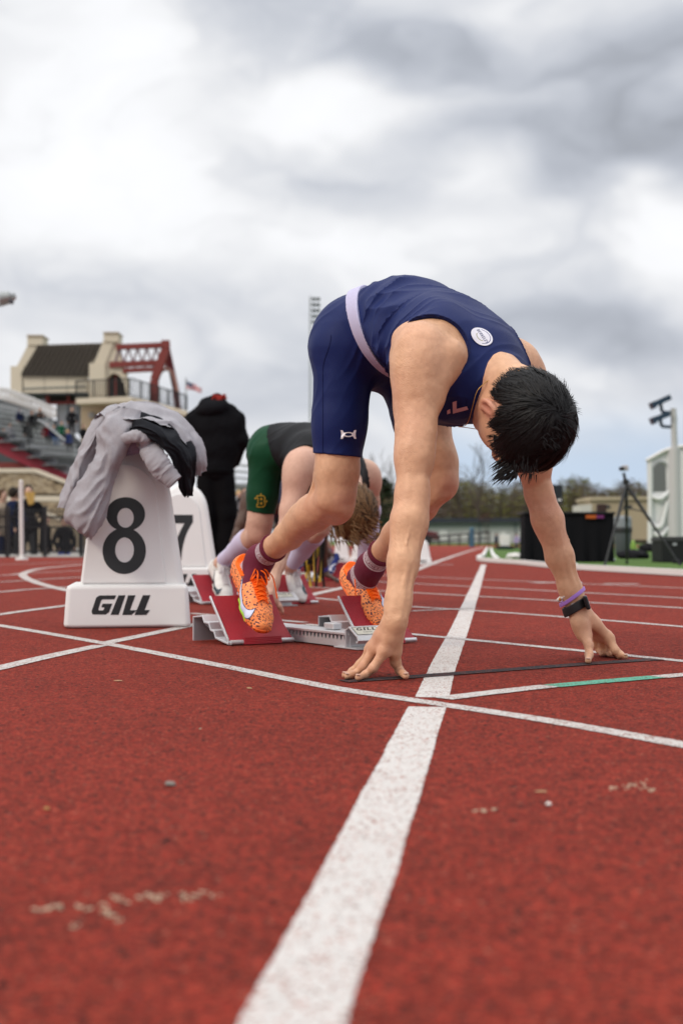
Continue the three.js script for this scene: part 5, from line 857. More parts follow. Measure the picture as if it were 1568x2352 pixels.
{
  const fleece = (() => { const t = pixelTex(256, 256, (x, y, o) => { const n = .5 + .3 * noise3(x / 1.7, y / 1.7, 2) + .25 * noise3(x / 5, y / 2, 5), m = .5 + .5 * noise3(x / 30, y / 30, 8) * Math.min(1, Math.min(x, y, 256 - x, 256 - y) / 30), v = .84 + .12 * n + .05 * m; o[0] = v * .665; o[1] = v * .655; o[2] = v * .680; }); t.repeat.set(7, 7); return t; })();
  const grey = new THREE.MeshPhysicalMaterial({ map: fleece, roughness: .95, bumpMap: knit, bumpScale: .0006, sheen: .3, sheenRoughness: .8, sheenColor: new THREE.Color(.5, .5, .55), side: THREE.DoubleSide }), black = mat([.014, .015, .019], .75, { bumpMap: knit, bumpScale: .0004 });
  const top = at(310, 1000, 4.42), h = thing('grey_hoodie', 'pale grey hoodie draped over the top of lane marker 8', 'hoodie', top);
  part('hood', clothSheet([[[246, 946, 4.46], [266, 936, 4.40], [290, 934, 4.39]], [[206, 984, 4.45], [224, 978, 4.38], [246, 986, 4.39]], [[178, 1050, 4.43], [195, 1046, 4.36], [216, 1056, 4.38]], [[152, 1115, 4.42], [170, 1112, 4.35], [190, 1120, 4.38]], [[131, 1166, 4.41], [149, 1168, 4.36], [168, 1178, 4.39]]], { amp: .004, seed: 3, w: .15, h: .35 }), grey, h);
  part('torso', clothSheet([[[238, 962, 4.42], [262, 944, 4.34], [290, 936, 4.34], [322, 946, 4.37]], [[221, 1000, 4.38], [246, 984, 4.29], [282, 984, 4.28], [308, 998, 4.33]], [[226, 1035, 4.35], [246, 1030, 4.28], [270, 1034, 4.27], [288, 1044, 4.33]], [[206, 1076, 4.34], [230, 1070, 4.27], [254, 1075, 4.27], [268, 1084, 4.34]], [[170, 1130, 4.34], [202, 1120, 4.26], [236, 1125, 4.26], [256, 1134, 4.33]], [[151, 1166, 4.34], [182, 1170, 4.25], [220, 1174, 4.25], [246, 1180, 4.32]], [[146, 1196, 4.36], [176, 1212, 4.27], [206, 1226, 4.27], [230, 1212, 4.33]], [[166, 1212, 4.38], [193, 1226, 4.31], [208, 1233, 4.31], [224, 1224, 4.36]]], { amp: .0055, seed: 7, w: .2, h: .5 }), grey, h);
  part('hem', clothSheet([[[200, 985, 4.52], [226, 954, 4.41], [256, 962, 4.33]], [[250, 940, 4.56], [290, 931, 4.43], [302, 968, 4.30]], [[302, 929, 4.59], [338, 931, 4.45], [338, 966, 4.31]], [[352, 933, 4.6], [380, 943, 4.46], [374, 978, 4.33]], [[394, 948, 4.6], [420, 970, 4.45], [408, 1004, 4.35]], [[427, 972, 4.6], [451, 1008, 4.45], [436, 1040, 4.38]], [[447, 1000, 4.6], [469, 1048, 4.46], [452, 1072, 4.41]], [[457, 1040, 4.6], [474, 1079, 4.48], [447, 1094, 4.44]]], { amp: .006, seed: 12, w: .15, h: .5 }), grey, h);
  part('lining', clothSheet([[[250, 1010, 4.37], [262, 1030, 4.36], [268, 1046, 4.38]], [[285, 1000, 4.34], [290, 1028, 4.34], [292, 1046, 4.37]], [[315, 1000, 4.33], [318, 1026, 4.33], [320, 1042, 4.37]], [[340, 1005, 4.34], [340, 1024, 4.35], [338, 1036, 4.38]]], { amp: .004, seed: 22 }), mat([.24, .21, .29], .95), h);
  part('roll', clothTube([[262, 1024, 4.33, .012, .8], [280, 1012, 4.29, .018, .8], [305, 1002, 4.27, .019, .8], [330, 1006, 4.27, .020, .8], [336, 1026, 4.29, .017, .8]], { seed: 2, amp: .16 }), grey, h);
  const sl = part('sleeve', clothTube([[332, 1006, 4.33, .030, .6], [346, 1034, 4.29, .036, .6], [362, 1060, 4.27, .038, .65], [378, 1082, 4.27, .036, .7], [388, 1093, 4.27, .031, .75]], { seed: 5, amp: .13 }), grey, h);
  part('cuff', clothTube([[386, 1090, 4.27, .0325, .78], [393, 1099, 4.27, .0305, .78], [402, 1108, 4.27, .0285, .78]], { seed: 6, amp: .03 }), grey, sl);
  part('drawstring', tube([at(252, 1060, 4.30), at(245, 1100, 4.31), at(240, 1140, 4.315), at(235, 1172, 4.31), at(234, 1188, 4.31)], .0042, 24, 7), mat([.30, .28, .34], .9), h);
  const k = thing('black_trousers', 'black sweatpants lying across the grey hoodie on lane marker 8', 'trousers', at(380, 1020, 4.35));
  part('trouser_leg', clothSheet([[[284, 982, 4.35], [285, 988, 4.33], [287, 994, 4.34]], [[321, 953, 4.38], [319, 980, 4.27], [318, 996, 4.28]], [[364, 962, 4.38], [353, 990, 4.25], [345, 1008, 4.27]], [[408, 986, 4.39], [387, 1014, 4.255], [372, 1028, 4.27]], [[438, 1016, 4.40], [413, 1038, 4.275], [392, 1052, 4.275]], [[448, 1046, 4.36], [428, 1066, 4.3], [402, 1084, 4.3]], [[446, 1090, 4.38], [428, 1100, 4.33], [409, 1108, 4.34]], [[442, 1126, 4.395], [428, 1126, 4.35], [411, 1125, 4.36]], [[438, 1138, 4.4], [431, 1140, 4.37], [424, 1141, 4.375]]], { amp: .005, seed: 31, thick: .014 }), black, k);
}

// ================================================================ FAR AROUND: STANDS, FENCE, INFIELD, WOODS
const H = (py, z) => at(CX, py, z).y, X = (px, z) => at(px, 1242, z).x;                 // height and sideways place at a depth
// a plate with a drawn outline standing at depth z, t thick (away from us)
const slab = (pts, z, t) => extrude(shapeOf(pts.map(([x, y]) => { const p = at(x, y, z); return [p.x, p.y]; })), t, new THREE.Matrix4().makeTranslation(0, 0, -z - t));
const steel = mat([.40, .42, .44], .5, { metalness: .4 }), blackMetal = mat([.012, .013, .015], .5), cream = mat([.60, .54, .43], .85), tan = mat([.42, .34, .24], .9), brickRed = mat([.20, .045, .04], .6), crimson = mat([.26, .012, .03], .5), roofBrown = mat([.175, .150, .118], .6), glassDark = mat([.02, .024, .03], .15), offWhite = mat([.70, .69, .67], .6);

// infield and kerb
{
  const turf = pixelTex(256, 256, (x, y, o) => { const n = .5 + .5 * noise3(x / 2, y / 2, 1), m = .5 + .5 * fbm(x / 25, y / 25, 4, 3); o[0] = enc(.048 + .035 * n + .025 * m); o[1] = enc(.100 + .05 * n + .025 * m); o[2] = enc(.026 + .02 * n); }); turf.repeat.set(2, 2);
  const pts = [ground(1108, 1291), ground(1195, 1297), ground(1258, 1304), ground(1323, 1309), ground(1419, 1315), ground(1568, 1324), ground(1900, 1345)], far = [V(60, 0, pts[6].z), V(60, 0, -70), ground(1121, 1257)];
  tag(sheet('infield_turf', [...pts, ...far], .006, 1, mat(0xffffff, .95, { map: turf })), null, null, null, 'structure');
  const kerb = (list, label) => { const cv = new THREE.CatmullRomCurve3(list.map((p) => V(p.x, .032, p.z)), false, 'centripetal'), s = shapeOf([[-.025, -.032], [.025, -.032], [.025, .02], [.018, .026], [-.018, .026], [-.025, .02]]); const g = new THREE.ExtrudeGeometry(s, { steps: 120, extrudePath: cv }); tag(part('kerb', g, offWhite), label, 'kerb'); };
  kerb([ground(1119, 1260), ground(1111, 1278), ground(1108, 1290), ...pts.slice(1)], 'raised white rail kerb curving along the edge of the green infield');
  kerb([ground(1127, 1261), ground(1132, 1278), ground(1143, 1291)], 'short second white kerb rail going straight back along the infield');
  tag(sheet('grass_strip', [V(-30, 0, -82.5), V(60, 0, -82.5), V(60, 0, -130), V(-30, 0, -130)], -.01, 1, mat(0xffffff, .95, { map: turf })), null, null, null, 'structure');
  tag(sheet('concourse', [V(-90, 0, -22.8), V(X(250, 23), 0, -22.8), V(X(620, 80), 0, -80), V(-90, 0, -80)], .006, 1, mat([.30, .28, .26], .9)), null, null, null, 'structure');
}

// ---- people in the distance
function figure(label, px, py, z, o) {                               // px, py: top of the head; the feet (or seat) hang below it
  const p = at(px, py, z), s = o.scale ?? 1, f = o.face ?? 0, R = new THREE.Matrix4().makeRotationY(f), q = (x, y, w) => V(x * s, y * s, w * s).applyMatrix4(R).add(p), base = q(0, o.sit ? -1.32 : -1.75, 0), root = thing('person', label, 'person', base, o.group);
  const lo = p.clone().add(V(-.6, -1.9, -.8).multiplyScalar(s)), hi = p.clone().add(V(.6, .15, .8).multiplyScalar(s)), cell = .034 * s, dn = o.bend ?? 0;
  const skin = new Field().egg(q(0, -.115, .03 + dn), UP, V(1, 0, 0), .12 * s, .078 * s, .092 * s, .02).limb(q(0, -.2, dn * .7), q(0, -.30, dn * .5), .055 * s, .06 * s, .03);
  const sh = -.36, hx = .2, hands = o.armsUp ? [q(-.14, -.5, .32), q(.14, -.5, .32)] : [q(-.26, -.88, .10), q(.26, -.88, .10)], el = o.armsUp ? [q(-.3, -.66, .12), q(.3, -.66, .12)] : [q(-.31, -.64, 0), q(.31, -.64, 0)];
  for (const h of hands) skin.egg(h, UP, V(1, 0, 0), .08 * s, .045 * s, .04 * s, .02);
  skin.limb(q(0, -.28, dn * .5), q(0, -.9, 0), .055 * s, .07 * s, .03); for (const i of [0, 1]) { const sh0 = q((i ? 1 : -1) * .17, -.42, dn * .3); skin.limb(q(0, -.40, dn * .4), sh0, .05 * s, .045 * s, .02).limb(sh0, el[i], .042 * s, .036 * s, .02).limb(el[i], hands[i], .036 * s, .032 * s, .02); }
  part('body', surface(skin.fn(), lo, hi, cell * .8, { loose: 2.5, color: (x, y, z2, n, c) => c.setRGB(...(o.skin ?? [.55, .34, .25])) }), skinMat(), root);
  const jk = new Field().limb(q(0, sh - .02, dn * .4), q(0, -.86, 0), .15 * s, .15 * s, .05).limb(q(-hx, sh - .05, dn * .3), q(hx, sh - .05, dn * .3), .085 * s, .085 * s, .05).limb(q(-.08, -.80, 0), q(.08, -.80, 0), .15 * s, .15 * s, .05);
  [[-1, 0], [1, 1]].forEach(([k, i]) => jk.limb(q(k * (hx + .01), sh - .06, dn * .3), el[i], .075 * s, .06 * s, .03).limb(el[i], hands[i], .06 * s, .048 * s, .03));
  if (o.hood) jk.egg(q(0, -.27, -.06), UP, V(1, 0, 0), .10 * s, .14 * s, .11 * s, .05);
  part('jacket', surface(jk.fn(), lo, hi, cell, { loose: 2.5 }), o.top, root);
  const tr = new Field(), hp = -.92;
  for (const k of [-1, 1]) o.sit ? tr.limb(q(k * .09, hp, 0), q(k * .13, hp - .02, .42), .10 * s, .075 * s, .04).limb(q(k * .13, hp - .02, .42), q(k * .13, hp - .42, .40), .07 * s, .05 * s, .03) : tr.limb(q(k * .09, hp, 0), q(k * .11, -1.3, .02), .10 * s, .075 * s, .04).limb(q(k * .11, -1.3, .02), q(k * .12, -1.7, 0), .075 * s, .055 * s, .03).limb(q(k * .12, -1.70, 0), q(k * .13, -1.715, .14), .045 * s, .04 * s, .02);
  part('trousers', surface(tr.fn(), lo, hi, cell, { loose: 2.5 }), o.low ?? blackMetal, root);
  const hr = new Field().egg(q(0, -.085, -.01 + dn), UP, V(1, 0, 0), .125 * s, .098 * s, .108 * s, 0); const cut = plane(q(0, -.1, .05 + dn), V(0, -.55, .85).applyMatrix4(R));
  if (o.long) hr.limb(q(.05, -.15, .0), q(.08, -.42, .06), .06 * s, .035 * s, .03).limb(q(-.05, -.15, .0), q(-.08, -.40, .05), .05 * s, .035 * s, .03);
  part(o.cap ? 'beanie' : 'hair', surface(blend([hr], (x, y, z2, v) => Math.max(v, cut(x, y, z2))), lo, hi, cell * .8, { loose: 2.5 }), o.hair ?? mat([.02, .014, .01], .7), root);
  return root;
}
const navyCoat = mat([.012, .018, .05], .8), blackCoat = mat([.012, .012, .014], .85), greenCoat = mat([.01, .08, .04], .8), brownHair = mat([.07, .035, .016], .7), blond = mat([.45, .28, .08], .6), beige = mat([.30, .24, .18], .8), greyCoat = mat([.25, .25, .27], .8);

// the man in black seen from behind, beyond the second marker
{
  const z = 10.6, root = thing('person', 'person in black hoodie seen from behind, red hair just showing, by marker 7', 'person', V(X(497, z), 0, -z));
  const q = (x, y, d = 0) => at(x, y, z - d);                       // d: towards the camera
  const jk = new Field().sweep([[q(494, 950), V(1, 0, 0), .16, .11], [q(495, 985), V(1, 0, 0), .205, .125], [q(496, 1030), V(1, 0, 0), .19, .13], [q(494, 1076), V(1, 0, 0), .155, .13]], .05);
  jk.limb(q(462, 950), q(446, 966), .065, .075, .05).limb(q(446, 966), q(440, 1010), .075, .062, .035).limb(q(440, 1010), q(455, 1056, -.10), .060, .05, .03).limb(q(528, 948), q(541, 966), .065, .075, .05).limb(q(541, 966), q(552, 1012), .075, .066, .035).limb(q(552, 1012), q(538, 1060, -.10), .062, .052, .03);
  const F = blend([jk], (x, y, zz, v) => v - .010 * fbm(x * 12, y * 9, zz * 12, 3));
  const lo = V(X(400, z), .2, -z - .4), hi = V(X(600, z), 1.7, -z + .4), blk = (c) => mat(c, .95, { specularIntensity: .1 });
  const hoodie = part('hoodie', surface(F, lo, hi, .014, { loose: 2.5 }), blk([.0075, .0075, .009]), root);
  const hd = new Field().egg(q(490, 941, .05), V(1, .15, 0), UP, .135, .075, .10, .03).limb(q(460, 952, .03), q(474, 930, .02), .045, .05, .04).limb(q(474, 930, .02), q(500, 920, -.02), .05, .05, .04).limb(q(500, 920, -.02), q(522, 942, .02), .05, .045, .04);
  part('hood', surface(blend([hd], (x, y, zz, v) => v - .008 * fbm(x * 18, y * 18, zz * 18, 3)), lo, hi, .013, { loose: 2.5 }), blk([.009, .009, .011]), hoodie);
  part('hem', surface(blend([jk], (x, y, zz, v) => Math.max(v - .006, Math.abs(y - H(1084, z)) - .022)), lo, hi, .013, { loose: 2.5 }), blk([.006, .006, .007]), hoodie);
  const sk = new Field().egg(q(499, 932, -.08), UP, V(1, 0, 0), .10, .07, .085, .02).limb(q(498, 938, -.05), q(496, 955), .05, .055, .03).egg(q(458, 1062, -.14), UP, V(1, 0, 0), .05, .035, .03, .02).egg(q(536, 1064, -.14), UP, V(1, 0, 0), .05, .035, .03, .02);
  sk.limb(q(496, 952), q(495, 1070), .06, .06, .03); for (const [a, b2, c2] of [[[460, 962], [446, 1012], [458, 1060]], [[530, 960], [546, 1012], [536, 1062]]]) sk.limb(q(495, 962), q(...a), .05, .04, .02).limb(q(...a), q(...b2), .04, .036, .02).limb(q(...b2), q(...c2, -.12), .036, .03, .02);
  part('body', surface(sk.fn(), lo, hi, .016, { loose: 2.5, color: (x, y, zz, n, c) => c.setRGB(.5, .3, .22) }), skinMat(), root);
  const tr = new Field().limb(q(480, 1082), q(474, 1180), .095, .074, .04).limb(q(474, 1180), q(482, 1306), .074, .052, .04).limb(q(510, 1082), q(522, 1180), .098, .076, .04).limb(q(522, 1180), q(518, 1306), .076, .054, .04).limb(q(482, 1312), q(480, 1314, -.14), .045, .04, .03).limb(q(518, 1312), q(522, 1314, -.14), .045, .04, .03);
  part('trousers', surface(blend([tr], (x, y, zz, v) => v - .008 * fbm(x * 12, y * 8, zz * 12, 3)), V(lo.x, .001, lo.z), hi, .015, { loose: 2.5 }), blk([.0062, .0062, .0072]), root);
  const R = rng(4), tufts = []; for (let i = 0; i < 130; i++) { const a = q(488 + R() * 28, 911 + R() * 9, -.04 + R() * .1); tufts.push(rod(a, a.clone().add(V((R() - .4) * .045, .004 + R() * .022, (R() - .5) * .03)), .009, .004, 5)); }
  part('hair', tufts, mat([.30, .018, .012], .6), root).userData.kind = 'stuff';
}

// fence of black pickets and the people behind it
{
  const z = 23, y0 = .06, top = 1165, root = thing('picket_fence', 'long black metal picket fence with pointed tops at the left edge of the track', 'fence', V(X(0, z), 0, -z));
  const a = V(X(-60, z), 0, -z + .3), b = V(X(640, z + 3), 0, -z - 3), L = a.distanceTo(b), n = Math.round(L / .055), h = H(1168, z), at2 = (t, y, d = 0) => a.clone().lerp(b, t).setY(y).add(V(0, 0, d));
  for (const y of [.10, h * .62, h - .14]) part('rail', bar(at2(0, y), at2(1, y), .035, .03), blackMetal, root);
  for (let i = 0; i <= 3 * 3; i++) part('post', box(.065, h + .05, .065, new THREE.Matrix4().setPosition(at2(i / 9, (h + .05) / 2))), blackMetal, root);
  const pk = new THREE.CylinderGeometry(.0095, .0095, h - .10, 6), tip = new THREE.ConeGeometry(.014, .07, 6);
  for (let i = 0; i < Math.min(n, 150); i++) { const p = at2((i + .5) / n, 0); const g = mergeGeometries([pk.clone().translate(0, y0 + (h - .1) / 2, .02), tip.clone().translate(0, y0 + h - .07, .02)]); g.translate(p.x, 0, p.z); part('picket', g, blackMetal, root); }
  const post = part('white_post', [rod(V(X(51, 20), 0, -20), V(X(48, 20), H(1105, 20), -20), .032, .032, 12), rod(V(X(48, 20), H(1105, 20), -20), V(X(48, 20), H(1105, 20) + .02, -20), .032, .012, 12), rod(V(X(51, 20), 0, -20), V(X(51, 20), .03, -20), .10, .09, 12)], offWhite); tag(post, 'tall slim white post standing in front of the black picket fence', 'post');
  const Z = 27;
  figure('spectator at far left edge behind the fence, face turned to the right', 6, 1127, Z, { top: beige, hair: brownHair, face: 1.2, low: navyCoat });
  figure('spectator in navy jacket with dark hair behind the picket fence', 31, 1122, Z, { top: navyCoat, face: 2.8 });
  figure('spectator in green top behind the white post', 45, 1124, Z + .4, { top: greenCoat, face: 2.4, scale: .97 });
  figure('woman with blond hair in black beanie and black coat behind the fence', 66, 1117, Z, { top: blackCoat, hair: blackCoat, cap: true, long: false, face: .3 });
  { const w = scene.children[scene.children.length - 1], p = at(68, 1140, Z - .1); part('hair', [rod(at(64, 1132, Z - .12), at(70, 1160, Z - .2), .06, .03, 8), rod(at(76, 1132, Z - .08), at(75, 1158, Z - .18), .05, .03, 8)], blond, w); }
  figure('spectator crouching in black behind the fence at left of the hoodie', 105, 1183, Z, { top: blackCoat, face: 1.5, scale: .8, low: beige });
  figure('spectator in black and blue low behind the fence near marker 8', 148, 1186, Z, { top: blackCoat, face: .8, scale: .78, low: mat([.02, .05, .3], .7) });
}

// ---- the grandstand with its stepped benches, red stringer and stone wall
{
  const z = 54, root = thing('grandstand', 'aluminium grandstand with red stringer beam over a stone wall, at far left', 'grandstand', at(70, 1283, z).setY(0));
  const sx = 35.2, sy = 17.6, away = V(-.75, 0, .66), ends = [];
  for (let i = -1; i < 5; i++) ends.push([-8 + i * sx, 999 + i * sy]);
  ends.forEach(([x, y], i) => {
    const a = at(x, y, z), w = sx / FOCAL * z, hgt = sy / FOCAL * z, b = a.clone().addScaledVector(away, .9);
    part('tread', bar(a.clone().add(V(w / 2, 0, 0)), b.clone().add(V(w / 2, 0, 0)), .06, w), mat([.16, .17, .18], .6), root);
    part('riser_panel', box(w * .96, hgt * 1.25, .05, new THREE.Matrix4().setPosition(a.x + w / 2, a.y - hgt * .05 - hgt * .62, a.z + .04)), mat([.42, .44, .47], .6), root);
    const s = a.clone().add(V(w * .3, .42, 0)); part('bench', bar(s, s.clone().addScaledVector(away, .9), .05, .28), mat([.26, .28, .30], .5), root);
    for (let k = 0; k < 6; k++) part('baluster', rod(at(x + (k + .5) * sx / 6, y + 14, z - .1), at(x + (k + .5) * sx / 6, y - 42, z - .1), .017, .017, 5), blackMetal, root);
  });
  part('stringer', slab([[-80, 971], [-80, 1000], [-10, 1035], [158, 1116], [158, 1093], [0, 1005]], z - .3, .25), crimson, root);
  part('cross_beam', slab([[-80, 1062], [60, 1062], [60, 1075], [-80, 1075]], z - .1, .25), brickRed, root);
  part('brace', slab([[-40, 1010], [-30, 1002], [62, 1060], [52, 1066]], z + .05, .2), brickRed, root);
  part('hand_rail', tube([at(-30, 968, z - .2), at(88, 966, z - .2), at(92, 966, z - .2), at(150, 1012, z - .2)].slice(1), .05, 30, 6), steel, root);
  part('rail_post', rod(at(66, 1040, z - .3), at(66, 960, z - .3), .05, .05, 6), blackMetal, root);
  part('painted_shade_panel', slab([[-90, 1030], [150, 1112], [150, 1140], [-90, 1140]], z + 4, .2), mat([.035, .033, .032], .9), root);  // near-black sheet painted as the shade in the gaps between the steps
  part('added_dark_backing', slab([[-90, 893], [60, 930], [132, 968], [205, 1030], [205, 1118], [-90, 1118]], 99, .3), mat([.085, .09, .10], .9), root);  // dark backing panel added to hide the bright sky between the bench rows
  for (let i = 0; i < 9; i++) { const zz = 95 - i * 2.3, y = 925 + i * 12.5; part('bench', bar(at(-60, y - 4, zz), at(Math.min(200, 96 + i * 13), y + 26 - i * .5, zz), .10, .4), mat([.36, .38, .40], .45, { metalness: .3 }), root); part('foot_board', bar(at(-60, y + 3, zz - .3), at(Math.min(200, 96 + i * 13), y + 32 - i * .5, zz - .3), .07, .4), mat([.20, .22, .24], .5), root); }
  // stone wall: separate blocks in courses
  const wall = thing('stone_wall', 'tan stone wall with pale coping beneath the grandstand', 'wall', at(60, 1283, z).setY(0)), R = rng(14), wz = 52, tones = [[.40, .32, .21], [.33, .26, .17], [.46, .38, .26], [.27, .21, .14], [.42, .35, .25]].map((c) => mat(c, .95));
  part('core', slab([[-120, 1084], [78, 1084], [150, 1112], [330, 1150], [330, 1285], [-120, 1285]], wz + .05, .4), mat([.22, .18, .13], .95), wall);
  part('coping', slab([[-120, 1076], [80, 1076], [152, 1104], [152, 1112], [79, 1085], [-120, 1085]], wz - .15, .7), cream, wall);
  part('band', slab([[-120, 1138], [300, 1140], [300, 1152], [-120, 1150]], wz - .1, .4), cream, wall);
  const bw = 9.4, bh = 5.2; for (let r = 0; r < 10; r++) for (let c = 0; c < 17; c++) { const y = 1087 + r * bh, x = -3 + c * bw + (r % 2) * bw / 2, lim = x > 78 ? 1086 + (x - 78) * .42 : 1086; if (y < lim + 1 || y + bh > 1138) continue; const w = bw - .7, h = bh - .7; part('stone', box(w / FOCAL * wz, h / FOCAL * wz, .10 + R() * .06, new THREE.Matrix4().setPosition(X(x + w / 2, wz), H(y + h / 2, wz), -wz + .02)), tones[Math.floor(R() * 5)], wall); }
  for (let r = 0; r < 6; r++) for (let c = 0; c < 17; c++) { const x = -3 + c * bw + (r % 2) * bw / 2, y = 1153 + r * bh; part('stone', box((bw - .7) / FOCAL * wz, (bh - .7) / FOCAL * wz, .10 + R() * .06, new THREE.Matrix4().setPosition(X(x + bw / 2, wz), H(y + bh / 2, wz), -wz + .02)), tones[Math.floor(R() * 5)], wall); }
  const capr = thing('ramp_wall', 'low pale sloping wall cap behind the woman in the beanie', 'wall', V(X(60, 40), 0, -40)); part('wall', slab([[-40, 1150], [12, 1150], [150, 1200], [150, 1284], [-40, 1284]], 40, .3), tan, capr); part('coping', slab([[-40, 1144], [12, 1144], [150, 1194], [150, 1200], [12, 1150], [-40, 1150]], 39.9, .5), cream, capr);

  // people on the benches
  const zz = 70, sp = (l, x, y, o) => figure(l, x, y, zz, { sit: true, scale: .82, group: undefined, ...o });
  sp('seated spectator in dark navy hoodie with hood up, highest at left of the stand', 47, 937, { top: navyCoat, hair: navyCoat, face: .9, hood: true });
  sp('seated spectator with long brown hair in the stand', 74, 944, { top: blackCoat, hair: brownHair, long: true, face: .6 });
  sp('seated spectator in black with raised arms below the white seat backs', 93, 937, { top: blackCoat, face: .4, armsUp: true });
  sp('seated spectator in navy with light jeans, middle of the stand', 124, 976, { top: navyCoat, face: .7, low: mat([.10, .15, .25], .8) });
  sp('seated spectator in green behind the hand rail of the stand', 142, 968, { top: greenCoat, face: .5 });
  sp('seated spectator in blue with blond hair low in the stand', 156, 988, { top: mat([.03, .05, .16], .8), hair: blond, long: true, face: .6 });
  sp('seated spectator in black beside the hoodie on the marker', 192, 975, { top: blackCoat, face: 1.0, hair: brownHair });
  figure('standing spectator in dark clothes in the white doorway above the stand', 166, 936, 76, { top: blackCoat, face: .2 });
  sp('seated spectator in dark jacket with brown hair, low at the far left edge', 8, 985, { top: blackCoat, hair: brownHair, face: .8 });
  sp('seated spectator in grey coat at the left edge of the stand, above the red beam', 24, 972, { top: greyCoat, face: .7, low: navyCoat });
  sp('seated spectator in black leaning forward by the rail post of the stand', 62, 968, { top: blackCoat, face: .9, low: blackCoat });
  sp('seated spectator in deep red top in the middle of the stand', 108, 972, { top: mat([.12, .015, .02], .8), face: .5, hair: brownHair });
  // the row of white seat backs
  const seat = thing('stadium_seat', 'white rounded stadium seat back, highest at the far left of its row', 'stadium seat', at(4, 905, 66), 'white seat backs along the top of the stand');
  { const p = at(4, 905, 66), s = new THREE.Shape(); s.moveTo(-.28, -.30); s.lineTo(.28, -.30); s.absarc(0, .06, .28, 0, Math.PI, false); s.closePath(); s.holes.push(new THREE.Path().absarc(0, .02, .15, 0, Math.PI * 2, true)); part('backrest', extrude(s, .07, new THREE.Matrix4().makeRotationY(.55).setPosition(p), .03), offWhite, seat); part('post', rod(p.clone().add(V(0, -.42, 0)), p.clone().add(V(0, -.75, 0)), .04, .04, 6), steel, seat); }
  for (let i = 1; i < 14; i++) copyOf(seat, at(4 + i * 8.9, 903 + i * 2.6 + i * i * .06, 66 + i * .6), null, i === 13 ? 'white rounded stadium seat back, lowest and last at the right of its row' : ['second', 'third', 'fourth', 'fifth', 'sixth', 'seventh', 'eighth', 'ninth', 'tenth', 'eleventh', 'twelfth', 'thirteenth'][i - 1] + ' white rounded seat back from the left in the row above the spectators');
}

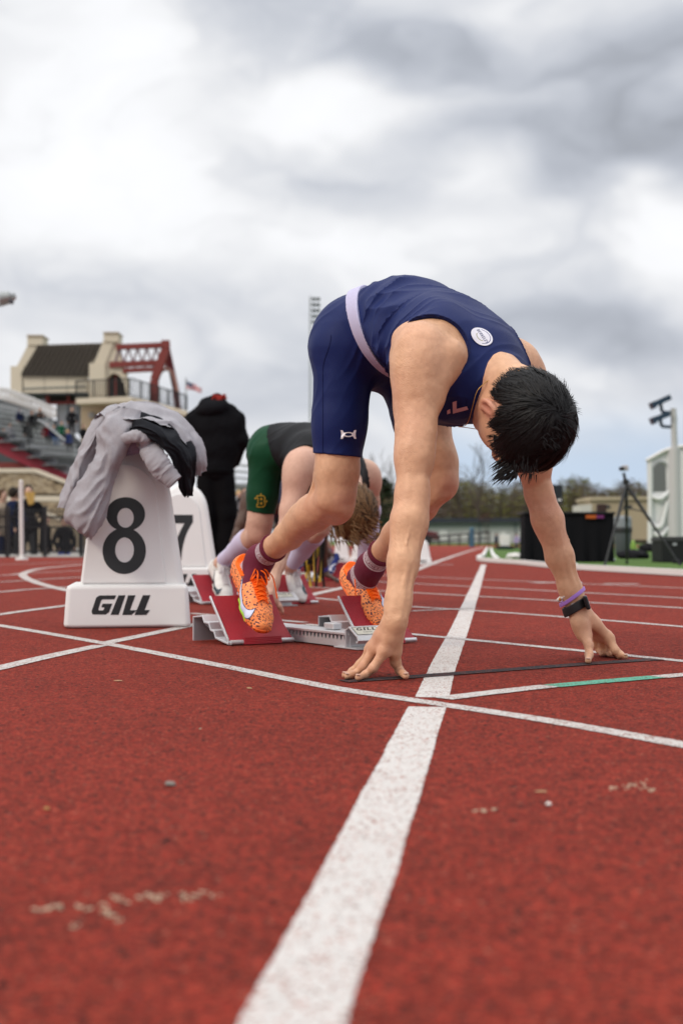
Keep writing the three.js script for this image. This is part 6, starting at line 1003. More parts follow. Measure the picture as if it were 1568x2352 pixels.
// ---- the press box building with its steel frame and balcony
{
  const z = 84, P = (x, y) => [x * .304, 752.6 + y * .304], B = (pts) => pts.map(([x, y]) => P(x, y)), pz = (x, y, d = 0) => { const [a, b] = P(x, y); return at(a, b, z + d); };
  const root = thing('press_box', 'cream press box building with brown seamed metal roof above the grandstand', 'building', at(150, 1283, z).setY(0));
  const wl = part('left_pillar', [slab(B([[82, 290], [180, 290], [180, 520], [82, 520]]), z, 4)], cream, root);
  part('parapet', slab(B([[130, 290], [215, 125], [320, 130], [205, 330], [180, 350], [180, 290]]), z + .1, 1.2), cream, wl); part('chimney', slab(B([[208, 60], [322, 60], [322, 132], [208, 130]]), z, 1.6), cream, wl); part('chimney_cap', slab(B([[204, 54], [326, 54], [326, 63], [204, 63]]), z - .1, 1.8), tan, wl);
  const wr = part('right_pillar', [slab(B([[675, 268], [795, 268], [795, 545], [675, 545]]), z - .2, 3)], cream, root);
  part('parapet', slab(B([[690, 268], [780, 100], [862, 105], [795, 275]]), z - .1, 1.2), cream, wr); part('chimney', slab(B([[783, 38], [893, 38], [893, 108], [783, 102]]), z - .2, 1.6), cream, wr); part('chimney_cap', slab(B([[779, 32], [897, 32], [897, 41], [779, 41]]), z - .3, 1.8), tan, wr);
  const gp = new THREE.Shape(B([[795, 275], [862, 105], [895, 105], [965, 385], [965, 525], [795, 525]]).map(([x, y]) => { const p = at(x, y, z); return new THREE.Vector2(p.x, p.y); })), hole = new THREE.Path(B([[800, 525], [800, 430], [815, 375], [845, 345], [875, 345], [910, 370], [940, 430], [958, 520]]).map(([x, y]) => { const p = at(x, y, z); return new THREE.Vector2(p.x, p.y); })); gp.holes.push(hole);
  part('gable_wall', extrude(gp, .4, new THREE.Matrix4().makeTranslation(0, 0, -z - .4)), cream, root);
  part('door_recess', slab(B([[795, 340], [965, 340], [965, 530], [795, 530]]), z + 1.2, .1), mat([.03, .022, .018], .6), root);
  part('door_frame', [slab(B([[818, 360], [828, 360], [828, 525], [818, 525]]), z + .25, .1), slab(B([[868, 350], [880, 350], [880, 525], [868, 525]]), z + .25, .1)], brickRed, root);
  // roof with standing seams
  const rf = part('roof', slab(B([[165, 350], [300, 130], [770, 115], [670, 358]]), z + .05, .2), roofBrown, root);
  for (let i = 0; i <= 13; i++) { const t = i / 13, a = pz(lerp(302, 768, t), lerp(132, 118, t)), b = pz(lerp(172, 668, t), lerp(348, 354, t)); part('seam', bar(a.setZ(-z + .05), b.setZ(-z + .05), .11, .13), mat([.05, .042, .036], .6), rf); }
  part('eave', slab(B([[160, 350], [672, 356], [672, 368], [164, 364]]), z - .2, .3), mat([.05, .043, .037], .6), rf);
  const fw = part('front_wall', slab(B([[170, 365], [665, 367], [665, 490], [170, 496]]), z, .3), cream, root);
  for (const x of [338, 508]) part('joint', slab(B([[x - 1.2, 368], [x + 1.2, 368], [x + 1.2, 492], [x - 1.2, 492]]), z - .02, .03), mat([.16, .14, .12], .9), fw);
  part('conduit', slab(B([[176, 457], [655, 440], [655, 446], [176, 463]]), z - .06, .06), mat([.08, .12, .14], .6), fw);
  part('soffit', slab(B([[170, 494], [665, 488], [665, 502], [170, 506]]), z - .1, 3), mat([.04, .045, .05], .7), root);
  part('window', [slab(B([[192, 504], [350, 502], [350, 570], [192, 570]]), z + 2.5, .1)], mat([.62, .68, .78], .2), root);
  for (const x of [230, 295]) part('mullion', slab(B([[x, 504], [x + 8, 504], [x + 8, 570], [x, 570]]), z + 2.3, .1), mat([.03, .05, .09], .5), root);
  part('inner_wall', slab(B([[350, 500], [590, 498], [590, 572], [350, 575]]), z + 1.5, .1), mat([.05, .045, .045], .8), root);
  part('red_column', [slab(B([[345, 500], [372, 500], [372, 575], [345, 575]]), z + .5, .3), slab(B([[508, 498], [524, 498], [524, 575], [508, 575]]), z + .5, .3)], brickRed, root);
  part('lintel', slab(B([[345, 562], [600, 555], [600, 574], [345, 580]]), z + .6, .3), brickRed, root);
  part('glazed_doorway', slab(B([[430, 572], [612, 572], [612, 800], [430, 800]]), z + 3, .1), mat([.66, .70, .78], .25), root);
  for (const x of [430, 512, 590]) part('door_mullion', slab(B([[x, 572], [x + 7, 572], [x + 7, 800], [x, 800]]), z + 2.8, .1), mat([.04, .08, .14], .5), root);
  part('lower_wall', [slab(B([[612, 580], [1000, 560], [1400, 660], [1400, 760], [612, 860]]), z + .6, .4)], tan, root);
  part('plaque', slab(B([[668, 640], [715, 640], [715, 680], [668, 680]]), z + .5, .06), mat([.30, .30, .30], .6), root);
  // balcony
  const bal = part('balcony_slab', [slab(B([[575, 533], [1000, 522], [1005, 560], [575, 575]]), z - 1.5, 1.6)], cream, root);
  part('balcony_edge', slab(B([[1000, 522], [1412, 628], [1412, 668], [1005, 560]]), z - 1.4, .4), cream, bal);
  const railing = part('railing', [bar(pz(577, 404, -1.5), pz(998, 384, -1.5), .07), bar(pz(998, 384, -1.5), pz(1410, 512, -1.2), .07), bar(pz(577, 520, -1.5), pz(998, 510, -1.5), .05), bar(pz(998, 512, -1.5), pz(1410, 612, -1.2), .05)], blackMetal, root);
  for (let i = 0; i <= 22; i++) { const t = i / 22, x = lerp(577, 998, t); part('baluster', rod(pz(x, lerp(404, 384, t), -1.5), pz(x, lerp(528, 516, t), -1.5), i % 7 ? .03 : .06, i % 7 ? .03 : .06, 5), blackMetal, railing); }
  for (let i = 1; i <= 24; i++) { const t = i / 24, x = lerp(998, 1410, t); part('baluster', rod(pz(x, lerp(384, 512, t), -1.4), pz(x, lerp(518, 622, t), -1.4), i % 4 ? .025 : .07, i % 4 ? .025 : .07, 5), blackMetal, railing); }
  // the red steel frame beside it
  const fr = thing('steel_frame', 'dark red open steel frame with zigzag truss and pointed arch beside the press box', 'steel frame', at(340, 1283, z).setY(0));
  const beam = (n, a, b, w, parent = fr, m = brickRed) => part(n, bar(pz(...a), pz(...b), w), m, parent);
  beam('top_chord', [880, 148], [1240, 132], .34); beam('lower_chord', [830, 282], [1195, 266], .36); beam('tie_beam', [930, 326], [1175, 314], .28);
  for (let i = 0; i < 10; i++) { const x0 = lerp(868, 1215, i / 10), x1 = lerp(868, 1215, (i + 1) / 10), up = i % 2; beam('diagonal', [x0, up ? 150 : 272], [x1, up ? 270 : 148], .11, fr, mat([.22, .16, .18], .6)); }
  for (const x of [960, 1020, 1090, 1160]) beam('hanger', [x, 276], [x + 6, 318], .09);
  const leg = (pts, w, zz, m) => { for (let i = 0; i + 1 < pts.length; i++) part('leg', bar(pz(...pts[i], zz), pz(...pts[i + 1], zz), w, .5), m, fr); };
  leg([[1252, 98], [1254, 160], [1168, 395], [1166, 620]], .50, -.6, brickRed); leg([[1256, 130], [1330, 470], [1345, 630]], .36, .4, mat([.15, .03, .035], .6)); beam('king_post', [1258, 170], [1258, 325], .14);
  part('arch', tube([pz(1180, 440), pz(1195, 370), pz(1225, 325), pz(1258, 312), pz(1290, 330), pz(1318, 390), pz(1340, 480)], .12, 30, 6), mat([.40, .22, .18], .6), fr);
  // flag
  const fl = thing('flag', 'striped flag with a blue corner flying right of the red steel frame', 'flag', at(428, 873, z + 6));
  const ft = canvasTex(190, 100, (c, w, h) => { for (let i = 0; i < 13; i++) { c.fillStyle = i % 2 ? '#e8dfe4' : '#b03a4a'; c.fillRect(0, i * h / 13, w, h / 13 + 1); } c.fillStyle = '#22305e'; c.fillRect(0, 0, w * .4, h * 7 / 13); c.fillStyle = '#fff'; for (let r = 0; r < 9; r++) for (let k = 0; k < (r % 2 ? 5 : 6); k++) c.fillRect(5 + k * 12 + (r % 2) * 6, 3 + r * 5.6, 3, 3); });
  const fg = new THREE.PlaneGeometry(1, 1, 20, 8), fp = fg.attributes.position; for (let i = 0; i < fp.count; i++) { const u = fp.getX(i) + .5, v = .5 - fp.getY(i), p = at(428 + u * 36 - v * 1, 873 + u * 22 - u * u * 4 + v * (18 - 7 * u) + Math.sin(u * 9) * 1.4, z + 6); fp.setXYZ(i, p.x, p.y, p.z + .16 * Math.sin(u * 9)); } fg.computeVertexNormals(); part('cloth', fg, mat(0xffffff, .8, { map: ft }), fl); part('pole', rod(at(427.4, 868, z + 6), at(427.4, 1240, z + 6), .05, .05, 6), steel, fl);
}

// ---- floodlights
function floodlight(label, px, py, z, rows, cols, w, spread) {
  const top = at(px, py, z), root = thing('floodlight_tower', label, 'floodlight', V(top.x, 0, -z)); part('pole', rod(V(top.x, 0, -z), top, w * 1.6, w, 10), steel, root);
  for (let r = 0; r < rows; r++) { const y = top.y - .3 - r * spread; part('cross_arm', bar(V(top.x, y, -z), V(top.x + cols * spread * .8, y, -z), w * .6), steel, root); for (let c = 0; c < cols; c++) { const q = V(top.x + (c + .6) * spread * .75, y + .1, -z); part('lamp_head', [rod(q, q.clone().add(V(.14, -.16, .34)), spread * .20, spread * .34, 10), box(spread * .3, spread * .3, spread * .3, new THREE.Matrix4().setPosition(q.x, q.y, q.z - .1), .05)], mat([.11, .125, .135], .5), root); } }
}
floodlight('tall floodlight pole with a bank of lamps directly behind the hips of the navy runner', 712, 680, 118, 5, 2, .065, .52);
{
  const z = 26, x = X(-36, z), root = thing('floodlight_tower', 'grey lamp head reaching in at the left edge of the sky', 'floodlight', V(x, 0, -z)); part('pole', rod(V(x, 0, -z), V(x, H(660, z), -z), .14, .10, 12), steel, root);
  part('arm', [rod(V(x, H(712, z), -z), at(-2, 700, z), .05, .05, 8), rod(at(-2, 700, z), at(6, 690, z), .06, .06, 8)], steel, root);
  part('lamp_head', [rod(at(2, 687, z), at(25, 683, z), .15, .12, 14), rod(at(25, 683, z), at(31, 689, z), .12, .09, 14)], mat([.32, .34, .34], .4, { metalness: .4 }), root); part('lamp_glass', rod(at(23, 692, z - .03), at(30, 689, z - .03), .08, .07, 12), mat([.08, .10, .12], .15), root);
}

// ---- the infield gear on the right
{
  const z = 17.4, t = thing('table', 'long table skirted in black cloth beyond the lowered left arm', 'table', V(X(1308, z), 0, -z));
  const skirt = (() => { const pos = [], idx = [], n = 90, m = 8, y1 = H(1181, z), P4 = [V(X(1204, z), 0, -z), V(X(1410, z), 0, -z), V(X(1404, z), 0, -z - .75), V(X(1212, z), 0, -z - .75)], per = (t2) => { const s = t2 * 4, i = Math.min(3, Math.floor(s)); return P4[i].clone().lerp(P4[(i + 1) % 4], s - i); }; for (let j = 0; j <= m; j++) for (let i = 0; i <= n; i++) { const p = per(i / n), k = 1 - j / m, w = .035 * k * Math.sin(i * 1.9 + 2 * noise3(i * .4, 1, 1)); p.z += w; p.x += w * .4; p.y = y1 * j / m + .002; p.toArray(pos, pos.length); if (i < n && j < m) { const a = j * (n + 1) + i; idx.push(a, a + 1, a + n + 1, a + 1, a + n + 2, a + n + 1); } } const g = new THREE.BufferGeometry(); g.setAttribute('position', new THREE.Float32BufferAttribute(pos, 3)); g.setIndex(idx); g.computeVertexNormals(); return g; })();
  part('cloth_skirt', skirt, mat([.008, .008, .010], .85), t); part('table_top', box(X(1412, z) - X(1202, z), .03, .80, new THREE.Matrix4().setPosition(X(1307, z), H(1181, z) + .016, -z - .37), .008), mat([.012, .012, .014], .6), t);
  const m = thing('monitor', 'dark flat monitor on a post above the black table', 'monitor', V(X(1283, z), H(1181, z), -z - .3)); part('screen', box(X(1300, z) - X(1262, z), H(1112, z) - H(1155, z), .05, new THREE.Matrix4().setPosition(X(1281, z), H(1133, z), -z - .3), .008), mat([.010, .014, .018], .3), m); part('stand', rod(V(X(1284, z), H(1181, z) + .03, -z - .33), V(X(1284, z), H(1150, z), -z - .33), .022, .022, 8), blackMetal, m); part('sticker', box(.045, .03, .004, new THREE.Matrix4().setPosition(X(1292, z), H(1147, z), -z - .272)), offWhite, m);
  const cl = thing('clipboard', 'small orange and purple striped pad on the black table', 'pad', V(X(1360, z), H(1181, z), -z)); part('pad', box(.14, .045, .02, new THREE.Matrix4().setPosition(X(1356, z), H(1187, z), -z + .03)), mat([.45, .10, .02], .6), cl); part('strip', box(.10, .04, .02, new THREE.Matrix4().setPosition(X(1376, z), H(1187, z), -z + .03)), mat([.16, .03, .14], .6), cl);
  const bx = at(1200, 1165, z); const lap = thing('equipment_box', 'small brown box standing on the black table', 'box', V(X(1388, z), H(1181, z), -z - .4)); part('case', box(.12, .11, .12, new THREE.Matrix4().setPosition(X(1394, z), H(1181, z) + .09, -z - .4), .01), mat([.05, .03, .025], .7), lap);
}
{
  const z = 26, c = V(X(1429, z), 0, -z), r = (X(1449, z) - X(1408, z)) / 2, h = H(1186, z), t = thing('trash_can', 'dark grey round trash can with paler lid collar beside the black table', 'trash can', c);
  const lathe = (p, m) => part(m[0], new THREE.LatheGeometry(p.map(([a, b]) => new THREE.Vector2(a, b)), 24).translate(c.x, 0, c.z), m[1], t);
  lathe([[0, .01], [r * .82, .01], [r * .98, h * .58], [r, h * .6]], ['barrel', mat([.085, .095, .105], .6)]); lathe([[r * 1.02, h * .58], [r * 1.06, h * .60], [r * 1.06, h * .70], [r, h * .72]], ['liner', blackMetal]); lathe([[r, h * .71], [r * .98, h * .93], [r * .86, h], [0, h * 1.02]], ['lid', mat([.20, .22, .24], .55)]);
}
{
  const z = 15.5, a = at(1437, 1113, z), t = thing('tripod', 'tall thin black tripod carrying a small camera, before the white tent', 'tripod', V(a.x, 0, -z)), f = (px, dz) => V(X(px, z), 0, -z + dz);
  for (const [px, dz] of [[1374, .35], [1548, .25], [1466, -.65]]) { const e = f(px, dz), k = a.clone().lerp(e, .45); part('leg', [rod(a, k, .020, .020, 8), rod(k, e, .014, .013, 8)], blackMetal, t); part('foot', new THREE.SphereGeometry(.02, 8, 6).translate(e.x, .015, e.z), blackMetal, t); part('spreader', rod(a.clone().lerp(e, .34), V(a.x, a.clone().lerp(e, .34).y + .05, a.z), .007, .007, 6), blackMetal, t); }
  part('column', rod(a.clone().add(V(0, -.2, 0)), at(1434, 1094, z), .018, .016, 8), blackMetal, t);
  const hd = part('pan_head', [box(.07, .05, .06, new THREE.Matrix4().setPosition(at(1436, 1106, z)), .01), rod(at(1434, 1100, z), at(1431, 1086, z), .018, .018, 8), rod(at(1436, 1100, z), at(1444, 1106, z), .008, .008, 6)], blackMetal, t);
  const cam = thing('camera', 'small pale camera mounted on top of the black tripod', 'camera', at(1431, 1082, z)); part('body', box(.075, .065, .06, new THREE.Matrix4().setPosition(at(1434, 1075, z)), .012), mat([.42, .40, .42], .5), cam); part('lens', rod(at(1430, 1076, z - .02), at(1423, 1077, z - .04), .026, .024, 14), mat([.01, .012, .02], .2), cam);
  const zz = 17, g = thing('gear_case', 'black gear case at the right edge in front of the tent', 'case', V(X(1565, zz), 0, -zz)); part('case', box(X(1640, zz) - X(1519, zz), H(1233, zz), .6, new THREE.Matrix4().setPosition(X(1580, zz), H(1233, zz) / 2 + .002, -zz - .3), .02), mat([.012, .013, .014], .6), g); part('lid_rim', box(X(1642, zz) - X(1517, zz), .03, .62, new THREE.Matrix4().setPosition(X(1580, zz), H(1240, zz), -zz - .3), .006), mat([.03, .032, .034], .5), g); part('latch', box(.05, .03, .01, new THREE.Matrix4().setPosition(X(1548, zz), H(1250, zz), -zz + .004)), steel, g);
}
// things dropped on the turf
{
  const lump = (name, label, cat, px, py, w, h, d, m, seed) => { const p = ground(px, py), g = new THREE.SphereGeometry(1, 28, 16), A = g.attributes.position, k = -p.z / FOCAL; for (let i = 0; i < A.count; i++) { const x = A.getX(i), y = A.getY(i), zq = A.getZ(i), n = 1 + .30 * fbm(x * 2 + seed, y * 2, zq * 2, 3) + .10 * noise3(x * 7, y * 7, zq * 7 + seed); A.setXYZ(i, x * w * k / 2 * n, Math.max(-.5, y) * h * k * .66 * n, zq * d / 2 * n); } g.computeVertexNormals(); g.translate(p.x, h * k * .33 + .006, p.z - d / 2); tag(part(name, g, m, scene, { base: V(p.x, 0, p.z - d / 2) }), label, cat); };
  lump('gear_bag', 'black soft gear bag lying on the turf below the tripod', 'bag', 1461, 1285, 76, 22, .5, blackCoat, 1); lump('gear_bag', 'black bag slumped against the foot of the white tent', 'bag', 1500, 1268, 60, 20, .5, blackCoat, 4);
  lump('towel', 'crumpled white and blue towel on the turf', 'towel', 1391, 1292, 56, 13, .4, mat([.62, .64, .74], .9), 2); lump('towel', 'small heap of white cloth left of the black table', 'cloth', 1188, 1284, 44, 13, .4, mat([.62, .60, .58], .9), 3); lump('gear_bag', 'low black bag on the turf just right of the black table', 'bag', 1372, 1283, 70, 12, .5, mat([.02, .02, .022], .9), 6);
  lump('shoe_pair', 'small black item on the turf at the right edge', 'bag', 1562, 1296, 22, 10, .3, blackCoat, 7); lump('paper_cup', 'small white scrap on the turf at the kerb', 'litter', 1319, 1300, 18, 6, .15, offWhite, 8);
  const z = 24, b = thing('drinks_bottle', 'lime green drinks bottle standing on the turf by the trash can', 'bottle', V(X(1453, z), 0, -z)); part('bottle', new THREE.LatheGeometry([[0, .006], [.05, .006], [.05, .22], [.03, .26], [.03, .30], [0, .30]].map(([r, y]) => new THREE.Vector2(r, y)), 16).translate(X(1453, z), 0, -z), mat([.20, .34, .05], .5), b);
  const w = thing('white_board', 'white square board standing at the corner of the infield', 'board', V(X(1159, 42), 0, -42)); part('panel', box(X(1170, 42) - X(1148, 42), H(1229, 42) - .12, .12, new THREE.Matrix4().setPosition(X(1159, 42), (H(1229, 42) + .12) / 2, -42), .02), offWhite, w); part('foot', box(X(1178, 42) - X(1142, 42), .12, .5, new THREE.Matrix4().setPosition(X(1160, 42), .062, -42)), mat([.02, .035, .03], .8), w);
  figure('person in dark clothes bending beside the white board on the infield', 1139, 1224, 46, { top: mat([.02, .025, .05], .8), face: 1.2, scale: .38, low: mat([.10, .02, .03], .8) });
  figure('person in pale purple sitting right of the white board', 1186, 1226, 46, { top: mat([.30, .26, .42], .8), face: -.8, scale: .36 });
}
// tent and mast
{
  const z = 40, root = thing('event_tent', 'white event tent with arched side windows at the right edge', 'tent', V(X(1530, z), 0, -z)), vinyl = mat([.66, .67, .67], .45);
  const s = new THREE.Shape([[1490, 1268], [1486, 1056], [1540, 1030], [1640, 1024], [1640, 1268]].map(([x, y]) => new THREE.Vector2(X(x, z), H(y, z)))), hl = new THREE.Path([[1497, 1130], [1497, 1080], [1506, 1066], [1519, 1062], [1530, 1070], [1531, 1130]].map(([x, y]) => new THREE.Vector2(X(x, z), H(y, z)))); s.holes.push(hl);
  part('side_wall', extrude(s, .06, new THREE.Matrix4().makeTranslation(0, 0, -z - .06)), vinyl, root);
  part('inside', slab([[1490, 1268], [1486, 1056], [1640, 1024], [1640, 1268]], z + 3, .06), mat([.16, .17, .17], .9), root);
  const fold = (px, w, y0, y1, m) => part('fold', rod(V(X(px, z), H(y1, z), -z + .02), V(X(px + 1, z), H(y0, z), -z + .02), w, w * .8, 8), m, root); fold(1492, .09, 1060, 1268, vinyl); fold(1538, .12, 1036, 1268, vinyl); fold(1556, .09, 1036, 1268, vinyl); fold(1566, .1, 1036, 1268, vinyl);
  for (const [a, b] of [[[1496, 1140], [1534, 1130]], [[1496, 1205], [1532, 1150]], [[1500, 1225], [1532, 1212]]]) part('drape', tube([at(a[0], a[1], z - .04), at((a[0] + b[0]) / 2, Math.max(a[1], b[1]) + 6, z - .12), at(b[0], b[1], z - .04)], .07, 16, 6), vinyl, root);
  part('window_rim', tube([[1496, 1130], [1496, 1079], [1506, 1064], [1519, 1060], [1531, 1069], [1533, 1130]].map(([x, y]) => at(x, y, z - .04)), .03, 40, 6), steel, root);
  part('roof_edge', tube([at(1483, 1058, z - .06), at(1540, 1030, z - .06), at(1642, 1022, z - .06)], .06, 20, 6), offWhite, root);
  const zm = 34, mast = thing('light_mast', 'pale mast with two tilted blue black lamps in front of the white tent', 'lamp mast', V(X(1548, zm), 0, -zm)); part('pole', [rod(V(X(1550, zm), 0, -zm), V(X(1549, zm), H(1030, zm), -zm), .17, .15, 12), rod(V(X(1549, zm), H(1030, zm), -zm), V(X(1547, zm), H(938, zm), -zm), .085, .075, 12)], mat([.50, .50, .50], .5, { metalness: .2 }), mast);
  const dk = mat([.012, .035, .07], .4);
  for (const [x0, y0, x1, y1, ya] of [[1496, 931, 1536, 913, 947], [1497, 966, 1533, 951, 980]]) { part('lamp_head', [bar(at(x0, y0, zm), at(x1, y1, zm), .14, .34), bar(at(x0 - 2, y0 + 2, zm), at(x0 + 5, y0 - 1, zm), .18, .36)], dk, mast); part('bracket', tube([at((x0 + x1) / 2, (y0 + y1) / 2 + 3, zm), at((x0 + x1) / 2 + 4, ya - 2, zm), at((x0 + x1) / 2 + 12, ya, zm), at(1547, ya, zm)], .045, 20, 6), dk, mast); }
  part('cable', tube([at(1547, 940, zm), at(1552, 960, zm), at(1549, 1000, zm)], .02, 14, 5), steel, mast);
}
// ---- low buildings, hurdles and woods at the far end
{
  const z = 118, b = thing('low_building', 'long low white building with dark flat roof at the far end of the track', 'building', V(X(1080, z), 0, -z)); part('wall', slab([[860, 1200], [1215, 1198], [1215, 1246], [860, 1246]], z, 6), mat([.50, .50, .50], .8), b); part('roof', slab([[850, 1191], [1222, 1189], [1222, 1200], [850, 1202]], z - .6, 7), mat([.035, .04, .055], .7), b);
  for (const [x, w, y] of [[1009, 18, 1218], [925, 14, 1220], [1062, 10, 1222], [1150, 12, 1220], [1190, 10, 1220]]) part('door', slab([[x, y], [x + w, y], [x + w, 1245], [x, 1245]], z - .1, .06), mat([.62, .62, .62], .6), b);
  for (const x of [980, 1100, 1182]) part('downpipe', slab([[x, 1200], [x + 2, 1200], [x + 2, 1246], [x, 1246]], z - .2, .1), mat([.10, .13, .16], .6), b); part('trim', slab([[870, 1207], [1212, 1205], [1212, 1207.5], [870, 1209.5]], z - .15, .06), mat([.12, .16, .22], .6), b);
  const z2 = 150, t = thing('tan_building', 'flat roofed tan building behind the tripod', 'building', V(X(1420, z2), 0, -z2)); part('wall', slab([[1355, 1146], [1500, 1144], [1500, 1240], [1355, 1240]], z2, 8), mat([.40, .33, .23], .9), t); part('parapet', slab([[1352, 1142], [1502, 1140], [1502, 1147], [1352, 1149]], z2 - .3, 8.6), mat([.46, .39, .28], .9), t); part('plant_room', slab([[1332, 1160], [1358, 1158], [1358, 1240], [1332, 1240]], z2 - 2, 5), mat([.55, .54, .50], .8), t); part('window', slab([[1380, 1160], [1400, 1160], [1400, 1168], [1380, 1168]], z2 - .1, .06), glassDark, t); part('window', slab([[1430, 1160], [1450, 1160], [1450, 1168], [1430, 1168]], z2 - .1, .06), glassDark, t);
  const zf = 78, f = thing('barrier', 'low dark tubular barrier before the white building at the far end', 'barrier', V(X(1090, zf), 0, -zf)); part('rail', [rod(at(985, 1233, zf), at(1125, 1222, zf), .05, .05, 6)], blackMetal, f); part('rail', [rod(at(985, 1244, zf), at(1125, 1236, zf), .04, .04, 6)], blackMetal, f); for (let i = 0; i < 7; i++) { const x = 985 + i * 23; part('post', rod(V(X(x, zf), 0, -zf), at(x, lerp(1232, 1221, i / 6), zf), .045, .045, 6), blackMetal, f); }
  const p = thing('parked_car', 'dark red car parked at the far end left of the low building door', 'car', V(X(935, 88), 0, -88)); { const k = 88 / FOCAL, c = V(X(935, 88), 0, -88), s = shapeOf([[-2, .35], [-2, .8], [-1.5, .95], [-.9, 1.42], [.6, 1.42], [1.2, .98], [2, .85], [2.05, .35]]); part('body', extrude(s, 1.6, new THREE.Matrix4().setPosition(c.x, 0, c.z - .8), .08), mat([.10, .012, .015], .3), p); for (const x of [-1.25, 1.25]) part('wheel', new THREE.CylinderGeometry(.34, .34, .22, 16).rotateX(Math.PI / 2).translate(c.x + x, .34, c.z + .72), blackMetal, p); part('window', extrude(shapeOf([[-1.2, .98], [-.8, 1.34], [.5, 1.34], [1, .98]]), .03, new THREE.Matrix4().setPosition(c.x, 0, c.z + .79)), glassDark, p); }
  tag(part('bollard', [rod(V(X(1083, 60), 0, -60), V(X(1083, 60), H(1217, 60), -60), .12, .10, 10), new THREE.SphereGeometry(.12, 10, 8).translate(X(1083, 60), H(1217, 60), -60)], mat([.05, .12, .18], .6)), 'slim blue grey bollard at the far end of the track', 'bollard');
}
// far second stand and people between the man in black and the green shorts
{
  const z = 88, st = thing('bleachers', 'far grey bleachers showing between the man in black and the green shorts', 'bleachers', V(X(560, z), 0, -z)); for (let i = 0; i < 9; i++) part('bench', bar(at(528, 1066 + i * 15, z + (8 - i) * .8), at(640, 1078 + i * 14.5, z + (8 - i) * .8), .14, .5), steel, st); part('frame', [bar(at(535, 1066, z + 7), at(545, 1205, z), .2), bar(at(600, 1070, z + 7), at(612, 1205, z), .2)], steel, st); part('back_wall', slab([[520, 1110], [660, 1110], [660, 1215], [520, 1215]], z + 8, .2), mat([.22, .22, .22], .9), st);
  const c = [[549, 1128, greyCoat, blond, 'grey coat and blond hair'], [561, 1122, blackCoat, null, 'black coat'], [570, 1142, mat([.25, .02, .03], .8), null, 'red coat'], [548, 1150, navyCoat, brownHair, 'navy coat with brown hair'], [576, 1136, blackCoat, brownHair, 'black coat with brown hair']];
  for (const [x, y, top, hair, s] of c) figure('far spectator in ' + s + ' left of the green shorts', x, y, 46, { top, hair: hair ?? undefined, face: .4 });
  const w = thing('white_chest', 'white plastic chest standing behind the bent knee of the green runner', 'chest', V(X(575, 13), 0, -13)); part('box', box(.24, H(1186, 13) - .02, .3, new THREE.Matrix4().setPosition(X(578, 13), H(1186, 13) / 2, -13), .03), offWhite, w); part('lid', box(.25, .05, .31, new THREE.Matrix4().setPosition(X(578, 13), H(1186, 13) - .0, -13), .015), offWhite, w);
}
// ---- trees
const bark = mat([.07, .055, .045], .95), leafGeo = new THREE.PlaneGeometry(1, 1);
function bareTree(label, px, pyTop, z, o = {}) {
  const R = rng(o.seed ?? px | 0), base = V(X(px, z), 0, -z), h = H(pyTop, z), root = thing('bare_tree', label, 'tree', base, o.group), trunk = [], twigs = [], budP = [];
  const grow = (p, d, len, r, lvl) => { const e = p.clone().addScaledVector(d, len); (lvl < 2 ? trunk : twigs).push(rod(p, e, r, r * .68, lvl < 2 ? 6 : 3)); if (lvl >= (o.depth ?? 5)) { budP.push(e); return; } const n = lvl === 0 ? 3 : 2 + (R() < .45 ? 1 : 0); for (let i = 0; i < n; i++) { const a = R() * 6.28, s = lvl === 0 && i === 0 ? .12 : .32 + R() * .42, nd = d.clone().add(V(Math.cos(a) * s, R() * .14, Math.sin(a) * s)).normalize(); grow(p.clone().lerp(e, i === 0 ? 1 : .62 + R() * .38), nd, len * (.66 + R() * .18), r * (i === 0 ? .68 : .5), lvl + 1); } };
  grow(base, V(0, 1, 0), h * .30, h * .021, 0);
  part('trunk', trunk, o.bark ?? bark, root); part('twig', twigs, o.twig ?? bark, root).userData.kind = 'stuff';
  if (o.buds) { const g = []; for (const p of budP) for (let k = 0; k < o.buds; k++) { const s = h * .012 * (.6 + R()), q = leafGeo.clone().scale(s, s, s).rotateX(R() * 6).rotateY(R() * 6).translate(p.x + (R() - .5) * h * .05, p.y + (R() - .5) * h * .05, p.z + (R() - .5) * h * .05); g.push(q); } part('crown', g, o.bud, root).userData.kind = 'stuff'; }
}
const budGreen = mat([.12, .13, .03], .9), budRed = mat([.09, .03, .03], .9), twigGrey = mat([.10, .085, .075], .95);
bareTree('tall bare tree standing left of the bowed head', 1098, 1005, 130, { seed: 4, twig: twigGrey });
bareTree('slim bare tree close behind the left knee of the navy runner', 872, 1012, 130, { seed: 9, twig: twigGrey });
bareTree('bare tree right of the tallest one with a spreading top', 1150, 1062, 136, { seed: 15, twig: twigGrey });
bareTree('small budding bare tree left of the tallest one', 1062, 1070, 138, { seed: 21, buds: 2, bud: budGreen });
bareTree('pale budding tree rising above the woods over the tan building', 1352, 1085, 190, { seed: 33, buds: 5, bud: mat([.13, .14, .05], .9) });
bareTree('bare tree above the tan building, left of the tripod head', 1395, 1106, 196, { seed: 37, twig: twigGrey, buds: 1, bud: budGreen });
bareTree('small dark red ornamental tree before the low white building', 1116, 1168, 96, { seed: 41, buds: 9, bud: budRed, depth: 4 });
bareTree('budding tree just left of the white tent', 1472, 1128, 170, { seed: 47, buds: 5, bud: mat([.14, .16, .03], .9) });
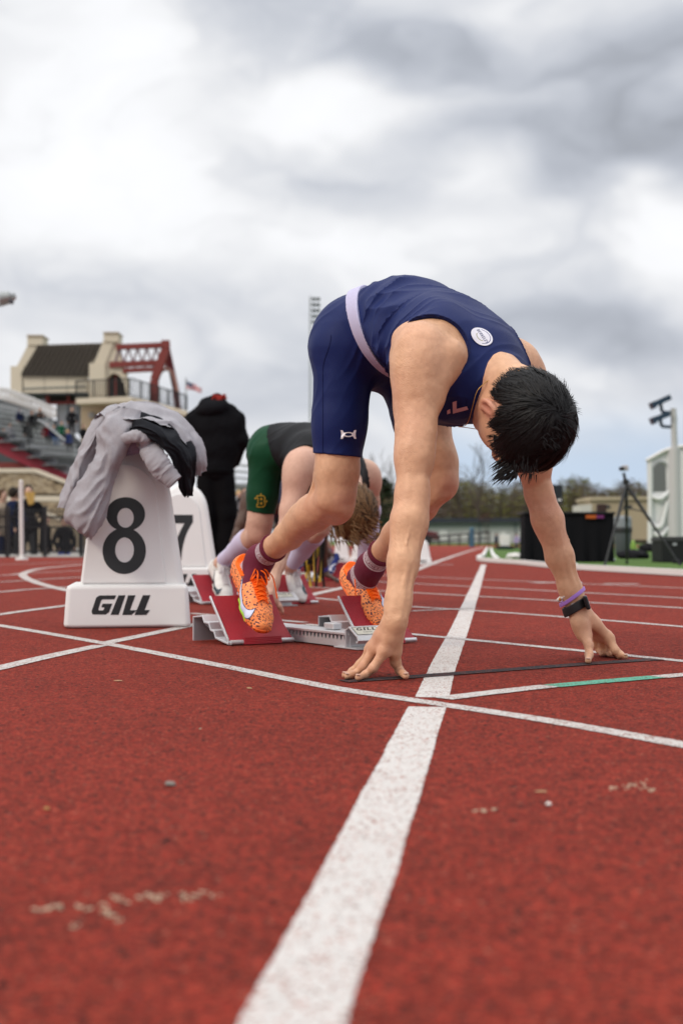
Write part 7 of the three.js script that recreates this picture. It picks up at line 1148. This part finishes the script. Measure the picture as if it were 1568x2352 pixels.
function leafyTree(label, px, pyTop, z, w, m, seed) {
  const R = rng(seed), h = H(pyTop, z), base = V(X(px, z), 0, -z), root = thing('evergreen_tree', label, 'tree', base); part('trunk', rod(base, base.clone().setY(h * .9), h * .02, h * .006, 7), bark, root);
  const limbs = [], leaves = []; for (let i = 0; i < 60; i++) { const t = .12 + .86 * R(), a = R() * 6.28, l = w * (1 - t * .75) * (.5 + .6 * R()), s = base.clone().setY(h * t), e = s.clone().add(V(Math.cos(a) * l, (R() - .3) * l * .4, Math.sin(a) * l)); limbs.push(rod(s, e, h * .006, h * .002, 4)); for (let k = 0; k < 44; k++) { const u = .25 + .8 * R(), p = s.clone().lerp(e, u).add(V((R() - .5), (R() - .6) * .9, (R() - .5)).multiplyScalar(l * .5)), q = h * .028 * (.5 + R()); leaves.push(leafGeo.clone().scale(q, q * .6, 1).rotateX(R() * 6).rotateY(R() * 6).translate(p.x, p.y, p.z)); } }
  part('limb', limbs, bark, root).userData.kind = 'stuff'; part('crown', leaves, m, root).userData.kind = 'stuff';
}
leafyTree('dark evergreen tree standing behind the sock of the navy runner', 880, 1098, 72, 1.5, mat([.028, .045, .022], .9), 3);
leafyTree('second dark evergreen left of the lowered arm', 845, 1120, 76, 1.2, mat([.03, .05, .022], .9), 8);
{
  // the wood beyond: many bare stems and budding tops that read as one mass
  const R = rng(66), g = [], t2 = [], n = 1300, cols = [[], [], []];
  for (let i = 0; i < n; i++) { const px = 820 + R() * 760, z = 165 + R() * 90, x = X(px, z), h = H(lerp(1150, 1110, R() ** .8) + 14 * noise3(px / 40, 1, 1), z); g.push(rod(V(x, -.5, -z), V(x + (R() - .5) * 1.4, h, -z), .13, .03, 3)); for (let k = 0; k < 34; k++) { const q = .35 + R() * .75, p = V(x + (R() - .5) * 3.4, h * (.15 + .88 * R() ** .8), -z + (R() - .5) * 2), c = leafGeo.clone().scale(q, q * .10, 1).rotateX(R() * 6).rotateY(R() * 6).translate(p.x, p.y, p.z); cols[noise3(px / 30, z / 20, 5) + (R() - .5) * .6 > .28 ? 1 : R() < .75 ? 0 : 2].push(c); } }
  const w = thing('woods', 'brown leafless woods with some budding green along the horizon on the right', 'woods', V(X(1200, 200), 0, -200)); w.userData.kind = 'stuff'; part('stem', g, mat([.075, .06, .05], .95), w).userData.kind = 'stuff';
  [[.125, .095, .072], [.15, .15, .045], [.10, .082, .068]].forEach((c, i) => part('twig', cols[i], mat(c, .95), w).userData.kind = 'stuff');
}


renderer.render(scene, camera);
